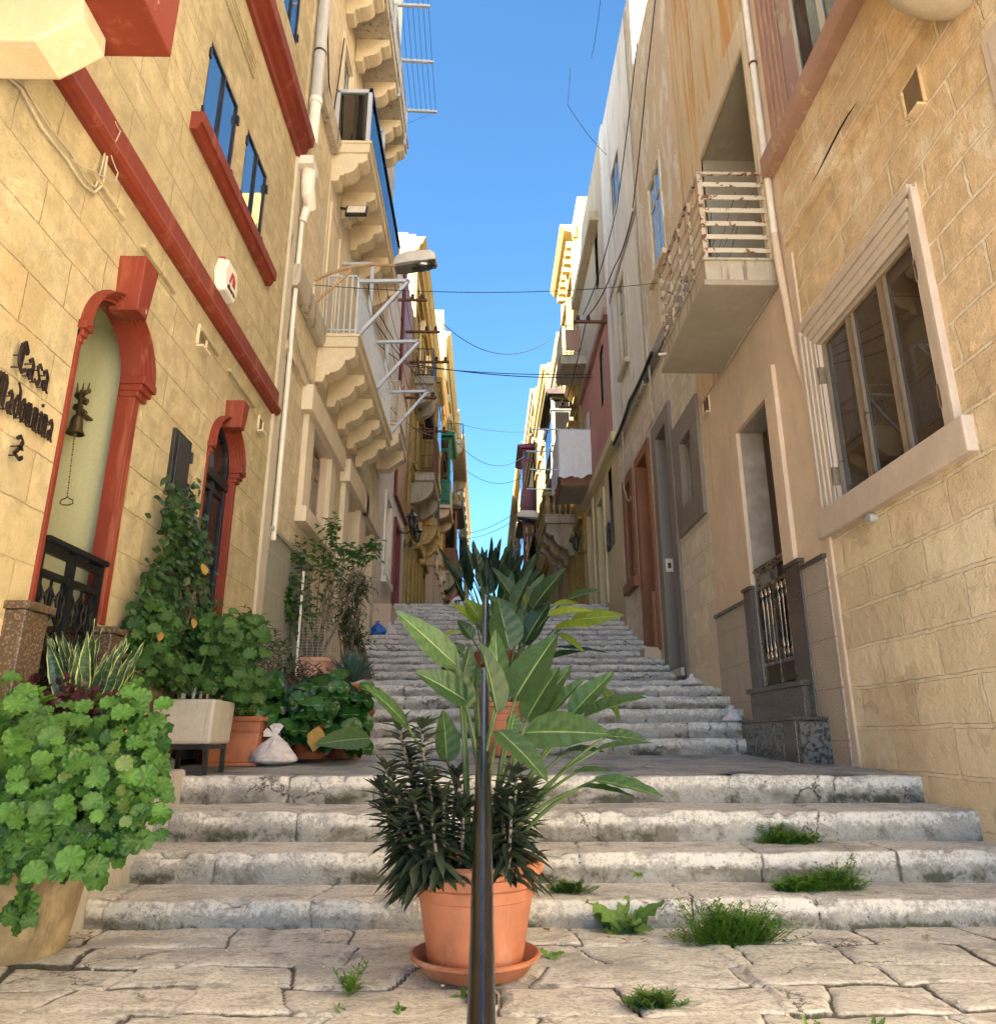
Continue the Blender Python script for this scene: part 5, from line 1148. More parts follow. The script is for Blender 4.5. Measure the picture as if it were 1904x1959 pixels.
lantern(Rr.p(21.0, 6.1, .03), 'R', 'black wall lantern on the yellow wall under the white sheet')
# street lamp on the left
def street_lamp(base, tip, d, label, s=1.0, arm='arm_tan'):
    o = thing('street_lamp', label, 'street lamp', base); base, tip, d = V(base), V(tip), V(d).normalized(); m = MB()
    mid = base.lerp(tip, .45)+V((0, 0, .10*s)); m.tube([base, base.lerp(mid, .5)+V((0, 0, .02)), mid, mid.lerp(tip, .5)+V((0, 0, .03*s)), tip], .020*s, n=8)
    b2 = base-V((0, 0, .38*s)); m.tube([b2, b2.lerp(mid, .7)-V((0, 0, .05*s)), mid-V((0, 0, .06*s)), mid], .018*s, n=8); part('arm', m, M[arm], o, smooth=True)
    m = MB(); m.tube([b2-V((0, 0, .12*s)), b2+V((0, 0, .10*s))], .045*s, n=10); m.tube([b2+V((0, 0, .15*s)), b2+V((0, 0, .42*s))], .012*s, n=6); part('insulator', m, M['pvc_white'], o, smooth=True)
    side = d.cross(V((0, 0, 1))).normalized()*.105*s; up = V((0, 0, 1)); m = MB(); Lh = .52*s
    def sect(t, w, h0, h1): c = tip+d*(Lh*t); return [c+side*w+up*h0, c+side*w*.85+up*h1, c-side*w*.85+up*h1, c-side*w+up*h0]
    secs = [sect(-.05, .55, -.02*s, .05*s), sect(.05, .85, -.03*s, .11*s), sect(.3, 1, -.03*s, .14*s), sect(.85, 1.05, -.03*s, .12*s), sect(.97, .95, -.03*s, .07*s), sect(1.0, .8, -.03*s, .02*s)]
    vs = [p for q in secs for p in q]; fs = [(0, 1, 2, 3), (20, 21, 22, 23)]
    for i in range(5):
        for j in range(4): fs.append((i*4+j, i*4+(j+1) % 4, (i+1)*4+(j+1) % 4, (i+1)*4+j))
    m.add(vs, fs); hd = part('lamp_head', m, M['lamp_grey'], o, smooth=True, bevel=.006*s, angle=50)
    m = MB(); c = tip+d*(Lh*.12)
    secs = [sect(0, .8, -.075*s, -.028*s), sect(.28, .93, -.075*s, -.028*s), sect(.98, .96, -.036*s, -.028*s)]; vs = [p for q in secs for p in q]; fs = [(0, 1, 2, 3), (8, 9, 10, 11)]
    for i in range(2):
        for j in range(4): fs.append((i*4+j, i*4+(j+1) % 4, (i+1)*4+(j+1) % 4, (i+1)*4+j))
    m.add(vs, fs); part('lamp_underside', m, M['lamp_under'], hd)
    m = MB(); c = tip+d*(Lh*.62)-up*.035*s; st = len(m.v); m.ball((0, 0, 0), .17*s, .095*s, .075*s, n=16, m=10); ang = math.atan2(d.y, d.x); m.xf(Matrix.Translation(c) @ Matrix.Rotation(ang, 4, 'Z')); part('lens', m, M['glass_clear'], hd, smooth=True)
    return o
bs = L.p(8.72, 6.74, .02); tp = atY(757, 508, 8.2)
street_lamp(bs, tp, (1, -.05, .10), 'grey street lamp head on a tan bracket jutting from the left wall against the sky', 1.0)
b_ = Rr.p(33, atX(1040, 1014, XR).z, 0); 
p0 = atY(1022, 990, 33.5); p1 = atY(996, 990, 33.5)
street_lamp(V((XR, 33.5, p0.z-.5)), p0+V((.2, 0, 0)), (-1, 0, .05), 'small far street lamp standing out from the right facades', 2.0, 'pvc_grey')
# alarm box
o = thing('alarm_box', 'white hexagonal alarm box with maroon logo on the yellow stone wall', 'alarm box', L.p(5.72, 4.68, 0))
pts = [(5.60, 4.53), (5.84, 4.53), (5.90, 4.66), (5.84, 4.86), (5.60, 4.86), (5.54, 4.70)]
m = MB(); a = [L.p(y, z, 0) for y, z in pts]; c_ = V((5.72, 4.69, 0)); b = [L.p(5.72+(y-5.72)*.90, 4.69+(z-4.69)*.90, .10) for y, z in pts]
m.add(a+b, [tuple(range(6)), tuple(range(6, 12))]+[(i, (i+1) % 6, 6+(i+1) % 6, 6+i) for i in range(6)]); bx = part('cover', m, M['plastic_white'], o, bevel=.015)
m = MB(); L.box(m, 5.61, 5.83, 4.83, 4.875, .0, .06); part('strobe', m, M['logo_red'], bx, bevel=.008)
def text_mesh(txt, size, ext):
    cu = D.curves.new('t', 'FONT'); cu.body = txt; cu.size = size; cu.extrude = ext; cu.align_x = 'CENTER'; cu.align_y = 'CENTER'; to = D.objects.new('t', cu); C.objects.link(to)
    dg = bpy.context.evaluated_depsgraph_get(); me = D.meshes.new_from_object(to.evaluated_get(dg)); mb = MB(); mb.add([v.co.copy() for v in me.vertices], [tuple(p.vertices) for p in me.polygons]); D.objects.remove(to); D.meshes.remove(me); return mb
ML = Matrix(((0, 0, 1, 0), (1, 0, 0, 0), (0, 1, 0, 0), (0, 0, 0, 1)))      # text x -> world Y, text y -> world Z, facing +X
m = text_mesh('alberta', .068, .003); m.xf(Matrix.Translation(L.p(5.72, 4.60, .103)) @ ML); part('lettering', m, M['lettering_dark'], bx)
m = MB()
for (a, b, c, d) in (((5.655, 4.655), (5.70, 4.77), (5.735, 4.77), (5.69, 4.655)), ((5.73, 4.77), (5.765, 4.77), (5.765, 4.66), (5.735, 4.66)), ((5.775, 4.755), (5.80, 4.72), (5.80, 4.66), (5.775, 4.66))): m.hexa([L.p(*q, .10) for q in (a, b, c, d)]+[L.p(*q, .104) for q in (a, b, c, d)])
part('logo', m, M['logo_red'], bx)
# blackletter name in wrought iron
GL = {'C': [[(.80, .80), (.55, 1), (.25, .82), (.18, .45), (.28, .15), (.55, 0), (.85, .18)], [(.50, .95), (.42, .12)], [(.8, .8), (.72, .66)]],
 'a': [[(.08, .52), (.30, .66), (.46, .52), (.46, .10), (.60, 0)], [(.46, .36), (.14, .24), (.12, .08), (.26, 0), (.46, .14)]],
 's': [[(.50, .58), (.32, .68), (.12, .52), (.46, .22), (.30, 0), (.06, .10)]],
 'M': [[(-.02, .62), (.12, .95), (.26, .80), (.20, .05)], [(.26, .8), (.42, .98), (.54, .80), (.50, .02), (.60, -.06)], [(.54, .8), (.72, .98), (.88, .78), (.84, .08), (.98, 0)], [(.20, .05), (.06, -.04)], [(.36, .2), (.36, .8)]],
 'd': [[(.46, .56), (.28, .66), (.10, .46), (.10, .14), (.28, 0), (.50, .16), (.50, .56), (.40, .84), (.12, 1.0)]],
 'o': [[(.28, .68), (.10, .48), (.10, .14), (.28, 0), (.48, .16), (.48, .50), (.28, .68)]],
 'n': [[(.02, .56), (.14, .66), (.14, .04), (.22, 0)], [(.14, .54), (.36, .68), (.46, .54), (.46, .08), (.58, 0)]],
 'i': [[(.04, .56), (.16, .66), (.16, .08), (.28, 0)], [(.12, .86), (.20, .92)]],
 '2': [[(.14, .78), (.34, .95), (.54, .80), (.44, .50), (.12, .12), (.34, .06), (.50, -.02), (.66, .14)], [(.30, .48), (.58, .46)]]}
ADV = {'C': .92, 'M': 1.06, 'i': .36, 's': .6, 'a': .66, 'd': .62, 'o': .60, 'n': .66, '2': .7}
sg = thing('iron_lettering', 'black blackletter house name Casa Madonnina 2 in wrought iron on the yellow wall', 'sign', L.p(3.52, 2.2, 0))
def write(word, yl, yr, z, h, slope=0):
    W = sum(ADV[c] for c in word); s = (yr-yl)/W; y = yl
    for ch in word:
        m = MB(); nib = (.050*h/.17*.8, .045*h/.17)
        for st in GL[ch]:
            P = [(y+px*s*.92, z+py*h) for px, py in st]; Q = []
            for a, b in zip(P, P[1:]): Q += [(a[0]+(b[0]-a[0])*t/3, a[1]+(b[1]-a[1])*t/3) for t in range(3)]
            Q.append(P[-1])
            for a, b in zip(Q, Q[1:]):
                w0, w1 = (.0055, .0065) if word != 'Madonnina' else (.0040, .0048)
                q4 = [(a[0]-w0, a[1]+w1), (a[0]+w0, a[1]-w1), (b[0]+w0, b[1]-w1), (b[0]-w0, b[1]+w1)]
                m.hexa([L.p(*q, .035) for q in q4]+[L.p(*q, .047) for q in q4])
        m.tube([L.p(y+.3*s, z+.5*h, 0), L.p(y+.3*s, z+.5*h, .04)], .004, n=5); m.tube([L.p(y+.3*s, z+.1*h, 0), L.p(y+.3*s, z+.1*h, .04)], .004, n=5)
        part('letter', m, M['lettering_dark'], sg); y += ADV[ch]*s
write('Casa', 3.315, 3.60, 2.585, .165); write('Madonnina', 3.22, 3.71, 2.355, .170); write('2', 3.42, 3.51, 2.17, .12)
# door bell
o = thing('door_bell', 'old brass hanging bell with chain pull inside the first arch', 'bell', (XL-.40, 4.70, 2.5))
c = V((XL-.55+.0, 4.50, 2.62)); q = atY(143, 830, 4.46); c = q
m = MB(); c.y = 4.46; m.lathe([(.0, .13), (.028, .12), (.036, .09), (.042, .03), (.058, 0), (.052, .0)], c, n=16); m.ball((c.x, c.y, c.z-.005), .014); bl = part('bell', m, M['brass_old'], o, smooth=True)
m = MB(); m.box(c.x-.02, c.x+.02, c.y, 4.62, c.z+.15, c.z+.165); m.box(c.x-.006, c.x+.006, c.y-.02, c.y+.03, c.z+.12, c.z+.30)
for k in range(14): a = k*.45; m.ball((c.x+.035*math.cos(a*2.1), c.y+.01, c.z+.15+.012*k), .018, n=6, m=4)
m.tube([(c.x-.09, 4.60, c.z+.17), (c.x, 4.48, c.z+.19)], .008, n=6)
for s in (-.03, 0, .03): m.tube([(c.x+s, c.y, c.z+.28), (c.x+s*1.3, c.y, c.z+.36)], [.010, .003], n=6)
part('bracket', m, M['brass_old'], o)
m = MB(); zc = c.z
bt = atY(129, 950, 4.46); n = int((c.z-bt.z)/.018)
for k in range(n):
    t = k/n; p = V((c.x+(bt.x-c.x)*t, 4.46, c.z-.01+(bt.z-c.z)*t)); m.tube([p, p-V((0, 0, .012))], .0045 if k % 2 else .003, n=5)
sx = [(0, .0), (.012, -.012), (.035, -.02), (.04, -.045), (.015, -.055), (-.015, -.055), (-.04, -.045), (-.035, -.02), (-.012, -.012), (0, 0)]
m.tube([(bt.x+a, 4.46, bt.z+b) for a, b in sx], .004, n=6); part('chain_pull', m, M['brass_old'], o)
# floodlight on the beige house
o = thing('floodlight', 'small square floodlight under the middle long balcony', 'floodlight', L.p(9.9, 8.75, 0))
m = MB(); m.bar(L.p(9.95, 8.9, 0), L.p(9.95, 8.85, .25), .03); part('bracket', m, M['dark_metal'], o)
m = MB(); m.box(-.17, .17, -.03, .03, -.13, .13); m.xf(Matrix.Translation(L.p(9.8, 8.72, .30)) @ Matrix.Rotation(rad(-25), 4, 'X')); h_ = part('housing', m, M['dark_metal'], o, bevel=.01)
m = MB(); m.box(-.14, .14, -.036, -.031, -.10, .10); m.xf(Matrix.Translation(L.p(9.8, 8.72, .30)) @ Matrix.Rotation(rad(-25), 4, 'X')); part('lens', m, M['pvc_white'], h_)
# no entry style sign far up
o = thing('road_sign', 'round red rimmed white road sign with black arrow at the top of the stairs', 'road sign', (0, 0, 0)); q = atY(876, 1155, 24); o.location = q-V((0, 0, q.z-4.08)); OFF[o.name] = V(o.location)
m = MB(); m.tube([q-V((0, -.02, q.z-4.08)), q+V((0, .02, .2))], .03, n=8); part('post', m, M['pvc_grey'], o)
m = MB(); m.tube([q+V((0, .02, 0)), q+V((0, -.01, 0))], .30, n=32); s = part('face', m, M['sign_red'], o)
m = MB(); m.tube([q+V((0, -.009, 0)), q+V((0, -.016, 0))], .235, n=32); part('disc', m, M['sign_white'], s)
m = MB()
for a, b in (((-.12, .08), (.12, .10)), ((.02, .10), (.02, -.14)), ((-.12, .08), (-.02, -.02))): m.bar(q+V((a[0], -.02, a[1])), q+V((b[0], -.02, b[1])), .03, .05)
part('arrow', m, M['iron_black'], s)
# insulator cross bars with service cables
def crossbar(F, y, z, ln, label, o0=.0, grp='insulator bars carrying cables on the facades'):
    o = thing('insulator_bar', label, 'insulator bar', F.p(y, z, o0), grp); m = MB(); m.bar(F.p(y, z, o0), F.p(y, z, ln), .06); part('bar', m, M['rust_iron'], o)
    m = MB()
    for k in range(2): m.lathe([(.02, .03), (.05, .05), (.05, .09), (.03, .10), (.05, .12), (.04, .17), (.0, .18)], F.p(y, z, ln-.12-.26*k), n=8)
    part('insulator', m, M['wood_dark'], o, smooth=True); return o
for (F, y, z, ln, lb) in ((L, 17.2, 11.9, .75, 'rusty bar with dark insulators, topmost by the drying brackets'), (L, 18.8, 11.9, 1.0, 'rusty insulator bar left of the pale oriel, second from the top'), (L, 20.2, 11.7, 1.2, 'rusty insulator bar reaching farthest toward the sky on the left side'), (L, 18.9, 9.9, .95, 'rusty insulator bar beside the scroll iron railing'), (L, 23.6, 10.9, 1.0, 'rusty insulator bar in front of the pale oriel top'),
    (Rr, 16.3, 10.75, .85, 'rusty insulator bar sticking out above the pink storey'), (Rr, 21.6, 10.9, .7, 'insulator bar under the panelled upper balcony'), (L, 56, 14.5, 1.0, 'far insulator bar against the sky over the orange facade')):
    crossbar(F, y, z, ln, lb)
def cable(pts, label, r=.006, sag=.0, mat='cable', grp=None, n=16):
    P = []
    for a, b in zip(pts, pts[1:]):
        a, b = V(a), V(b)
        for i in range(n): t = i/n; p = a.lerp(b, t); p.z -= sag*4*t*(1-t); P.append(p)
    P.append(V(pts[-1])); m = MB(); m.tube(P, r, n=5); return solo('cable', m, M[mat], label, 'cable', grp)
G = 'cables crossing the street'
def cross(xl, yl, Yl, xr, yr, Yr, sag, label, r=.012): cable([atY(xl, yl, Yl), atY(xr, yr, Yr)], label, r, sag, grp=G, n=30)
cross(600, 545, 8.7, 1258, 541, 11.2, .15, 'thin black cable spanning the street at the street lamp height', .006)
cross(848, 620, 24, 1052, 650, 26, .9, 'sagging cable in the gap just above the long double cables', .014)
cross(780, 700, 18.5, 1140, 716, 19, .1, 'upper of the two nearly level cables across the street', .012)
cross(780, 695, 18.5, 1140, 722, 19, .15, 'lower of the two nearly level cables across the street', .014)
cross(868, 808, 36, 1010, 826, 38, .2, 'faint cable across the gap above the palm', .012)
cross(868, 840, 36, 1003, 872, 40, 1.0, 'sagging cable ending at the upper maroon balcony', .016)
cross(880, 890, 45, 1000, 912, 45, .8, 'sagging cable across the narrow sky gap', .016)
cross(896, 1020, 55, 1003, 968, 42, .3, 'slanting cable rising right to the maroon balcony', .018)
cross(896, 1030, 55, 1003, 982, 42, .3, 'second slanting cable rising right in the sky gap', .018)
cable([Rr.p(12.5, 10.95, .08), Rr.p(14.5, 11.1, .10), Rr.p(16.3, 10.9, .5), Rr.p(21.6, 11.0, .5)], 'black cable along the grey white plaster of the right wall', .014, .15)
cable([Rr.p(9.2, 14, .05), Rr.p(10.8, 12.4, .08), Rr.p(12.4, 10.95, .10)], 'black cable falling down the streaked right wall from above', .012, .1)
cable([Rr.p(9.6, 15, .10), Rr.p(13.9, 12.2, .10), Rr.p(16.3, 10.95, .6)], 'black cable slanting across the upper right window', .012, .25)
cable([Rr.p(11.6, 7.3, .11), Rr.p(13.5, 7.28, .14), Rr.p(15.6, 7.2, .12)], 'bundle of old cables on the ledge of the right wall', .035, .05)
cable([Rr.p(11.9, 7.2, .1), Rr.p(12.0, 6.2, .06), Rr.p(12.4, 6.2, .06)], 'white cable dropping beside the grey door frame', .018, .0, 'cable_white')
cable([Rr.p(14.6, 7.1, .1), Rr.p(14.9, 6.0, .08), Rr.p(14.2, 5.5, .08)], 'white cable looping down over the lattice window', .014, .2, 'cable_white')
cable([Rr.p(6.5, 5.3, .02), Rr.p(7.5, 5.28, .03), Rr.p(9.0, 5.26, .03), Rr.p(9.3, 5.25, .05)], 'pale cable under the rusty balcony slab', .014, .02, 'cable_white')
cable([atX(1150, -20, XR-1.5), atY(1130, 112, 9.0)], 'thin cable end hanging in the sky at the top right', .004, .1)
cable([atY(1090, 130, 12), atY(1085, 200, 12), atY(1160, 296, 14.5)], 'thin cable curving down to the right wall from the sky', .006, .1)
def LW(pts, o=.025): return [L.p(*L.at(x, y), o) for x, y in pts]
cable(LW([(-20, 120), (0, 140), (30, 168), (72, 245), (120, 305), (150, 352), (172, 368), (188, 352), (196, 300), (203, 262)]), 'pale conduit looping across the yellow wall below the red band', .009, .004, 'cable_white')
cable(LW([(-20, 112), (5, 138), (36, 162), (84, 240), (130, 296), (156, 342), (174, 358), (184, 330), (198, 268)]), 'second pale conduit beside the first on the yellow wall', .006, .004, 'cable_white')
cable(LW([(120, 305), (160, 325), (205, 345), (210, 330), (195, 290), (215, 250), (205, 232)], .05), 'loose thin wires tied over the red band', .004, .01, 'cable_white')
cable([L.p(8.0, 5.6, .04), L.p(8.5, 5.35, .05), L.p(9.6, 5.2, .06), L.p(12.6, 5.05, .06), L.p(13.2, 5.3, .05)], 'cable bundle sagging under the corbels of the lowest long balcony', .022, .05, 'cable_white')
cable([L.p(8.2, 10.6, .05), L.p(8.5, 9.9, .05), L.p(8.9, 9.7, .05), L.p(9.2, 11.5, .05)], 'black cable looping beside the grey downpipe', .012, .02)
for k, (ya, za, yb, zb) in enumerate(((13.2, 8.8, 24, 12.6), (13.2, 8.4, 21, 11.9), (13.5, 9.2, 30, 14.2), (14, 7.6, 24, 10.9))):
    cable([L.p(ya, za, .12), L.p(yb, zb, .7)], ['first', 'second', 'third', 'fourth'][k]+' of the black cables running along the left facades past the drying brackets, counted from the top' if False else ['steep black cable to the oriel top', 'black cable between two insulator bars on the left', 'longest black cable along the left roofs', 'lowest black cable along the left facades'][k], .012, .25)
# ------------------------------------------------------------------ plants
def bez(a, b, c, t): return a*(1-t)**2+b*2*t*(1-t)+c*t*t
def paddle(mb, base, tip, w, up, droop=.0, fold=.25, n=14, wave=.04, tint=None, prof='paddle', twist=0):
    """broad leaf: base->tip with half width w/2, up = rough facing normal, droop bends the middle along up"""
    base, tip, up = V(base), V(tip), V(up).normalized(); ln = (tip-base).length; mid = base.lerp(tip, .5)+up*droop*ln; tint = R.random() if tint is None else tint
    hw = [-1, -.8, -.55, -.3, -.08, 0, .08, .3, .55, .8, 1]; k = len(hw); vs = []; cs = []; ph = R.random()*9
    for i in range(n+1):
        t = i/n; p = bez(base, mid, tip, t); d = (bez(base, mid, tip, min(1, t+.02))-bez(base, mid, tip, max(0, t-.02))).normalized()
        s = d.cross(up); s = s.normalized() if s.length > 1e-5 else V((1, 0, 0)); nn = s.cross(d).normalized(); a = twist*t; s, nn = s*math.cos(a)+nn*math.sin(a), nn*math.cos(a)-s*math.sin(a)
        if prof == 'paddle': ww = max(.0, math.sin(math.pi*min(1, (t*.97+.015))**.72))**.75*(1-.25*t)
        elif prof == 'lance': ww = max(0, math.sin(math.pi*min(1, t*.98+.01)**.85))
        elif prof == 'sword': ww = (1-t**3.5)*(.75+.35*math.sin(math.pi*min(1, t*1.2)))*.9
        elif prof == 'strap': ww = (1-t)**.6*.9+.0
        else: ww = math.sin(math.pi*t)
        for h in hw:
            o = abs(h); wv = wave*ln*.18*math.sin(t*23+h*2+ph)*o*o; q = p+s*(h*ww*w/2)+nn*(o*ww*w/2*fold*1.0+wv); vs.append(q)
            cs.append((tint, 1-o, .5+.5*math.sin((t*34-o*5)*1.0) if prof == 'paddle' else .5))
    fs = [(i*k+j, i*k+j+1, (i+1)*k+j+1, (i+1)*k+j) for i in range(n) for j in range(k-1)]
    mb.add(vs, fs, cs)
def small_leaf(mb, base, d, up, ln, w, tint=None, cup=.2, notch=0.0, bend=.15):
    d, up = V(d).normalized(), V(up).normalized(); s = d.cross(up); s = s.normalized() if s.length > 1e-4 else V((1, 0, 0)); nn = s.cross(d); tint = R.random() if tint is None else tint; base = V(base); vs = [base]; cs = [(tint, 1, .5)]
    sh = ((.15, .55), (.4, 1.0), (.7, .8)); 
    for t, ww in sh: 
        c = base+d*ln*t-nn*bend*ln*t*t; vs += [c-s*w/2*ww+nn*cup*w*.5*ww, c, c+s*w/2*ww+nn*cup*w*.5*ww]; cs += [(tint, .3, .5), (tint, 1, .6), (tint, .3, .5)]
    vs.append(base+d*ln-nn*bend*ln); cs.append((tint, .6, .5))
    mb.add(vs, [(0, 2, 1), (0, 3, 2), (1, 2, 5, 4), (2, 3, 6, 5), (4, 5, 8, 7), (5, 6, 9, 8), (7, 8, 10), (8, 9, 10)], cs)
def round_leaf(mb, c, nrm, r, lobes=9, tint=None, kid=.35, cup=.22):
    nrm = V(nrm).normalized(); a0 = nrm.orthogonal().normalized(); g = V((0, 0, -1)); gd = (g-nrm*g.dot(nrm)); a0 = gd.normalized() if gd.length > .2 else a0
    b0 = nrm.cross(a0); tint = R.random() if tint is None else tint; n = 36; vs = [V(c)]; cs = [(tint, .99, .5)]; c = V(c); ph = R.random()*6
    for ring, rr in ((1, .35), (2, .7), (3, 1.0)):
        for j in range(n):
            a = 2*math.pi*j/n; lob = abs(math.sin(a*lobes/2)); k = rr*r*(1-.085*(1-lob)*(ring == 3)+.02*math.sin(a*27)*(ring == 3)); da = abs(((a-math.pi+math.pi) % (2*math.pi))-math.pi)
            if da < .42: k *= (1-kid*(1-da/.42)*(ring/3)) if ring > 1 else 1
            wv = cup*r*(rr**2)*(.5+.5*math.sin(a*2+ph))+.13*r*math.sin(a*lobes)*(ring == 3)+.05*r*math.sin(a*lobes+1)*(ring == 2)
            vs.append(c+(a0*(-math.cos(a))+b0*math.sin(a))*k+nrm*wv); cs.append((tint, .99 if (lob > .96 and ring < 3) else .4, .5))
    fs = [(0, 1+(j+1) % n, 1+j) for j in range(n)]
    for q in range(2):
        for j in range(n): fs.append((1+q*n+j, 1+q*n+(j+1) % n, 1+(q+1)*n+(j+1) % n, 1+(q+1)*n+j))
    mb.add(vs, fs, cs)
def stem(mb, a, b, r, bow=(0, 0, 0), n=8, tint=.5, r2=None):
    a, b = V(a), V(b); m = a.lerp(b, .5)+V(bow); r2 = r*.6 if r2 is None else r2
    mb.tube([bez(a, m, b, i/n) for i in range(n+1)], [r+(r2-r)*i/n for i in range(n+1)], n=6, col=(tint, .2, .5))
def leafpart(name, mb, m, par, **k): return part(name, mb, M[m], par, smooth=True, vcol=True, fix=False, angle=None, **k)

def round_pot(o, c, rb, rt, h, rim=.045, mat='terracotta', saucer=None, ribs=True, soil=True):
    x, y, z = c; m = MB(); rm = rt*.93
    prof = [(0, .0), (rb, .0), (rb+.004, .008)]
    zz = h-rim; f = lambda t: rb+(rm-rb)*t
    prof += [(f(.35), h*.35), (f(.70), h*.70)]
    if ribs: prof += [(f(.66), h*.655), (f(.67)+.007, h*.665), (f(.77)+.008, h*.765), (f(.78)+.002, h*.775), (f(.79)+.010, h*.785), (f(.87)+.011, zz*.985), (f(.88)+.003, zz*.995)]
    prof += [(rm+.008, zz), (rt, zz+.004), (rt+.003, h-.012), (rt-.006, h), (rt-.022, h), (rt-.028, h-.02), (rt-.035, h-.06), (0, h-.06)]
    m.lathe(prof, c, n=56); p = part('pot', m, M[mat], o, smooth=True, angle=35)
    if soil:
        m = MB(); n = 24; vs = [(x, y, z+h-.03)]; 
        for q, rr in ((1, .5), (2, .97)):
            for j in range(n): a = 2*math.pi*j/n; vs.append((x+math.cos(a)*rr*(rt-.03), y+math.sin(a)*rr*(rt-.03), z+h-.045+fr(math.cos(a)*q*3, math.sin(a)*q*3)*.03))
        m.add(vs, [(0, 1+j, 1+(j+1) % n) for j in range(n)]+[(1+j, 1+(j+1) % n, 1+n+(j+1) % n, 1+n+j) for j in range(n)]); part('soil', m, M['soil'], o)
    if saucer:
        m = MB(); m.lathe([(0, 0), (saucer*.72, 0), (saucer*.80, .008), (saucer*.93, .05), (saucer, .058), (saucer+.002, .068), (saucer-.008, .072), (saucer-.018, .066), (saucer*.80, .02), (0, .018)], (x, y, z-.012), n=56); part('saucer', m, M[mat], o, smooth=True, angle=45)
    return p
def zc(px, py, Y): return atY(px, py, Y)
def zpx(x, y): return ((x/1.36+1300)/2.0914, (y/1.36+2100)/2.0914)      # coordinates measured on an enlarged view of the photograph
# ---- front pot : strelitzia and toothed succulents
PC = V((-.035, 3.25, .012))
P = thing('potted_plant', 'nearest terracotta pot on a saucer, bird of paradise leaves above dark toothed succulents', 'potted plant', PC)
round_pot(P, PC, .175, .265, .385, saucer=.25)
top = PC+V((0, 0, .36))
LV = [ # base x,y  tip x,y  width(px) depth_base depth_tip  up  material  fold
 (720, 770, 385, 470, 125, 3.3, 3.2, (.25, -.9, .5), 'l', .15), (770, 960, 488, 800, 120, 3.2, 3.1, (.3, -.8, .5), 'd', .35), (765, 1005, 632, 730, 120, 3.3, 3.35, (.6, -.8, .2), 'd', .3),
 (745, 840, 790, 650, 62, 3.4, 3.45, (.6, -.7, 0), 'd', .5), (935, 1020, 838, 632, 105, 3.15, 3.15, (.8, -.6, .1), 'd', .55), (940, 930, 925, 570, 80, 3.35, 3.4, (.1, -1, .1), 'm', .5),
 (450, 1095, 205, 870, 100, 3.15, 2.95, (.3, -.7, .7), 'm', .1), (1030, 950, 1262, 595, 160, 3.3, 3.3, (-.5, -.8, .2), 'm', .2), (1095, 1060, 1272, 775, 120, 3.35, 3.4, (-.5, -.8, .2), 'm', .25),
 (1130, 1080, 1342, 765, 105, 3.4, 3.5, (-.6, -.7, .2), 'm', .3), (1225, 1030, 1420, 828, 62, 3.45, 3.5, (-.5, -.6, .5), 'd', .5), (1335, 1040, 1570, 800, 95, 3.4, 3.4, (-.6, -.8, .3), 'm', .3),
 (1085, 1130, 1545, 1140, 205, 3.1, 2.95, (.05, -.75, .75), 'm', .12), (940, 1120, 1207, 1398, 130, 3.0, 2.8, (.5, -.8, .5), 'm', .18), (1410, 1050, 1748, 940, 90, 3.3, 3.2, (-.2, -.5, .9), 'd', .45),
 (1520, 1150, 1745, 1172, 75, 3.15, 3.1, (0, -.6, .9), 'm', .3), (1480, 1225, 1782, 1188, 42, 3.1, 3.0, (0, -.5, .9), 'm', .5), (1460, 1385, 1838, 1480, 95, 2.95, 2.75, (.2, -.6, .9), 'd', .3), (1375, 1428, 1678, 1480, 48, 2.95, 2.8, (.1, -.4, .9), 'm', .4),
 (1350, 1350, 1560, 1340, 50, 3.1, 3.0, (.1, -.5, .9), 'm', .4), (660, 1290, 640, 1010, 95, 3.45, 3.5, (.4, -.8, .1), 'd', .4), (1180, 1130, 1165, 985, 40, 3.4, 3.45, (.3, -.9, .2), 'm', .5), (1300, 1240, 1520, 1240, 60, 3.3, 3.2, (0, -.4, 1), 'd', .4),
 (1010, 1130, 1030, 1010, 60, 3.3, 3.35, (.4, -.9, .1), 'm', .4), (800, 900, 812, 730, 52, 3.5, 3.5, (.4, -.9, 0), 'd', .5), (820, 760, 700, 705, 40, 3.45, 3.5, (0, -.4, 1), 'd', .4)]
mats = {'l': MB(), 'm': MB(), 'd': MB(), 's': MB()}
for (bx_, by_, tx, ty, w, yb, yt, up, mt, fo) in LV:
    b = zc(*zpx(bx_, by_), yb); t = zc(*zpx(tx, ty), yt); ww = w/1.36/2.0914/F_*yb*1.36
    paddle(mats[mt], b, t, ww*(1.1+fo*.35), up, droop=R.uniform(.02, .08), fold=fo, n=18)
    s = top+V(((b.x-top.x)*.12+R.uniform(-.06, .06), R.uniform(-.07, .05), -.03)); dirn = (t-b).normalized(); m_ = V((s.x*.55+b.x*.45, (s.y+b.y)/2, s.z+(b.z-s.z)*.72))-dirn*.02
    mats['s'].tube([bez(s, m_, b+dirn*.01, i/10) for i in range(11)], [.011-.006*i/10 for i in range(11)], n=7, col=(R.random(), .3, .5))
leafpart('broad_leaves', mats['l'], 'paddle_leaf', P); leafpart('broad_leaves', mats['m'], 'paddle_leaf', P); leafpart('broad_leaves', mats['d'], 'paddle_leaf', P); leafpart('leaf_stalk', mats['s'], 'stem_green', P)
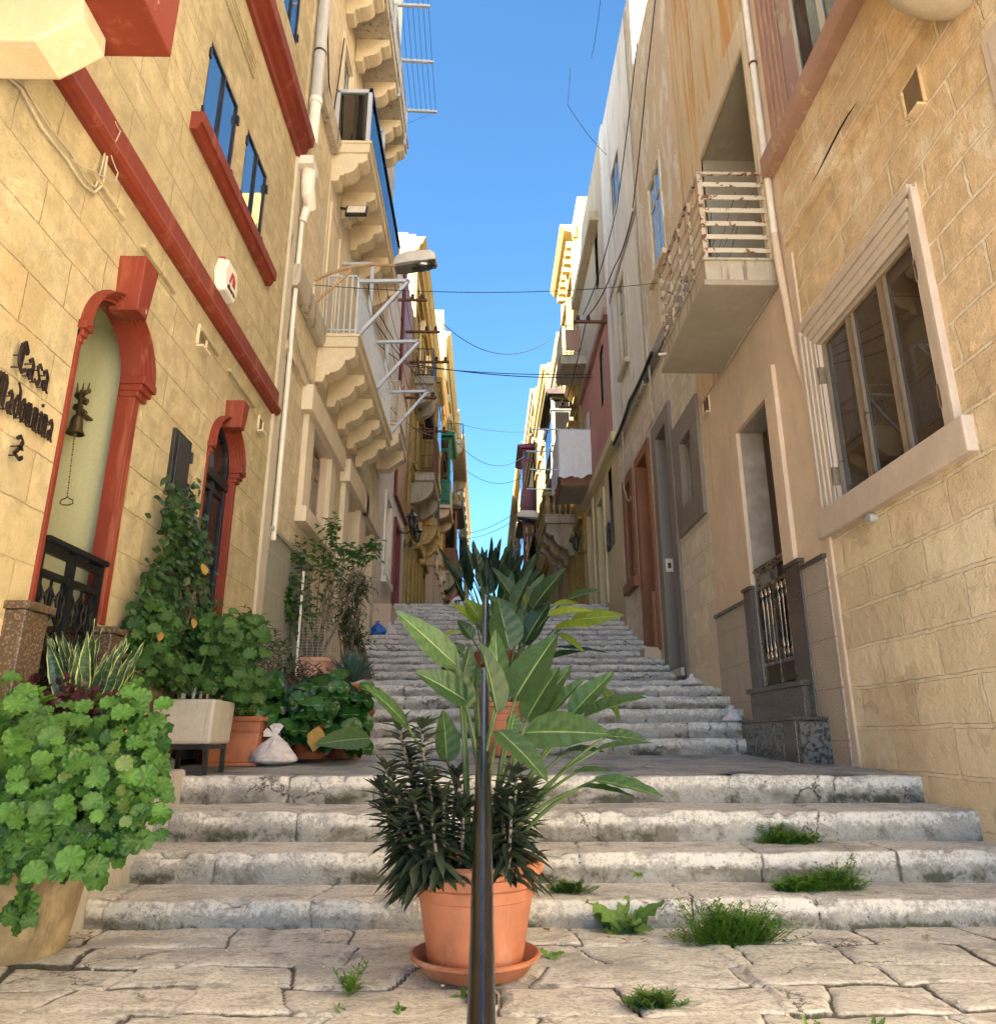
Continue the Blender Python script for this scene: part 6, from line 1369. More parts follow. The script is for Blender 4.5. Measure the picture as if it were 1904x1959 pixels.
def succulent(mb, sb, base, topp, n, ln, spread=1.0, tuft=True):
    base, topp = V(base), V(topp); stem(sb, base, topp, .010, (R.uniform(-.02, .02), 0, 0), tint=R.random(), r2=.006); H_ = (topp-base).length; ga = R.random()*6
    for i in range(n):
        t = (i+.5)/n; t = t**.9; p = base.lerp(topp, t); ga += 2.4; dn = -.55+1.05*t+R.uniform(-.2, .25); d = V((math.cos(ga), math.sin(ga), dn)); l = ln*(1.05-.45*t)*R.uniform(.75, 1.15)
        tip = p+d.normalized()*l+V((0, 0, -.05*l/.15*(1-t))); tip.z = max(tip.z, PC.z+(.35 if abs(tip.x-PC.x) < .24 else .28)); up = V((0, 0, 1)) if abs(dn) < .9 else V((math.cos(ga), math.sin(ga), 1)); toothed(mb, p, tip, l*.095, up)
    if tuft:
        for i in range(12): a = R.random()*6.28; d = V((math.cos(a)*.7, math.sin(a)*.7, R.uniform(.3, 1.3))).normalized(); toothed(mb, topp, topp+d*R.uniform(.04, .09), .012, V((0, 0, 1)))
def toothed(mb, a, b, w, up):
    a, b = V(a), V(b); d = (b-a); s = d.cross(up); s = s.normalized() if s.length > 1e-5 else V((1, 0, 0)); nn = s.cross(d).normalized(); n = 9; vs = []; cs = []; tint = R.random()
    for i in range(n+1):
        t = i/n; ww = w*math.sin(math.pi*min(1, t*.93+.07)**.9)*(1+.22*(i % 2)); c = a+d*t-nn*(t*t*.10*d.length); vs += [c-s*ww+nn*ww*.55, c, c+s*ww+nn*ww*.55]; cs += [(tint, .3, .5), (tint, .9, .5), (tint, .3, .5)]
    mb.add(vs, [f for i in range(n) for f in ((i*3, i*3+1, i*3+4, i*3+3), (i*3+1, i*3+2, i*3+5, i*3+4))], cs)
lf, sm = MB(), MB()
for (bx_, tx, ty, Y, n) in ((600, 405, 1100, 3.22, 46), (620, 525, 1110, 3.15, 50), (570, 330, 1330, 3.12, 40), (640, 645, 1490, 3.05, 26), (590, 460, 1270, 3.3, 40), (560, 380, 1480, 3.05, 34), (700, 720, 1380, 3.3, 30), (610, 560, 1380, 3.08, 36), (1000, 1040, 1360, 3.1, 40), (980, 960, 1480, 3.08, 26), (1020, 1100, 1440, 3.16, 34), (990, 1010, 1600, 3.02, 22), (560, 440, 1560, 3.02, 30), (720, 750, 1560, 3.1, 24), (530, 330, 1560, 3.1, 30), (560, 300, 1450, 3.15, 34), (600, 480, 1500, 3.0, 34), (640, 580, 1600, 2.98, 26), (560, 400, 1650, 3.0, 26)):
    b = zc(*zpx(bx_, 1850), Y); b.z = PC.z+.34; b.x = max(-.25, min(.16, b.x)); t = zc(*zpx(tx, ty), Y); succulent(lf, sm, b, t, int(n*1.5), .17)
for k in range(150):       # drooping skirt over the pot edge on both sides
    a = R.choice((R.uniform(2.6, 4.5), R.uniform(2.9, 4.0), R.uniform(-1.2, .2))); p = PC+V((math.cos(a)*.15, math.sin(a)*.15, .36+R.random()*.30)); tip = p+V((math.cos(a)*R.uniform(.08, .2), math.sin(a)*.12, R.uniform(-.05, .08))); toothed(lf, p, tip, .012, (0, 0, 1))
leafpart('toothed_leaves', lf, 'toothed_leaf', P); leafpart('succulent_stems', sm, 'stem_grey', P)
# ---- second pot, on the landing
PC2 = V((.145, 7.7, .70)); P2 = thing('potted_plant', 'second terracotta pot on the landing with bright bird of paradise leaves', 'potted plant', PC2); round_pot(P2, PC2, .17, .25, .50)
top = PC2+V((0, 0, .46)); mats = {'l': MB(), 'm': MB(), 'd': MB(), 's': MB()}
LV2 = [(1060, 480, 905, 232, 78, 7.1, 7.1, (.6, -.8, .1), 'd', .5), (985, 560, 1132, 236, 70, 7.0, 7.0, (-.6, -.7, 0), 'm', .5), (1130, 455, 1308, 236, 88, 7.0, 6.9, (-.5, -.8, .2), 'm', .3), (1050, 590, 892, 385, 130, 6.9, 6.9, (.5, -.8, .2), 'm', .3), (1120, 440, 1188, 268, 66, 7.2, 7.2, (-.3, -.9, 0), 'd', .4),
 (1000, 670, 940, 405, 150, 6.8, 6.8, (.2, -1, .1), 'm', .25), (820, 545, 676, 422, 72, 7.0, 6.9, (.2, -.6, .8), 'l', .3), (850, 520, 758, 402, 78, 7.0, 7.0, (.4, -.8, .4), 'l', .3), (1092, 460, 1084, 368, 44, 7.2, 7.2, (0, -1, 0), 'l', .3), (1080, 650, 1222, 425, 105, 7.0, 7.0, (-.4, -.8, .2), 'd', .35),
 (1315, 405, 1497, 358, 62, 7.0, 6.8, (0, -.7, .7), 'm', .3), (1210, 495, 1457, 470, 62, 6.9, 6.7, (0, -.7, .7), 'l', .35), (1340, 520, 1622, 492, 92, 6.9, 6.7, (0, -.9, .5), 'l', .12), (1245, 572, 1447, 555, 78, 6.9, 6.7, (0, -.6, .8), 'l', .4), (1262, 592, 1412, 702, 50, 6.9, 6.7, (.2, -.6, .8), 'l', .35), (1255, 668, 1548, 700, 42, 6.9, 6.7, (0, -.4, 1), 'd', .4),
 (1180, 745, 1398, 690, 78, 6.9, 6.7, (0, -.5, .9), 'm', .35), (1505, 885, 1602, 1070, 50, 6.7, 6.5, (.3, -.7, .5), 'l', .3), (1240, 440, 1385, 425, 50, 7.0, 6.9, (0, -.6, .8), 'l', .4), (650, 608, 745, 580, 42, 6.9, 6.9, (0, -.5, .9), 'l', .3), (960, 420, 1015, 250, 70, 7.2, 7.2, (.2, -1, .1), 'd', .4), (1085, 640, 1050, 430, 90, 7.1, 7.1, (.2, -1, .1), 'm', .4),
 (900, 640, 880, 480, 70, 7.2, 7.2, (.3, -.9, .1), 'd', .4), (1150, 560, 1130, 380, 80, 7.2, 7.2, (-.2, -1, .1), 'm', .4), (560, 830, 655, 790, 42, 7.0, 6.9, (0, -.4, 1), 'd', .3), (740, 700, 700, 640, 50, 7.0, 7.0, (.2, -.8, .4), 'd', .4), (800, 620, 720, 520, 60, 7.0, 7.0, (.2, -.8, .4), 'd', .4)]
for (bx_, by_, tx, ty, w, yb, yt, up, mt, fo) in LV2:
    yb += .6; yt += .6; b = zc(*zpx(bx_, by_), yb); t = zc(*zpx(tx, ty), yt); ww = w/1.36/2.0914/F_*yb*1.2; paddle(mats[mt], b, t, ww*(1.1+fo*.35), up, droop=R.uniform(.02, .09), fold=fo, n=16)
    s = top+V(((b.x-top.x)*.15+R.uniform(-.08, .08), R.uniform(-.08, .06), -.03)); m_ = V((s.x*.6+b.x*.4, (s.y+b.y)/2, s.z+(b.z-s.z)*.75)); mats['s'].tube([bez(s, m_, b, i/10) for i in range(11)], [.016-.009*i/10 for i in range(11)], n=6, col=(R.random(), .3, .5))
leafpart('broad_leaves', mats['l'], 'paddle_leaf_lime', P2); leafpart('broad_leaves', mats['m'], 'paddle_leaf', P2); leafpart('broad_leaves', mats['d'], 'paddle_leaf', P2); leafpart('leaf_stalk', mats['s'], 'stem_green', P2)
m = MB()
for k in range(260):
    a = R.random()*6.28; r = R.random()**.5*.17; c = top+V((math.cos(a)*r, math.sin(a)*r-.05, R.uniform(0, .32))); small_leaf(m, c, (math.cos(a), math.sin(a)-.3, R.uniform(-.4, .6)), (0, -.3, 1), .05, .03)
leafpart('small_leaves', m, 'weed_dark', P2)
# ---- third, dark strelitzia further up
PC3 = V((.12, 10.6, 1.52)); P3 = thing('potted_plant', 'third pot up the stairs, dark bird of paradise with upright leaves against the sky', 'potted plant', PC3); round_pot(P3, PC3, .22, .31, .5, mat='terracotta_old'); top = PC3+V((0, 0, .46)); lf, sm = MB(), MB()
LV3 = [(880, 330, 905, 58, 46), (905, 300, 957, 70, 46), (960, 330, 1008, 84, 60), (840, 260, 800, 92, 56), (800, 250, 762, 104, 44), (900, 300, 868, 150, 44), (985, 260, 982, 118, 70), (1010, 300, 1052, 132, 52), (1060, 300, 1143, 158, 44), (940, 280, 925, 120, 60), (860, 340, 822, 190, 52), (740, 290, 655, 192, 40), (800, 330, 722, 195, 44), (1090, 250, 1122, 190, 40), (1060, 340, 1165, 240, 40), (830, 300, 870, 180, 44), (960, 250, 1000, 140, 56), (1020, 250, 1080, 160, 44), (770, 230, 740, 150, 30), (990, 330, 960, 200, 60), (850, 230, 880, 130, 36), (925, 330, 900, 190, 56), (1030, 330, 1030, 190, 50)]
for (bx_, by_, tx, ty, w) in LV3:
    yb = 10.6+R.uniform(-.3, .3); b = zc(*zpx(bx_, by_), yb); t = zc(*zpx(tx, ty), yb-.1); ww = w/1.36/2.0914/F_*yb; paddle(lf, b, t, ww*1.2, (R.uniform(-.7, .7), -.8, .1), droop=R.uniform(-.03, .05), fold=.3, n=12)
    s = top+V((R.uniform(-.12, .12), R.uniform(-.1, .1), -.03)); m_ = V((s.x*.6+b.x*.4, (s.y+b.y)/2, s.z+(b.z-s.z)*.7)); sm.tube([bez(s, m_, b, i/8) for i in range(9)], [.02-.011*i/8 for i in range(9)], n=6, col=(R.random(), .3, .5))
for k in range(16):
    a = R.uniform(-1, 1); b = top+V((a*.6, R.uniform(-.2, .2), R.uniform(.7, 1.2))); t = b+V((a*.25, 0, R.uniform(.4, .6))); paddle(lf, b, t, .14, (-a, -.8, .2), fold=.3, n=10); stem(sm, top, b, .014)
leafpart('broad_leaves', lf, 'paddle_leaf_dark', P3); leafpart('leaf_stalk', sm, 'stem_green', P3)
# ---- geranium bush, bottom left
def geranium(o, blobs, n, r0, r1, mat='geranium_leaf', stem_from=None, lobes=9, face=(0.25, -1, .45), up=.8, kid=.35, clip=XL+.03):
    lf, sm = MB(), MB()
    for i in range(n):
        c, rx, ry, rz = R.choices(blobs, weights=[b[1]*b[3] for b in blobs])[0]; c = V(c)
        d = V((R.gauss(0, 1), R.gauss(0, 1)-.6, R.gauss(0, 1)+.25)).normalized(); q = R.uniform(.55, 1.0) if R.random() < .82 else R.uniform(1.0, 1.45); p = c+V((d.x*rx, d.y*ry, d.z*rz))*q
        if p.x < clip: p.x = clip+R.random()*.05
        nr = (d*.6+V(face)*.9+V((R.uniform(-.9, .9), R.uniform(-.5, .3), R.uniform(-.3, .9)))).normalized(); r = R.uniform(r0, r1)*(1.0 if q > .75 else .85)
        round_leaf(lf, p, nr, r, lobes=lobes, kid=kid, tint=min(1, max(0, R.gauss(.5, .28)+(q-.8)))); s = p-nr*.03-V((0, 0, r*.3))  # inner leaves tinted darker: the bush's depth shading is in their colour
        if i % 2 == 0: stem(sm, p-nr*.014, c+(p-c)*.25-V((0, 0, .05)), .0028, (0, 0, -.03), n=4)
    if stem_from:
        for b in blobs:
            for k in range(1 if mat == 'geranium_shade' else 3): stem(sm, stem_from, V(b[0])+V((R.uniform(-1, 1)*b[1]*.5, R.uniform(-1, 1)*b[2]*.5, R.uniform(-.2, .6)*b[3])), .011, (R.uniform(-.1, .1), 0, .05), tint=.6)
    leafpart('leaves', lf, mat, o); leafpart('stems', sm, 'stem_green', o)
gp = atZ(30, 1800, .0); GC = V((-2.03, 3.55, 0))
G1 = thing('geranium_bush', 'big bright green geranium bush spilling from the stone barrel pot in the lower left corner', 'potted plant', GC)
round_pot(G1, GC, .25, .36, .50, rim=.06, mat='stone_pot', ribs=False)
def B(x, y, Y, rx, ry, rz): return (atY(x, y, Y), rx, ry, rz)
geranium(G1, [B(60, 1480, 3.3, .26, .22, .22), B(150, 1560, 3.25, .28, .2, .20), B(60, 1600, 3.2, .22, .2, .16), B(215, 1500, 3.35, .22, .18, .16), B(245, 1400, 3.5, .16, .15, .16), B(20, 1420, 3.4, .2, .2, .2), B(120, 1440, 3.45, .2, .2, .16), B(250, 1585, 3.2, .08, .08, .10), B(40, 1745, 3.1, .05, .05, .05), B(180, 1640, 3.15, .08, .08, .07), B(0, 1540, 3.2, .25, .2, .25), B(265, 1500, 3.35, .09, .09, .1)], 1150, .026, .052, stem_from=GC+V((0, 0, .45)))
m = MB(); lf = MB()
for k in range(46):
    a = R.random()*6.28; c = atY(62+R.uniform(-22, 22), 1345+R.uniform(-25, 25), 3.45); small_leaf(lf, c, (math.cos(a), math.sin(a)-.4, .5), (0, -.5, 1), .06, .035)
leafpart('young_leaves', lf, 'weed_leaf', G1)
lf = MB()
for k in range(16): round_leaf(lf, atY(R.uniform(20, 270), R.uniform(1400, 1640), 3.12), (R.uniform(-.5, .5), -1, R.uniform(-.2, .6)), R.uniform(.02, .035))
leafpart('yellowed_leaves', lf, 'strap_leaf', G1)
# stone stoop that carries the bowl beside the arch
m = MB(); m.box(XL, XL+.46, 3.55, 4.62, -.05, .84); struct('stoop', m, M['concrete'], bevel=.02)
# ---- snake plant bowl
bc = atY(146, 1372, 4.05); SC = V((bc.x+.04, 4.05, .84)); S1 = thing('snake_plant', 'yellow edged snake plant in a wide pink bowl beside the arch', 'potted plant', SC)
m = MB(); m.lathe([(0, 0), (.11, 0), (.14, .04), (.172, .15), (.18, .165), (.19, .17), (.19, .195), (.175, .197), (.16, .16), (0, .15)], SC, n=40); part('bowl', m, M['pink_pot'], S1, smooth=True)
lf = MB()
for k in range(44):
    a = R.uniform(0, 6.28); rr = R.uniform(.02, .13); b = SC+V((math.cos(a)*rr, math.sin(a)*rr, .15)); l = R.uniform(.26, .44)*(1.15-rr*2.2); t = b+V((math.cos(a)*l*.40, math.sin(a)*l*.35, l)); paddle(lf, b, t, R.uniform(.058, .080), (R.uniform(-.4, .4), -1, .2), droop=R.uniform(-.12, .12), fold=.3, n=12, wave=.1, prof='sword', twist=R.uniform(-.5, .5))
leafpart('leaves', lf, 'snake_leaf', S1)
o = thing('purple_plant', 'dark purple leaved plant hanging in front of the pink bowl', 'plant', atY(140, 1400, 3.82)); lf, sm = MB(), MB()
for k in range(330):
    c = atY(R.gauss(140, 38), R.gauss(1362, 26), 3.78+R.uniform(-.1, .12)); a = R.random()*6.28; small_leaf(lf, c, (math.cos(a), -.4, R.uniform(-.9, .5)), (0, -1, .5), R.uniform(.035, .06), .026)
for k in range(30): c = atY(R.gauss(45, 14), R.gauss(1300, 20), 3.8); a = R.random()*6.28; small_leaf(lf, c, (math.cos(a), -.4, R.uniform(-.6, .6)), (0, -1, .5), .05, .028)
for k in range(18): stem(sm, atY(120, 1420, 3.85), atY(R.gauss(130, 50), R.gauss(1340, 25), 3.8), .004)
leafpart('leaves', lf, 'purple_leaf', o); leafpart('stems', sm, 'purple_leaf', o)
# ---- climbing vine on the wall between the doors
o = thing('climbing_vine', 'dark green climbing vine growing up the yellow wall between the two arches', 'climbing plant', (XL+.1, 5.3, .7)); lf, sm = MB(), MB()
path = [(330, 985, 5.15), (365, 990, 5.5), (345, 1060, 5.3), (300, 1110, 5.0), (370, 1100, 5.4), (330, 1150, 5.2), (380, 1170, 5.4), (300, 1180, 5.0), (350, 1220, 5.2), (385, 1230, 5.4), (320, 1250, 5.1), (350, 1290, 5.2), (375, 1050, 5.5)]
for k in range(1700):
    q = R.choice(path); x = q[0]+R.gauss(0, 11 if q[1] < 1100 else 19); y = q[1]+R.gauss(0, 32); 
    if x < 275 and y < 1120: continue
    c = atX(x, y, XL+R.uniform(.03, .22)); a = R.random()*6.28; small_leaf(lf, c, (.3+math.cos(a)*.5, math.sin(a), R.uniform(-1, .3)), (1, -.6, .5), R.uniform(.05, .085), R.uniform(.035, .055))
for k in range(26):
    a = R.choice(path); b = R.choice(path); stem(sm, atX(350+R.uniform(-40, 40), 1310, XL+.12), atX(a[0]+R.uniform(-15, 15), a[1], XL+.10), .006, (.05, R.uniform(-.1, .1), 0))
leafpart('leaves', lf, 'vine_leaf', o); leafpart('stems', sm, 'bark', o)
lf = MB()
for x, y in ((388, 1078), (392, 1082), (370, 1183), (398, 1172), (305, 1205)):
    small_leaf(lf, atX(x, y, XL+.26), (.3, -.3, -.9), (1, -.6, .3), .08, .055)
leafpart('yellowed_leaves', lf, 'dry_leaf', o)
# ---- middle geranium behind the planters
gb = [B(300, 1215, 5.0, .14, .12, .16), B(275, 1260, 4.8, .10, .1, .16), B(330, 1280, 5.3, .16, .12, .10), B(420, 1220, 5.6, .2, .14, .18), B(450, 1270, 5.7, .2, .12, .2), B(480, 1200, 6.0, .14, .12, .10), B(370, 1310, 5.5, .16, .10, .06), B(300, 1180, 4.9, .08, .08, .1), B(265, 1200, 4.8, .08, .08, .12), B(470, 1325, 6.0, .2, .12, .10)]
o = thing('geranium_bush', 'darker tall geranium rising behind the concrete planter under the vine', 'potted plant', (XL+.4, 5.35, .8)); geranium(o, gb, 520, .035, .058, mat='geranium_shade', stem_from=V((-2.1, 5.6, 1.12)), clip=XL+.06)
# ---- concrete planter on a metal stand
o = thing('concrete_planter', 'square whitish concrete planter on a low dark metal stand', 'planter', (-2.02, 5.6, .64)); m = MB(); m.hexa([(-2.30, 5.39, .82), (-1.89, 5.39, .82), (-1.89, 5.82, .82), (-2.30, 5.82, .82), (-2.31, 5.38, 1.12), (-1.88, 5.38, 1.12), (-1.88, 5.84, 1.12), (-2.31, 5.84, 1.12)]); part('box', m, M['concrete'], o, bevel=.02)
m = MB(); m.box(-2.27, -1.92, 5.42, 5.80, 1.12, 1.124); part('soil', m, M['soil'], o)
m = MB()
for x in (-2.24, -1.92):
    for y in (5.43, 5.78): m.box(x-.015, x+.015, y-.015, y+.015, .62, .82)
for y in (5.43, 5.78): m.box(-2.25, -1.91, y-.012, y+.012, .785, .815)
for x in (-2.24, -1.92): m.box(x-.012, x+.012, 5.44, 5.77, .785, .815)
part('stand', m, M['dark_metal'], o)
for k in range(7):
    x = -2.2+.035*k+R.uniform(-.01, .01); m = MB(); m.bar((x, 5.5+R.uniform(-.05, .05), 1.1), (x+R.uniform(-.01, .01), 5.5, 1.21+R.random()*.05), .016, .008)
    s = part('stick', m, M['shutter_cream'], o)
# ---- square terracotta pot with young plant
o = thing('potted_plant', 'square terracotta pot with a small light green kidney leaved plant by the white bag', 'potted plant', (-1.98, 6.5, .645)); a = .20
def sq(mb, x, y, z0, z1, w0, w1): mb.hexa([(x-w0, y-w0, z0), (x+w0, y-w0, z0), (x+w0, y+w0, z0), (x-w0, y+w0, z0), (x-w1, y-w1, z1), (x+w1, y-w1, z1), (x+w1, y+w1, z1), (x-w1, y+w1, z1)])
cx, cy, cz = -2.03, 6.50, .645
m = MB(); sq(m, cx, cy, cz, cz+.03, .205, .205); sq(m, cx, cy, cz+.03, cz+.26, .185, .212); sq(m, cx, cy, cz+.26, cz+.275, .218, .219); sq(m, cx, cy, cz+.275, cz+.345, .212, .218); sq(m, cx, cy, cz+.345, cz+.385, .240, .242); part('pot', m, M['terracotta'], o, bevel=.008)
m = MB(); sq(m, cx, cy, cz+.385, cz+.388, .21, .21); part('soil', m, M['soil'], o)
geranium(o, [((cx, cy-.02, cz+.42), .22, .18, .07)], 46, .035, .06, mat='geranium_leaf', lobes=3, kid=.5, face=(0, -.5, 1))
# ---- ligularia mass with kidney leaves in several old pots
for (x, y, s, lab) in ((-1.55, 6.95, 1.0, 'glossy dark kidney leaved plant in an old pot directly behind the white bag'), (-1.32, 7.3, 1.0, 'glossy kidney leaved plant in the old red pot nearest the steps')):
    c = V((x, y, .69)); o = thing('potted_plant', lab, 'potted plant', c); round_pot(o, c, .15, .20, .30, mat='terracotta_old', ribs=False)
    if x < -1.5: bl = [B(560, 1350, 6.7, .26, .2, .16), B(500, 1320, 6.7, .2, .18, .12), B(590, 1390, 6.6, .18, .15, .14), B(520, 1370, 6.55, .14, .12, .10)]
    else: bl = [B(650, 1350, 7.0, .24, .2, .2), B(670, 1400, 6.9, .14, .14, .2), B(620, 1310, 7.1, .2, .2, .1), B(610, 1420, 6.8, .12, .1, .1)]
    geranium(o, bl, 95, .07, .115, mat='kidney_leaf', lobes=2, kid=.75, face=(.2, -.8, .8))
    lf = MB()
    if x > -1.5:
        paddle(lf, atY(706, 1412, 6.6), atY(603, 1424, 6.3), .26, (.1, -.8, .6), droop=.03, fold=.15, n=16, tint=.9); leafpart('broad_leaf', lf, 'paddle_leaf', o, label='single long bright green leaf reaching left')
        lf = MB(); small_leaf(lf, atY(610, 1390, 6.4), (-.15, -.2, -1), (.2, -1, .2), .20, .15); leafpart('yellowed_leaf', lf, 'dry_leaf', o)
# ---- thin dark oleander like bush
def fine_bush(name, label, base, blobs, n, ln, w, mat, stemmat='bark', dirz=(-.5, .7), nst=22):
    o = thing(name, label, 'plant', base); lf, sm = MB(), MB()
    for k in range(n):
        x, y, Y, sx, sy, sY = R.choice(blobs); c = atY(R.gauss(x, sx), R.gauss(y, sy), Y+R.uniform(-sY, sY)); c.x = max(c.x, XL+.05); a = R.random()*6.28
        small_leaf(lf, c, (math.cos(a), math.sin(a)*.7, R.uniform(*dirz)), (0, -.6, 1), ln*R.uniform(.7, 1.25), w*R.uniform(.8, 1.2))
    for k in range(nst):
        x, y, Y, sx, sy, sY = R.choice(blobs); e = atY(R.gauss(x, sx*.8), R.gauss(y, sy*.8), Y); stem(sm, V(base)+V((R.uniform(-.08, .08), R.uniform(-.08, .08), .05)), e, .009, (R.uniform(-.1, .1), 0, .1), r2=.003)
    leafpart('leaves', lf, mat, o); leafpart('stems', sm, stemmat, o); return o
fine_bush('shrub', 'dark shrub with narrow leaves and thin upright stems before the tiled dado', (-1.95, 7.2, .7), [(500, 1225, 7.2, 14, 22, .15), (530, 1250, 7.2, 18, 20, .15), (480, 1260, 7.0, 16, 22, .15), (470, 1200, 7.0, 8, 14, .1), (560, 1290, 7.2, 24, 16, .15)], 560, .09, .02, 'narrow_leaf', dirz=(-.2, 1))
fine_bush('shrub', 'low purple black leaved shrub between the caged bush and the kidney leaves', (-1.75, 7.6, .75), [(570, 1290, 7.5, 22, 12, .15), (600, 1300, 7.5, 14, 10, .15)], 260, .05, .03, 'purple_leaf')
# ---- caged bougainvillea in pink pot
cc = V((-2.02, 8.9, 1.2)); o = thing('bougainvillea', 'straggly bush climbing out of a wire mesh cage in a pale pink pot', 'potted plant', cc); round_pot(o, cc, .20, .26, .55, mat='pink_pot', ribs=False)
m = MB(); 
for k in range(26): a = 2*math.pi*k/26; m.tube([cc+V((math.cos(a)*.26, math.sin(a)*.2, .5)), cc+V((math.cos(a)*.27, math.sin(a)*.2, 1.0))], .0035, n=4, cap=False)
for k in range(16):
    z = .5+.033*k; m.tube([cc+V((math.cos(a)*.265, math.sin(a)*.2, z)) for a in [2*math.pi*j/20 for j in range(21)]], .003, n=4, cap=False)
part('wire_cage', m, M['wire_mesh'], o)
m = MB(); m.box(cc.x-.14, cc.x-.115, cc.y-.24, cc.y-.225, cc.z+.3, cc.z+1.55); part('stake', m, M['pvc_white'], o)
lf, sm = MB(), MB(); bl = [(565, 1110, 8.8, 26, 22, .2), (600, 1130, 8.8, 30, 26, .2), (590, 1180, 8.8, 30, 20, .2), (545, 1140, 8.6, 12, 14, .1), (640, 1085, 8.6, 24, 14, .15), (690, 1065, 8.4, 16, 8, .1), (620, 1060, 8.7, 12, 26, .1), (635, 1010, 8.7, 6, 14, .05), (575, 1060, 8.7, 14, 14, .1), (660, 1050, 8.5, 16, 6, .1), (710, 1045, 8.4, 8, 5, .05), (560, 1170, 8.7, 16, 16, .1)]
for k in range(900):
    x, y, Y, sx, sy, sY = R.choice(bl); c = atY(R.gauss(x, sx), R.gauss(y, sy), Y+R.uniform(-sY, sY)); c.x = max(c.x, XL+.05); a = R.random()*6.28; small_leaf(lf, c, (math.cos(a), math.sin(a)*.7, R.uniform(-.8, .4)), (0, -.7, 1), .075, .05)
for x, y, Y, sx, sy, sY in bl:
    for k in range(2): stem(sm, cc+V((R.uniform(-.08, .08), R.uniform(-.08, .08), .5)), atY(R.gauss(x, sx*.7), R.gauss(y, sy*.7), Y), .010, (R.uniform(-.2, .2), 0, .15), r2=.003, n=10)
leafpart('leaves', lf, 'bougain_leaf', o); leafpart('stems', sm, 'bark', o)
fine_bush('shrub', 'dark feathery narrow leaved shrub standing behind the wire caged bush', (-1.85, 10.3, 1.55), [(665, 1110, 10.2, 14, 22, .2), (668, 1150, 10.2, 16, 24, .2), (660, 1190, 10.2, 12, 16, .2), (690, 1120, 10.2, 10, 14, .2)], 900, .13, .018, 'narrow_leaf', dirz=(-.9, .9), nst=30)
# ---- agave and spider plant
ac = V((-1.52, 8.75, 1.19)); o = thing('agave', 'blue green agave rosette in a red pot beside the steps', 'potted plant', ac); round_pot(o, ac, .13, .18, .26, mat='terracotta_old', ribs=False); lf = MB()
for k in range(34):
    a = k*2.4; el = .25+1.1*(k/34); b = ac+V((0, 0, .28)); l = R.uniform(.28, .40); t = b+V((math.cos(a)*math.cos(el)*l, math.sin(a)*math.cos(el)*l, math.sin(el)*l+.05)); paddle(lf, b, t, .085, (-math.cos(a)*.6, -math.sin(a)*.6, 1), droop=-.05, fold=.35, n=8, prof='lance', wave=0)
leafpart('leaves', lf, 'agave_leaf', o)
ac = V((-1.36, 8.2, .88)); o = thing('spider_plant', 'pale grassy spider plant in a red brown pot at the foot of the upper steps', 'potted plant', ac); round_pot(o, ac, .14, .19, .28, mat='terracotta_old', ribs=False); lf = MB()
for k in range(120):
    a = R.random()*6.28; l = R.uniform(.25, .45); b = ac+V((0, 0, .27)); t = b+V((math.cos(a)*l*.8, math.sin(a)*l*.8, R.uniform(-.15, .22))); paddle(lf, b, t, .02, (0, 0, 1), droop=.35, fold=.3, n=8, prof='strap', wave=0)
leafpart('leaves', lf, 'strap_leaf', o)
ac = V((-1.85, 8.15, .88)); o = thing('flower_pot', 'plain old red pot half hidden under the agave', 'pot', ac); round_pot(o, ac, .16, .2, .34, mat='terracotta_old', ribs=False)
fine_bush('shrub', 'small dark mound of leaves right of the agave on the steps', (-1.5, 9.9, 1.55), [(690, 1230, 9.8, 10, 10, .1), (680, 1215, 9.8, 10, 8, .1)], 220, .06, .03, 'narrow_leaf')
ac = atY(795, 1178, 14.5); 
o = thing('potted_plant', 'tiny spiky potted plant at the top of the stairs by the left doorway', 'potted plant', V((atY(720, 1160, 18.7).x, 18.7, 4.1))); q = atY(718, 1160, 18.9)
ac = V((atY(718+0, 1152, 20).x+.0, 20, 4.1)); ac = atY(719, 1152, 20); ac = V((atY(718, 1150, 20).x, 20, 4.1))
o.location = V((-1.75, 24, 4.09)); OFF[o.name] = V(o.location); round_pot(o, V(o.location), .17, .24, .28, mat='terracotta_old', ribs=False); lf = MB(); b = V(o.location)+V((0, 0, .26))
for k in range(26): a = R.random()*6.28; l = R.uniform(.5, .8); paddle(lf, b, b+V((math.cos(a)*l*.5, math.sin(a)*l*.5, l*.8)), .05, (0, -1, .3), fold=.3, n=6, prof='strap', wave=0)
leafpart('leaves', lf, 'weed_dark', o)
# palm showing over the far right roofs
pc = V((atY(1003, 822, 52).x+1.9, 52, 19.5)); o = thing('palm_tree', 'pale green palm crown peeping over the far right roofs', 'tree', pc); m = MB(); m.tube([pc, pc+V((0, 0, 2.6))], .25, n=8); part('trunk', m, M['bark'], o); lf = MB(); b = pc+V((0, 0, 2.6))
for k in range(14):
    a = k*.46; t = b+V((math.cos(a)*2.1, math.sin(a)*2.1, R.uniform(-.6, 1.0))); mid = b.lerp(t, .5)+V((0, 0, .9))
    for i in range(16):
        p = bez(b, mid, t, (i+2)/18); d = (t-b).normalized()
        for s in (-1, 1): small_leaf(lf, p, d*.7+V((-d.y*s, d.x*s, -.3)), (0, 0, 1), .6, .09)
leafpart('crown', lf, 'strap_leaf', o)
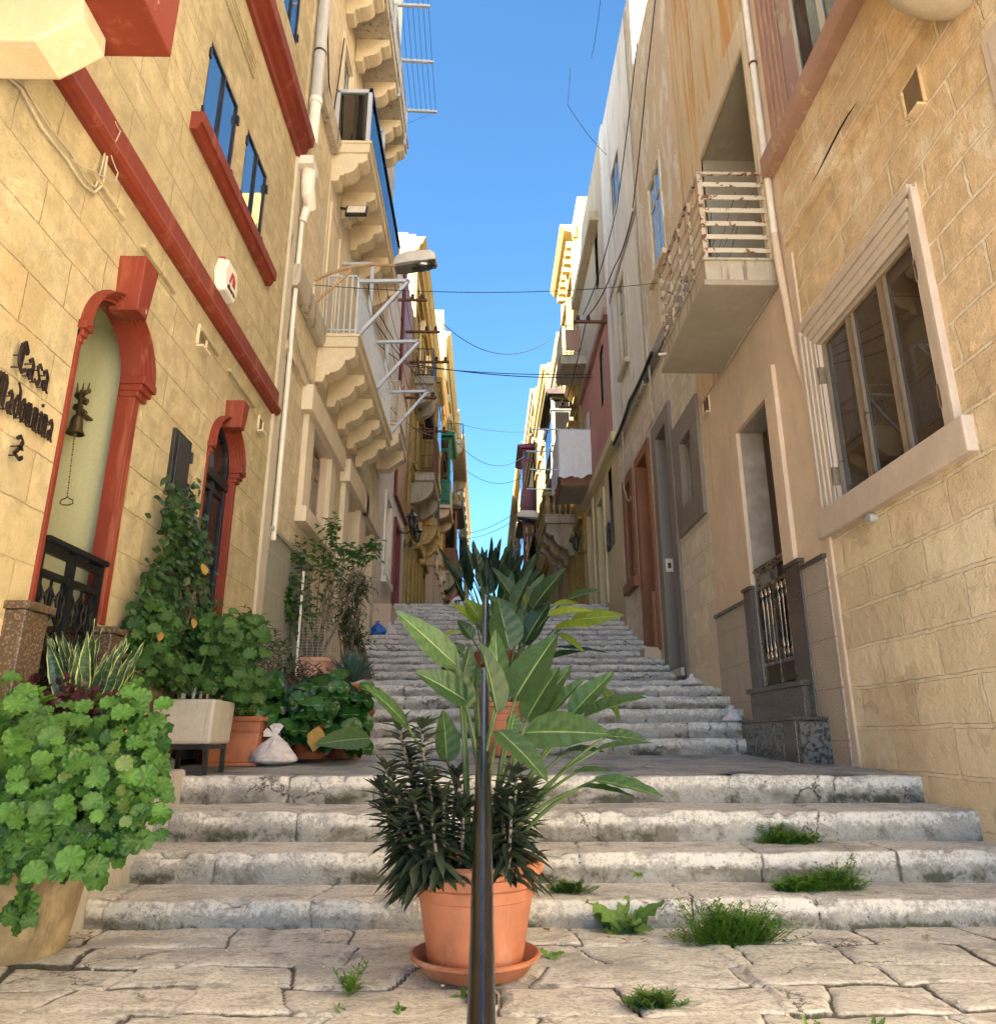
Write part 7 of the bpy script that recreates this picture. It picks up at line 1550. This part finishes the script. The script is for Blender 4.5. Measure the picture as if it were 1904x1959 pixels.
# weeds on the paving and steps
def weed(px, py, z, w, h, n, mat, label, kind='grass', Y=None):
    c = atZ(px, py, z); o = thing('weed', label, 'weed', c, 'weeds growing from the joints of the steps'); lf = MB()
    for k in range(n):
        ox = R.gauss(0, w*.35); b = c+V((ox, R.gauss(0, .018), -.012)); hh = h*R.uniform(.35, 1.1)*(1-.5*(abs(ox)/w))*(.75+1.1*abs(fr(ox*22, px*.1, 3))); a = R.random()*6.28
        if kind == 'grass':
            t = b+V((math.cos(a)*hh*.65+ox*.5, math.sin(a)*hh*.4-.02, hh*.9)); pts = [b.lerp(t, i/5)+V((0, 0, 0)) for i in range(6)]
            lf.tube(pts, .0012, n=3, cap=False, col=(.5, .3, .5))
            for i in range(1, 6):
                for q in range(3): a2 = R.random()*6.28; small_leaf(lf, pts[i], (math.cos(a2), math.sin(a2), .5), (0, 0, 1), .030, .0065)
        else:
            l = hh; t = b+V((math.cos(a)*l*.9, math.sin(a)*l*.5, l*R.uniform(.1, .9))); paddle(lf, b, t, l*.33, (0, -.6, 1), droop=.15, fold=.2, n=8, wave=.5, prof='lance')
    leafpart('leaves', lf, mat, o); return o
weed(1511, 1617, .262, .17, .13, 190, 'weed_leaf', 'grassy weed on the tread of the third step, right side')
weed(1475, 1612, .262, .05, .18, 60, 'weed_leaf', 'taller grassy sprig left of the third step tuft')
weed(1590, 1700, .125, .14, .15, 190, 'weed_leaf', 'feathery green weed on the second tread at the right'); weed(1520, 1702, .125, .12, .10, 120, 'weed_leaf', 'lower spreading weed joined left of the second tread weed')
weed(1400, 1803, .0, .19, .21, 420, 'weed_leaf', 'largest bright green feathery weed at the foot of the first step')
weed(1085, 1704, .125, .09, .07, 120, 'weed_dark', 'mossy grass tuft on the first step right of the big pot')
weed(1190, 1782, .0, .09, .26, 26, 'weed_dark', 'broad leaved rosette weed at the foot of the first step beside the pot', 'rosette')
weed(1215, 1745, .06, .03, .09, 14, 'weed_dark', 'small leaf cluster above the broad leaved rosette', 'rosette') if False else None
weed(1056, 1827, .0, .02, .09, 8, 'weed_leaf', 'tiny four leaved seedling right of the saucer', 'rosette')
weed(1247, 1922, .0, .08, .08, 90, 'weed_dark', 'small dry green tuft in a paving joint at the bottom'); weed(767, 1928, .0, .03, .04, 16, 'weed_leaf', 'tiny weed left of the pot at the bottom edge', 'rosette')
weed(668, 1895, .0, .02, .13, 16, 'weed_leaf', 'thin upright sprig in a joint left of the pot'); weed(652, 1926, .0, .025, .04, 18, 'weed_dark', 'flat dark rosette under the thin sprig', 'rosette'); weed(620, 1783, .0, .025, .05, 12, 'weed_leaf', 'small leafy weed below the first step left of the pot', 'rosette')
weed(885, 1905, .0, .02, .08, 12, 'weed_leaf', 'weed sprig just left of the handrail foot', 'rosette'); weed(1560, 1960, .0, .04, .05, 12, 'weed_dark', 'dark rosette cut by the bottom edge at the right', 'rosette'); weed(1668, 1956, .0, .025, .05, 12, 'weed_dark', 'dark leafy weed nearest the bottom right corner', 'rosette'); weed(1222, 1672, .25, .02, .05, 16, 'weed_leaf', 'fern like sprig stuck to the second riser', 'rosette')
# ------------------------------------------------------------------ handrails
def handrail(a, b, r, label, posts, cap=True):
    a, b = V(a), V(b); o = thing('handrail', label, 'handrail', a, 'handrails down the middle of the steps'); m = MB(); n = 40
    pts = []; rr = []
    for i in range(n+1): t = i/n; p = a.lerp(b, t); pts.append(p); rr.append(r*(1+.012*math.sin(i*2.3)))
    m.tube(pts, rr, n=28); rl = part('rail', m, M['rail_paint'], o, smooth=True, angle=50)
    d = (b-a).normalized(); m = MB(); m.tube([b-d*.004, b+d*.012], [r*1.03, r*.9], n=24); part('end_cap', m, M['steel'], rl, smooth=True)
    m = MB()
    for y in posts:
        t = (y-a.y)/(b.y-a.y); p = a.lerp(b, t); g = ground_z(y) if y > 2.4 else -.3; m.tube([V((p.x, y, g-.02)), p], r*.62, n=14); m.tube([V((p.x, y, g-.01)), V((p.x, y, g+.012))], r*1.9, n=14)
    part('post', m, M['rail_paint'], o, smooth=True); return o
A = atY(920, 1959, 1.72); B_ = atY(925, 1287, 4.58); d = (B_-A); A0 = A-d*.32
handrail(A0, B_, .0295, 'nearest brown glossy handrail pole running up the middle of the picture', (2.93, 4.45))
A = atY(926, 1275, 5.2); B_ = atY(928, 1142, 7.6); handrail(A, B_, .0235, 'farther brown handrail pole seen above the near one', (5.45, 7.45))
# ------------------------------------------------------------------ rubbish bags
def bag(c, rx, ry, rz, mat, label, knot=True, tail=1.0, group=None):
    o = thing('rubbish_bag', label, 'bag', c, group); m = MB(); n, k = 36, 20; vs = []; fs = []; sd = R.random()*50
    for i in range(k+1):
        t = i/k; r = min(1, t*7)**.5*(1-(max(0, t-.10)/.9)**2.1*.93); r = max(r, .10) if t < .97 else .05; z = t
        for j in range(n):
            a = 2*math.pi*j/n; q = V((math.cos(a)*1.5+sd, math.sin(a)*1.5, t*1.6)); fold = abs(math.sin(a*5+sd+2.2*fr(a, t*2, sd)))*.16*t; cr = 1-fold+.30*fr(q.x, q.y, q.z, 5)+.16*abs(fr(q.x*3, q.y*3, q.z*3, 4))
            vs.append(V(c)+V((math.cos(a)*rx*r*cr, math.sin(a)*ry*r*cr, z*rz+.03*fr(q.x*2, q.y*2, 7)*t)))
    for i in range(k):
        for j in range(n): fs.append((i*n+j, i*n+(j+1) % n, (i+1)*n+(j+1) % n, (i+1)*n+j))
    m.add(vs, fs); part('sack', m, M[mat], o, smooth=True, angle=None)
    if knot:
        m = MB(); t = V(c)+V((0, 0, rz*.97)); m.ball(t, .018, n=8, m=6)
        for d in ((-.9, -.1, .35), (-.25, .1, 1), (.2, 0, .7)):
            d = V(d).normalized(); s = d.cross(V((0, 1, 0))).normalized(); L_ = .09*tail; m.add([t-s*.006, t+s*.006, t+d*L_+s*.04*tail, t+d*L_*1.15, t+d*L_-s*.035*tail], [(0, 1, 2, 3), (0, 3, 4)])
        part('knot', m, M[mat], o, smooth=True)
    return o
bag(V((-1.70, 6.36, .65)), .185, .16, .235, 'bag', 'white tied plastic bag of rubbish next to the square terracotta pot')
b_ = atY(721, 1196, 14.75); bag(V((b_.x, 14.85, 2.80)), .20, .16, .26, 'blue_plastic', 'blue rubbish bag high on the left of the steps', tail=.6)
b_ = atY(744, 1193, 14.75); bag(V((b_.x, 14.9, 2.80)), .15, .13, .24, 'bag', 'small white bag right beside the blue one', tail=.6)
b_ = atY(1328, 1307, 9.75); bag(V((b_.x, 9.85, 1.515)), .14, .12, .12, 'bag', 'crumpled white bag at the foot of the grey framed door', tail=.4)
b_ = atY(1402, 1405, 8.6); bag(V((b_.x, 8.58, 1.03)), .11, .10, .14, 'bag', 'clear white bag on the step left of the granite doorway', tail=.5)
# dry leaf litter, pebbles on the paving
m = MB()
for k in range(46):
    x = R.uniform(-2.1, -1.75) if k < 26 else R.uniform(-1.9, 2.4); y = R.uniform(3.6, 3.92); a = R.random()*6.28; small_leaf(m, (x, y, .004+R.random()*.01), (math.cos(a), math.sin(a), .1), (0, 0, 1), .04, .02)
solo('leaf_litter', m, M['dry_leaf'], 'dry fallen leaves at the foot of the first step', 'leaves', vcol=True, fix=False, kind='stuff')
m = MB()
for k in range(60): x, y = R.uniform(-2, 2.6), R.uniform(2.5, 3.9); r = R.uniform(.003, .010); m.ball((x, y, r*.4), r, r*.8, r*.6, n=6, m=4)
solo('pebbles', m, M['concrete'], 'tiny pebbles scattered over the paving', 'pebbles', kind='stuff')
SKY, SUN, EXPO = .05, 5, 3.5
# ------------------------------------------------------------------ light and sky
w = D.worlds.new('World'); sc.world = w; w.use_nodes = True; nt = w.node_tree; sky = nt.nodes.new('ShaderNodeTexSky'); sky.sky_type = 'NISHITA'; sky.sun_disc = False
EL = rad(37); sd = V((1.0, .80, 0)).normalized(); sd = V((sd.x*math.cos(EL), sd.y*math.cos(EL), -math.sin(EL)))     # direction sunlight travels
sky.sun_elevation = EL; to = -sd; sky.sun_rotation = math.atan2(to.x, to.y)
sky.air_density = .60; sky.dust_density = .0; sky.ozone_density = 4.2; sky.altitude = 50
tn = nt.nodes.new('ShaderNodeMix'); tn.data_type = 'RGBA'; tn.blend_type = 'MULTIPLY'; tn.inputs[0].default_value = 1; tn.inputs[7].default_value = (.70, 1.02, 1.0, 1); nt.links.new(sky.outputs[0], tn.inputs[6]); nt.links.new(tn.outputs[2], nt.nodes['Background'].inputs[0]); nt.nodes['Background'].inputs[1].default_value = SKY
su = D.lights.new('sun', 'SUN'); so = D.objects.new('sun', su); C.objects.link(so); su.energy = SUN; su.angle = rad(.5); su.color = (1, .96, .89)
so.rotation_euler = sd.to_track_quat('-Z', 'Y').to_euler()
sc.view_settings.view_transform = 'Standard'; sc.view_settings.look = 'None'; sc.view_settings.gamma = 1; sc.view_settings.exposure = EXPO
sc.render.engine = 'CYCLES'; sc.cycles.max_bounces = 10; sc.cycles.diffuse_bounces = 8; sc.cycles.transparent_max_bounces = 12
sc.cycles.sample_clamp_indirect = 6
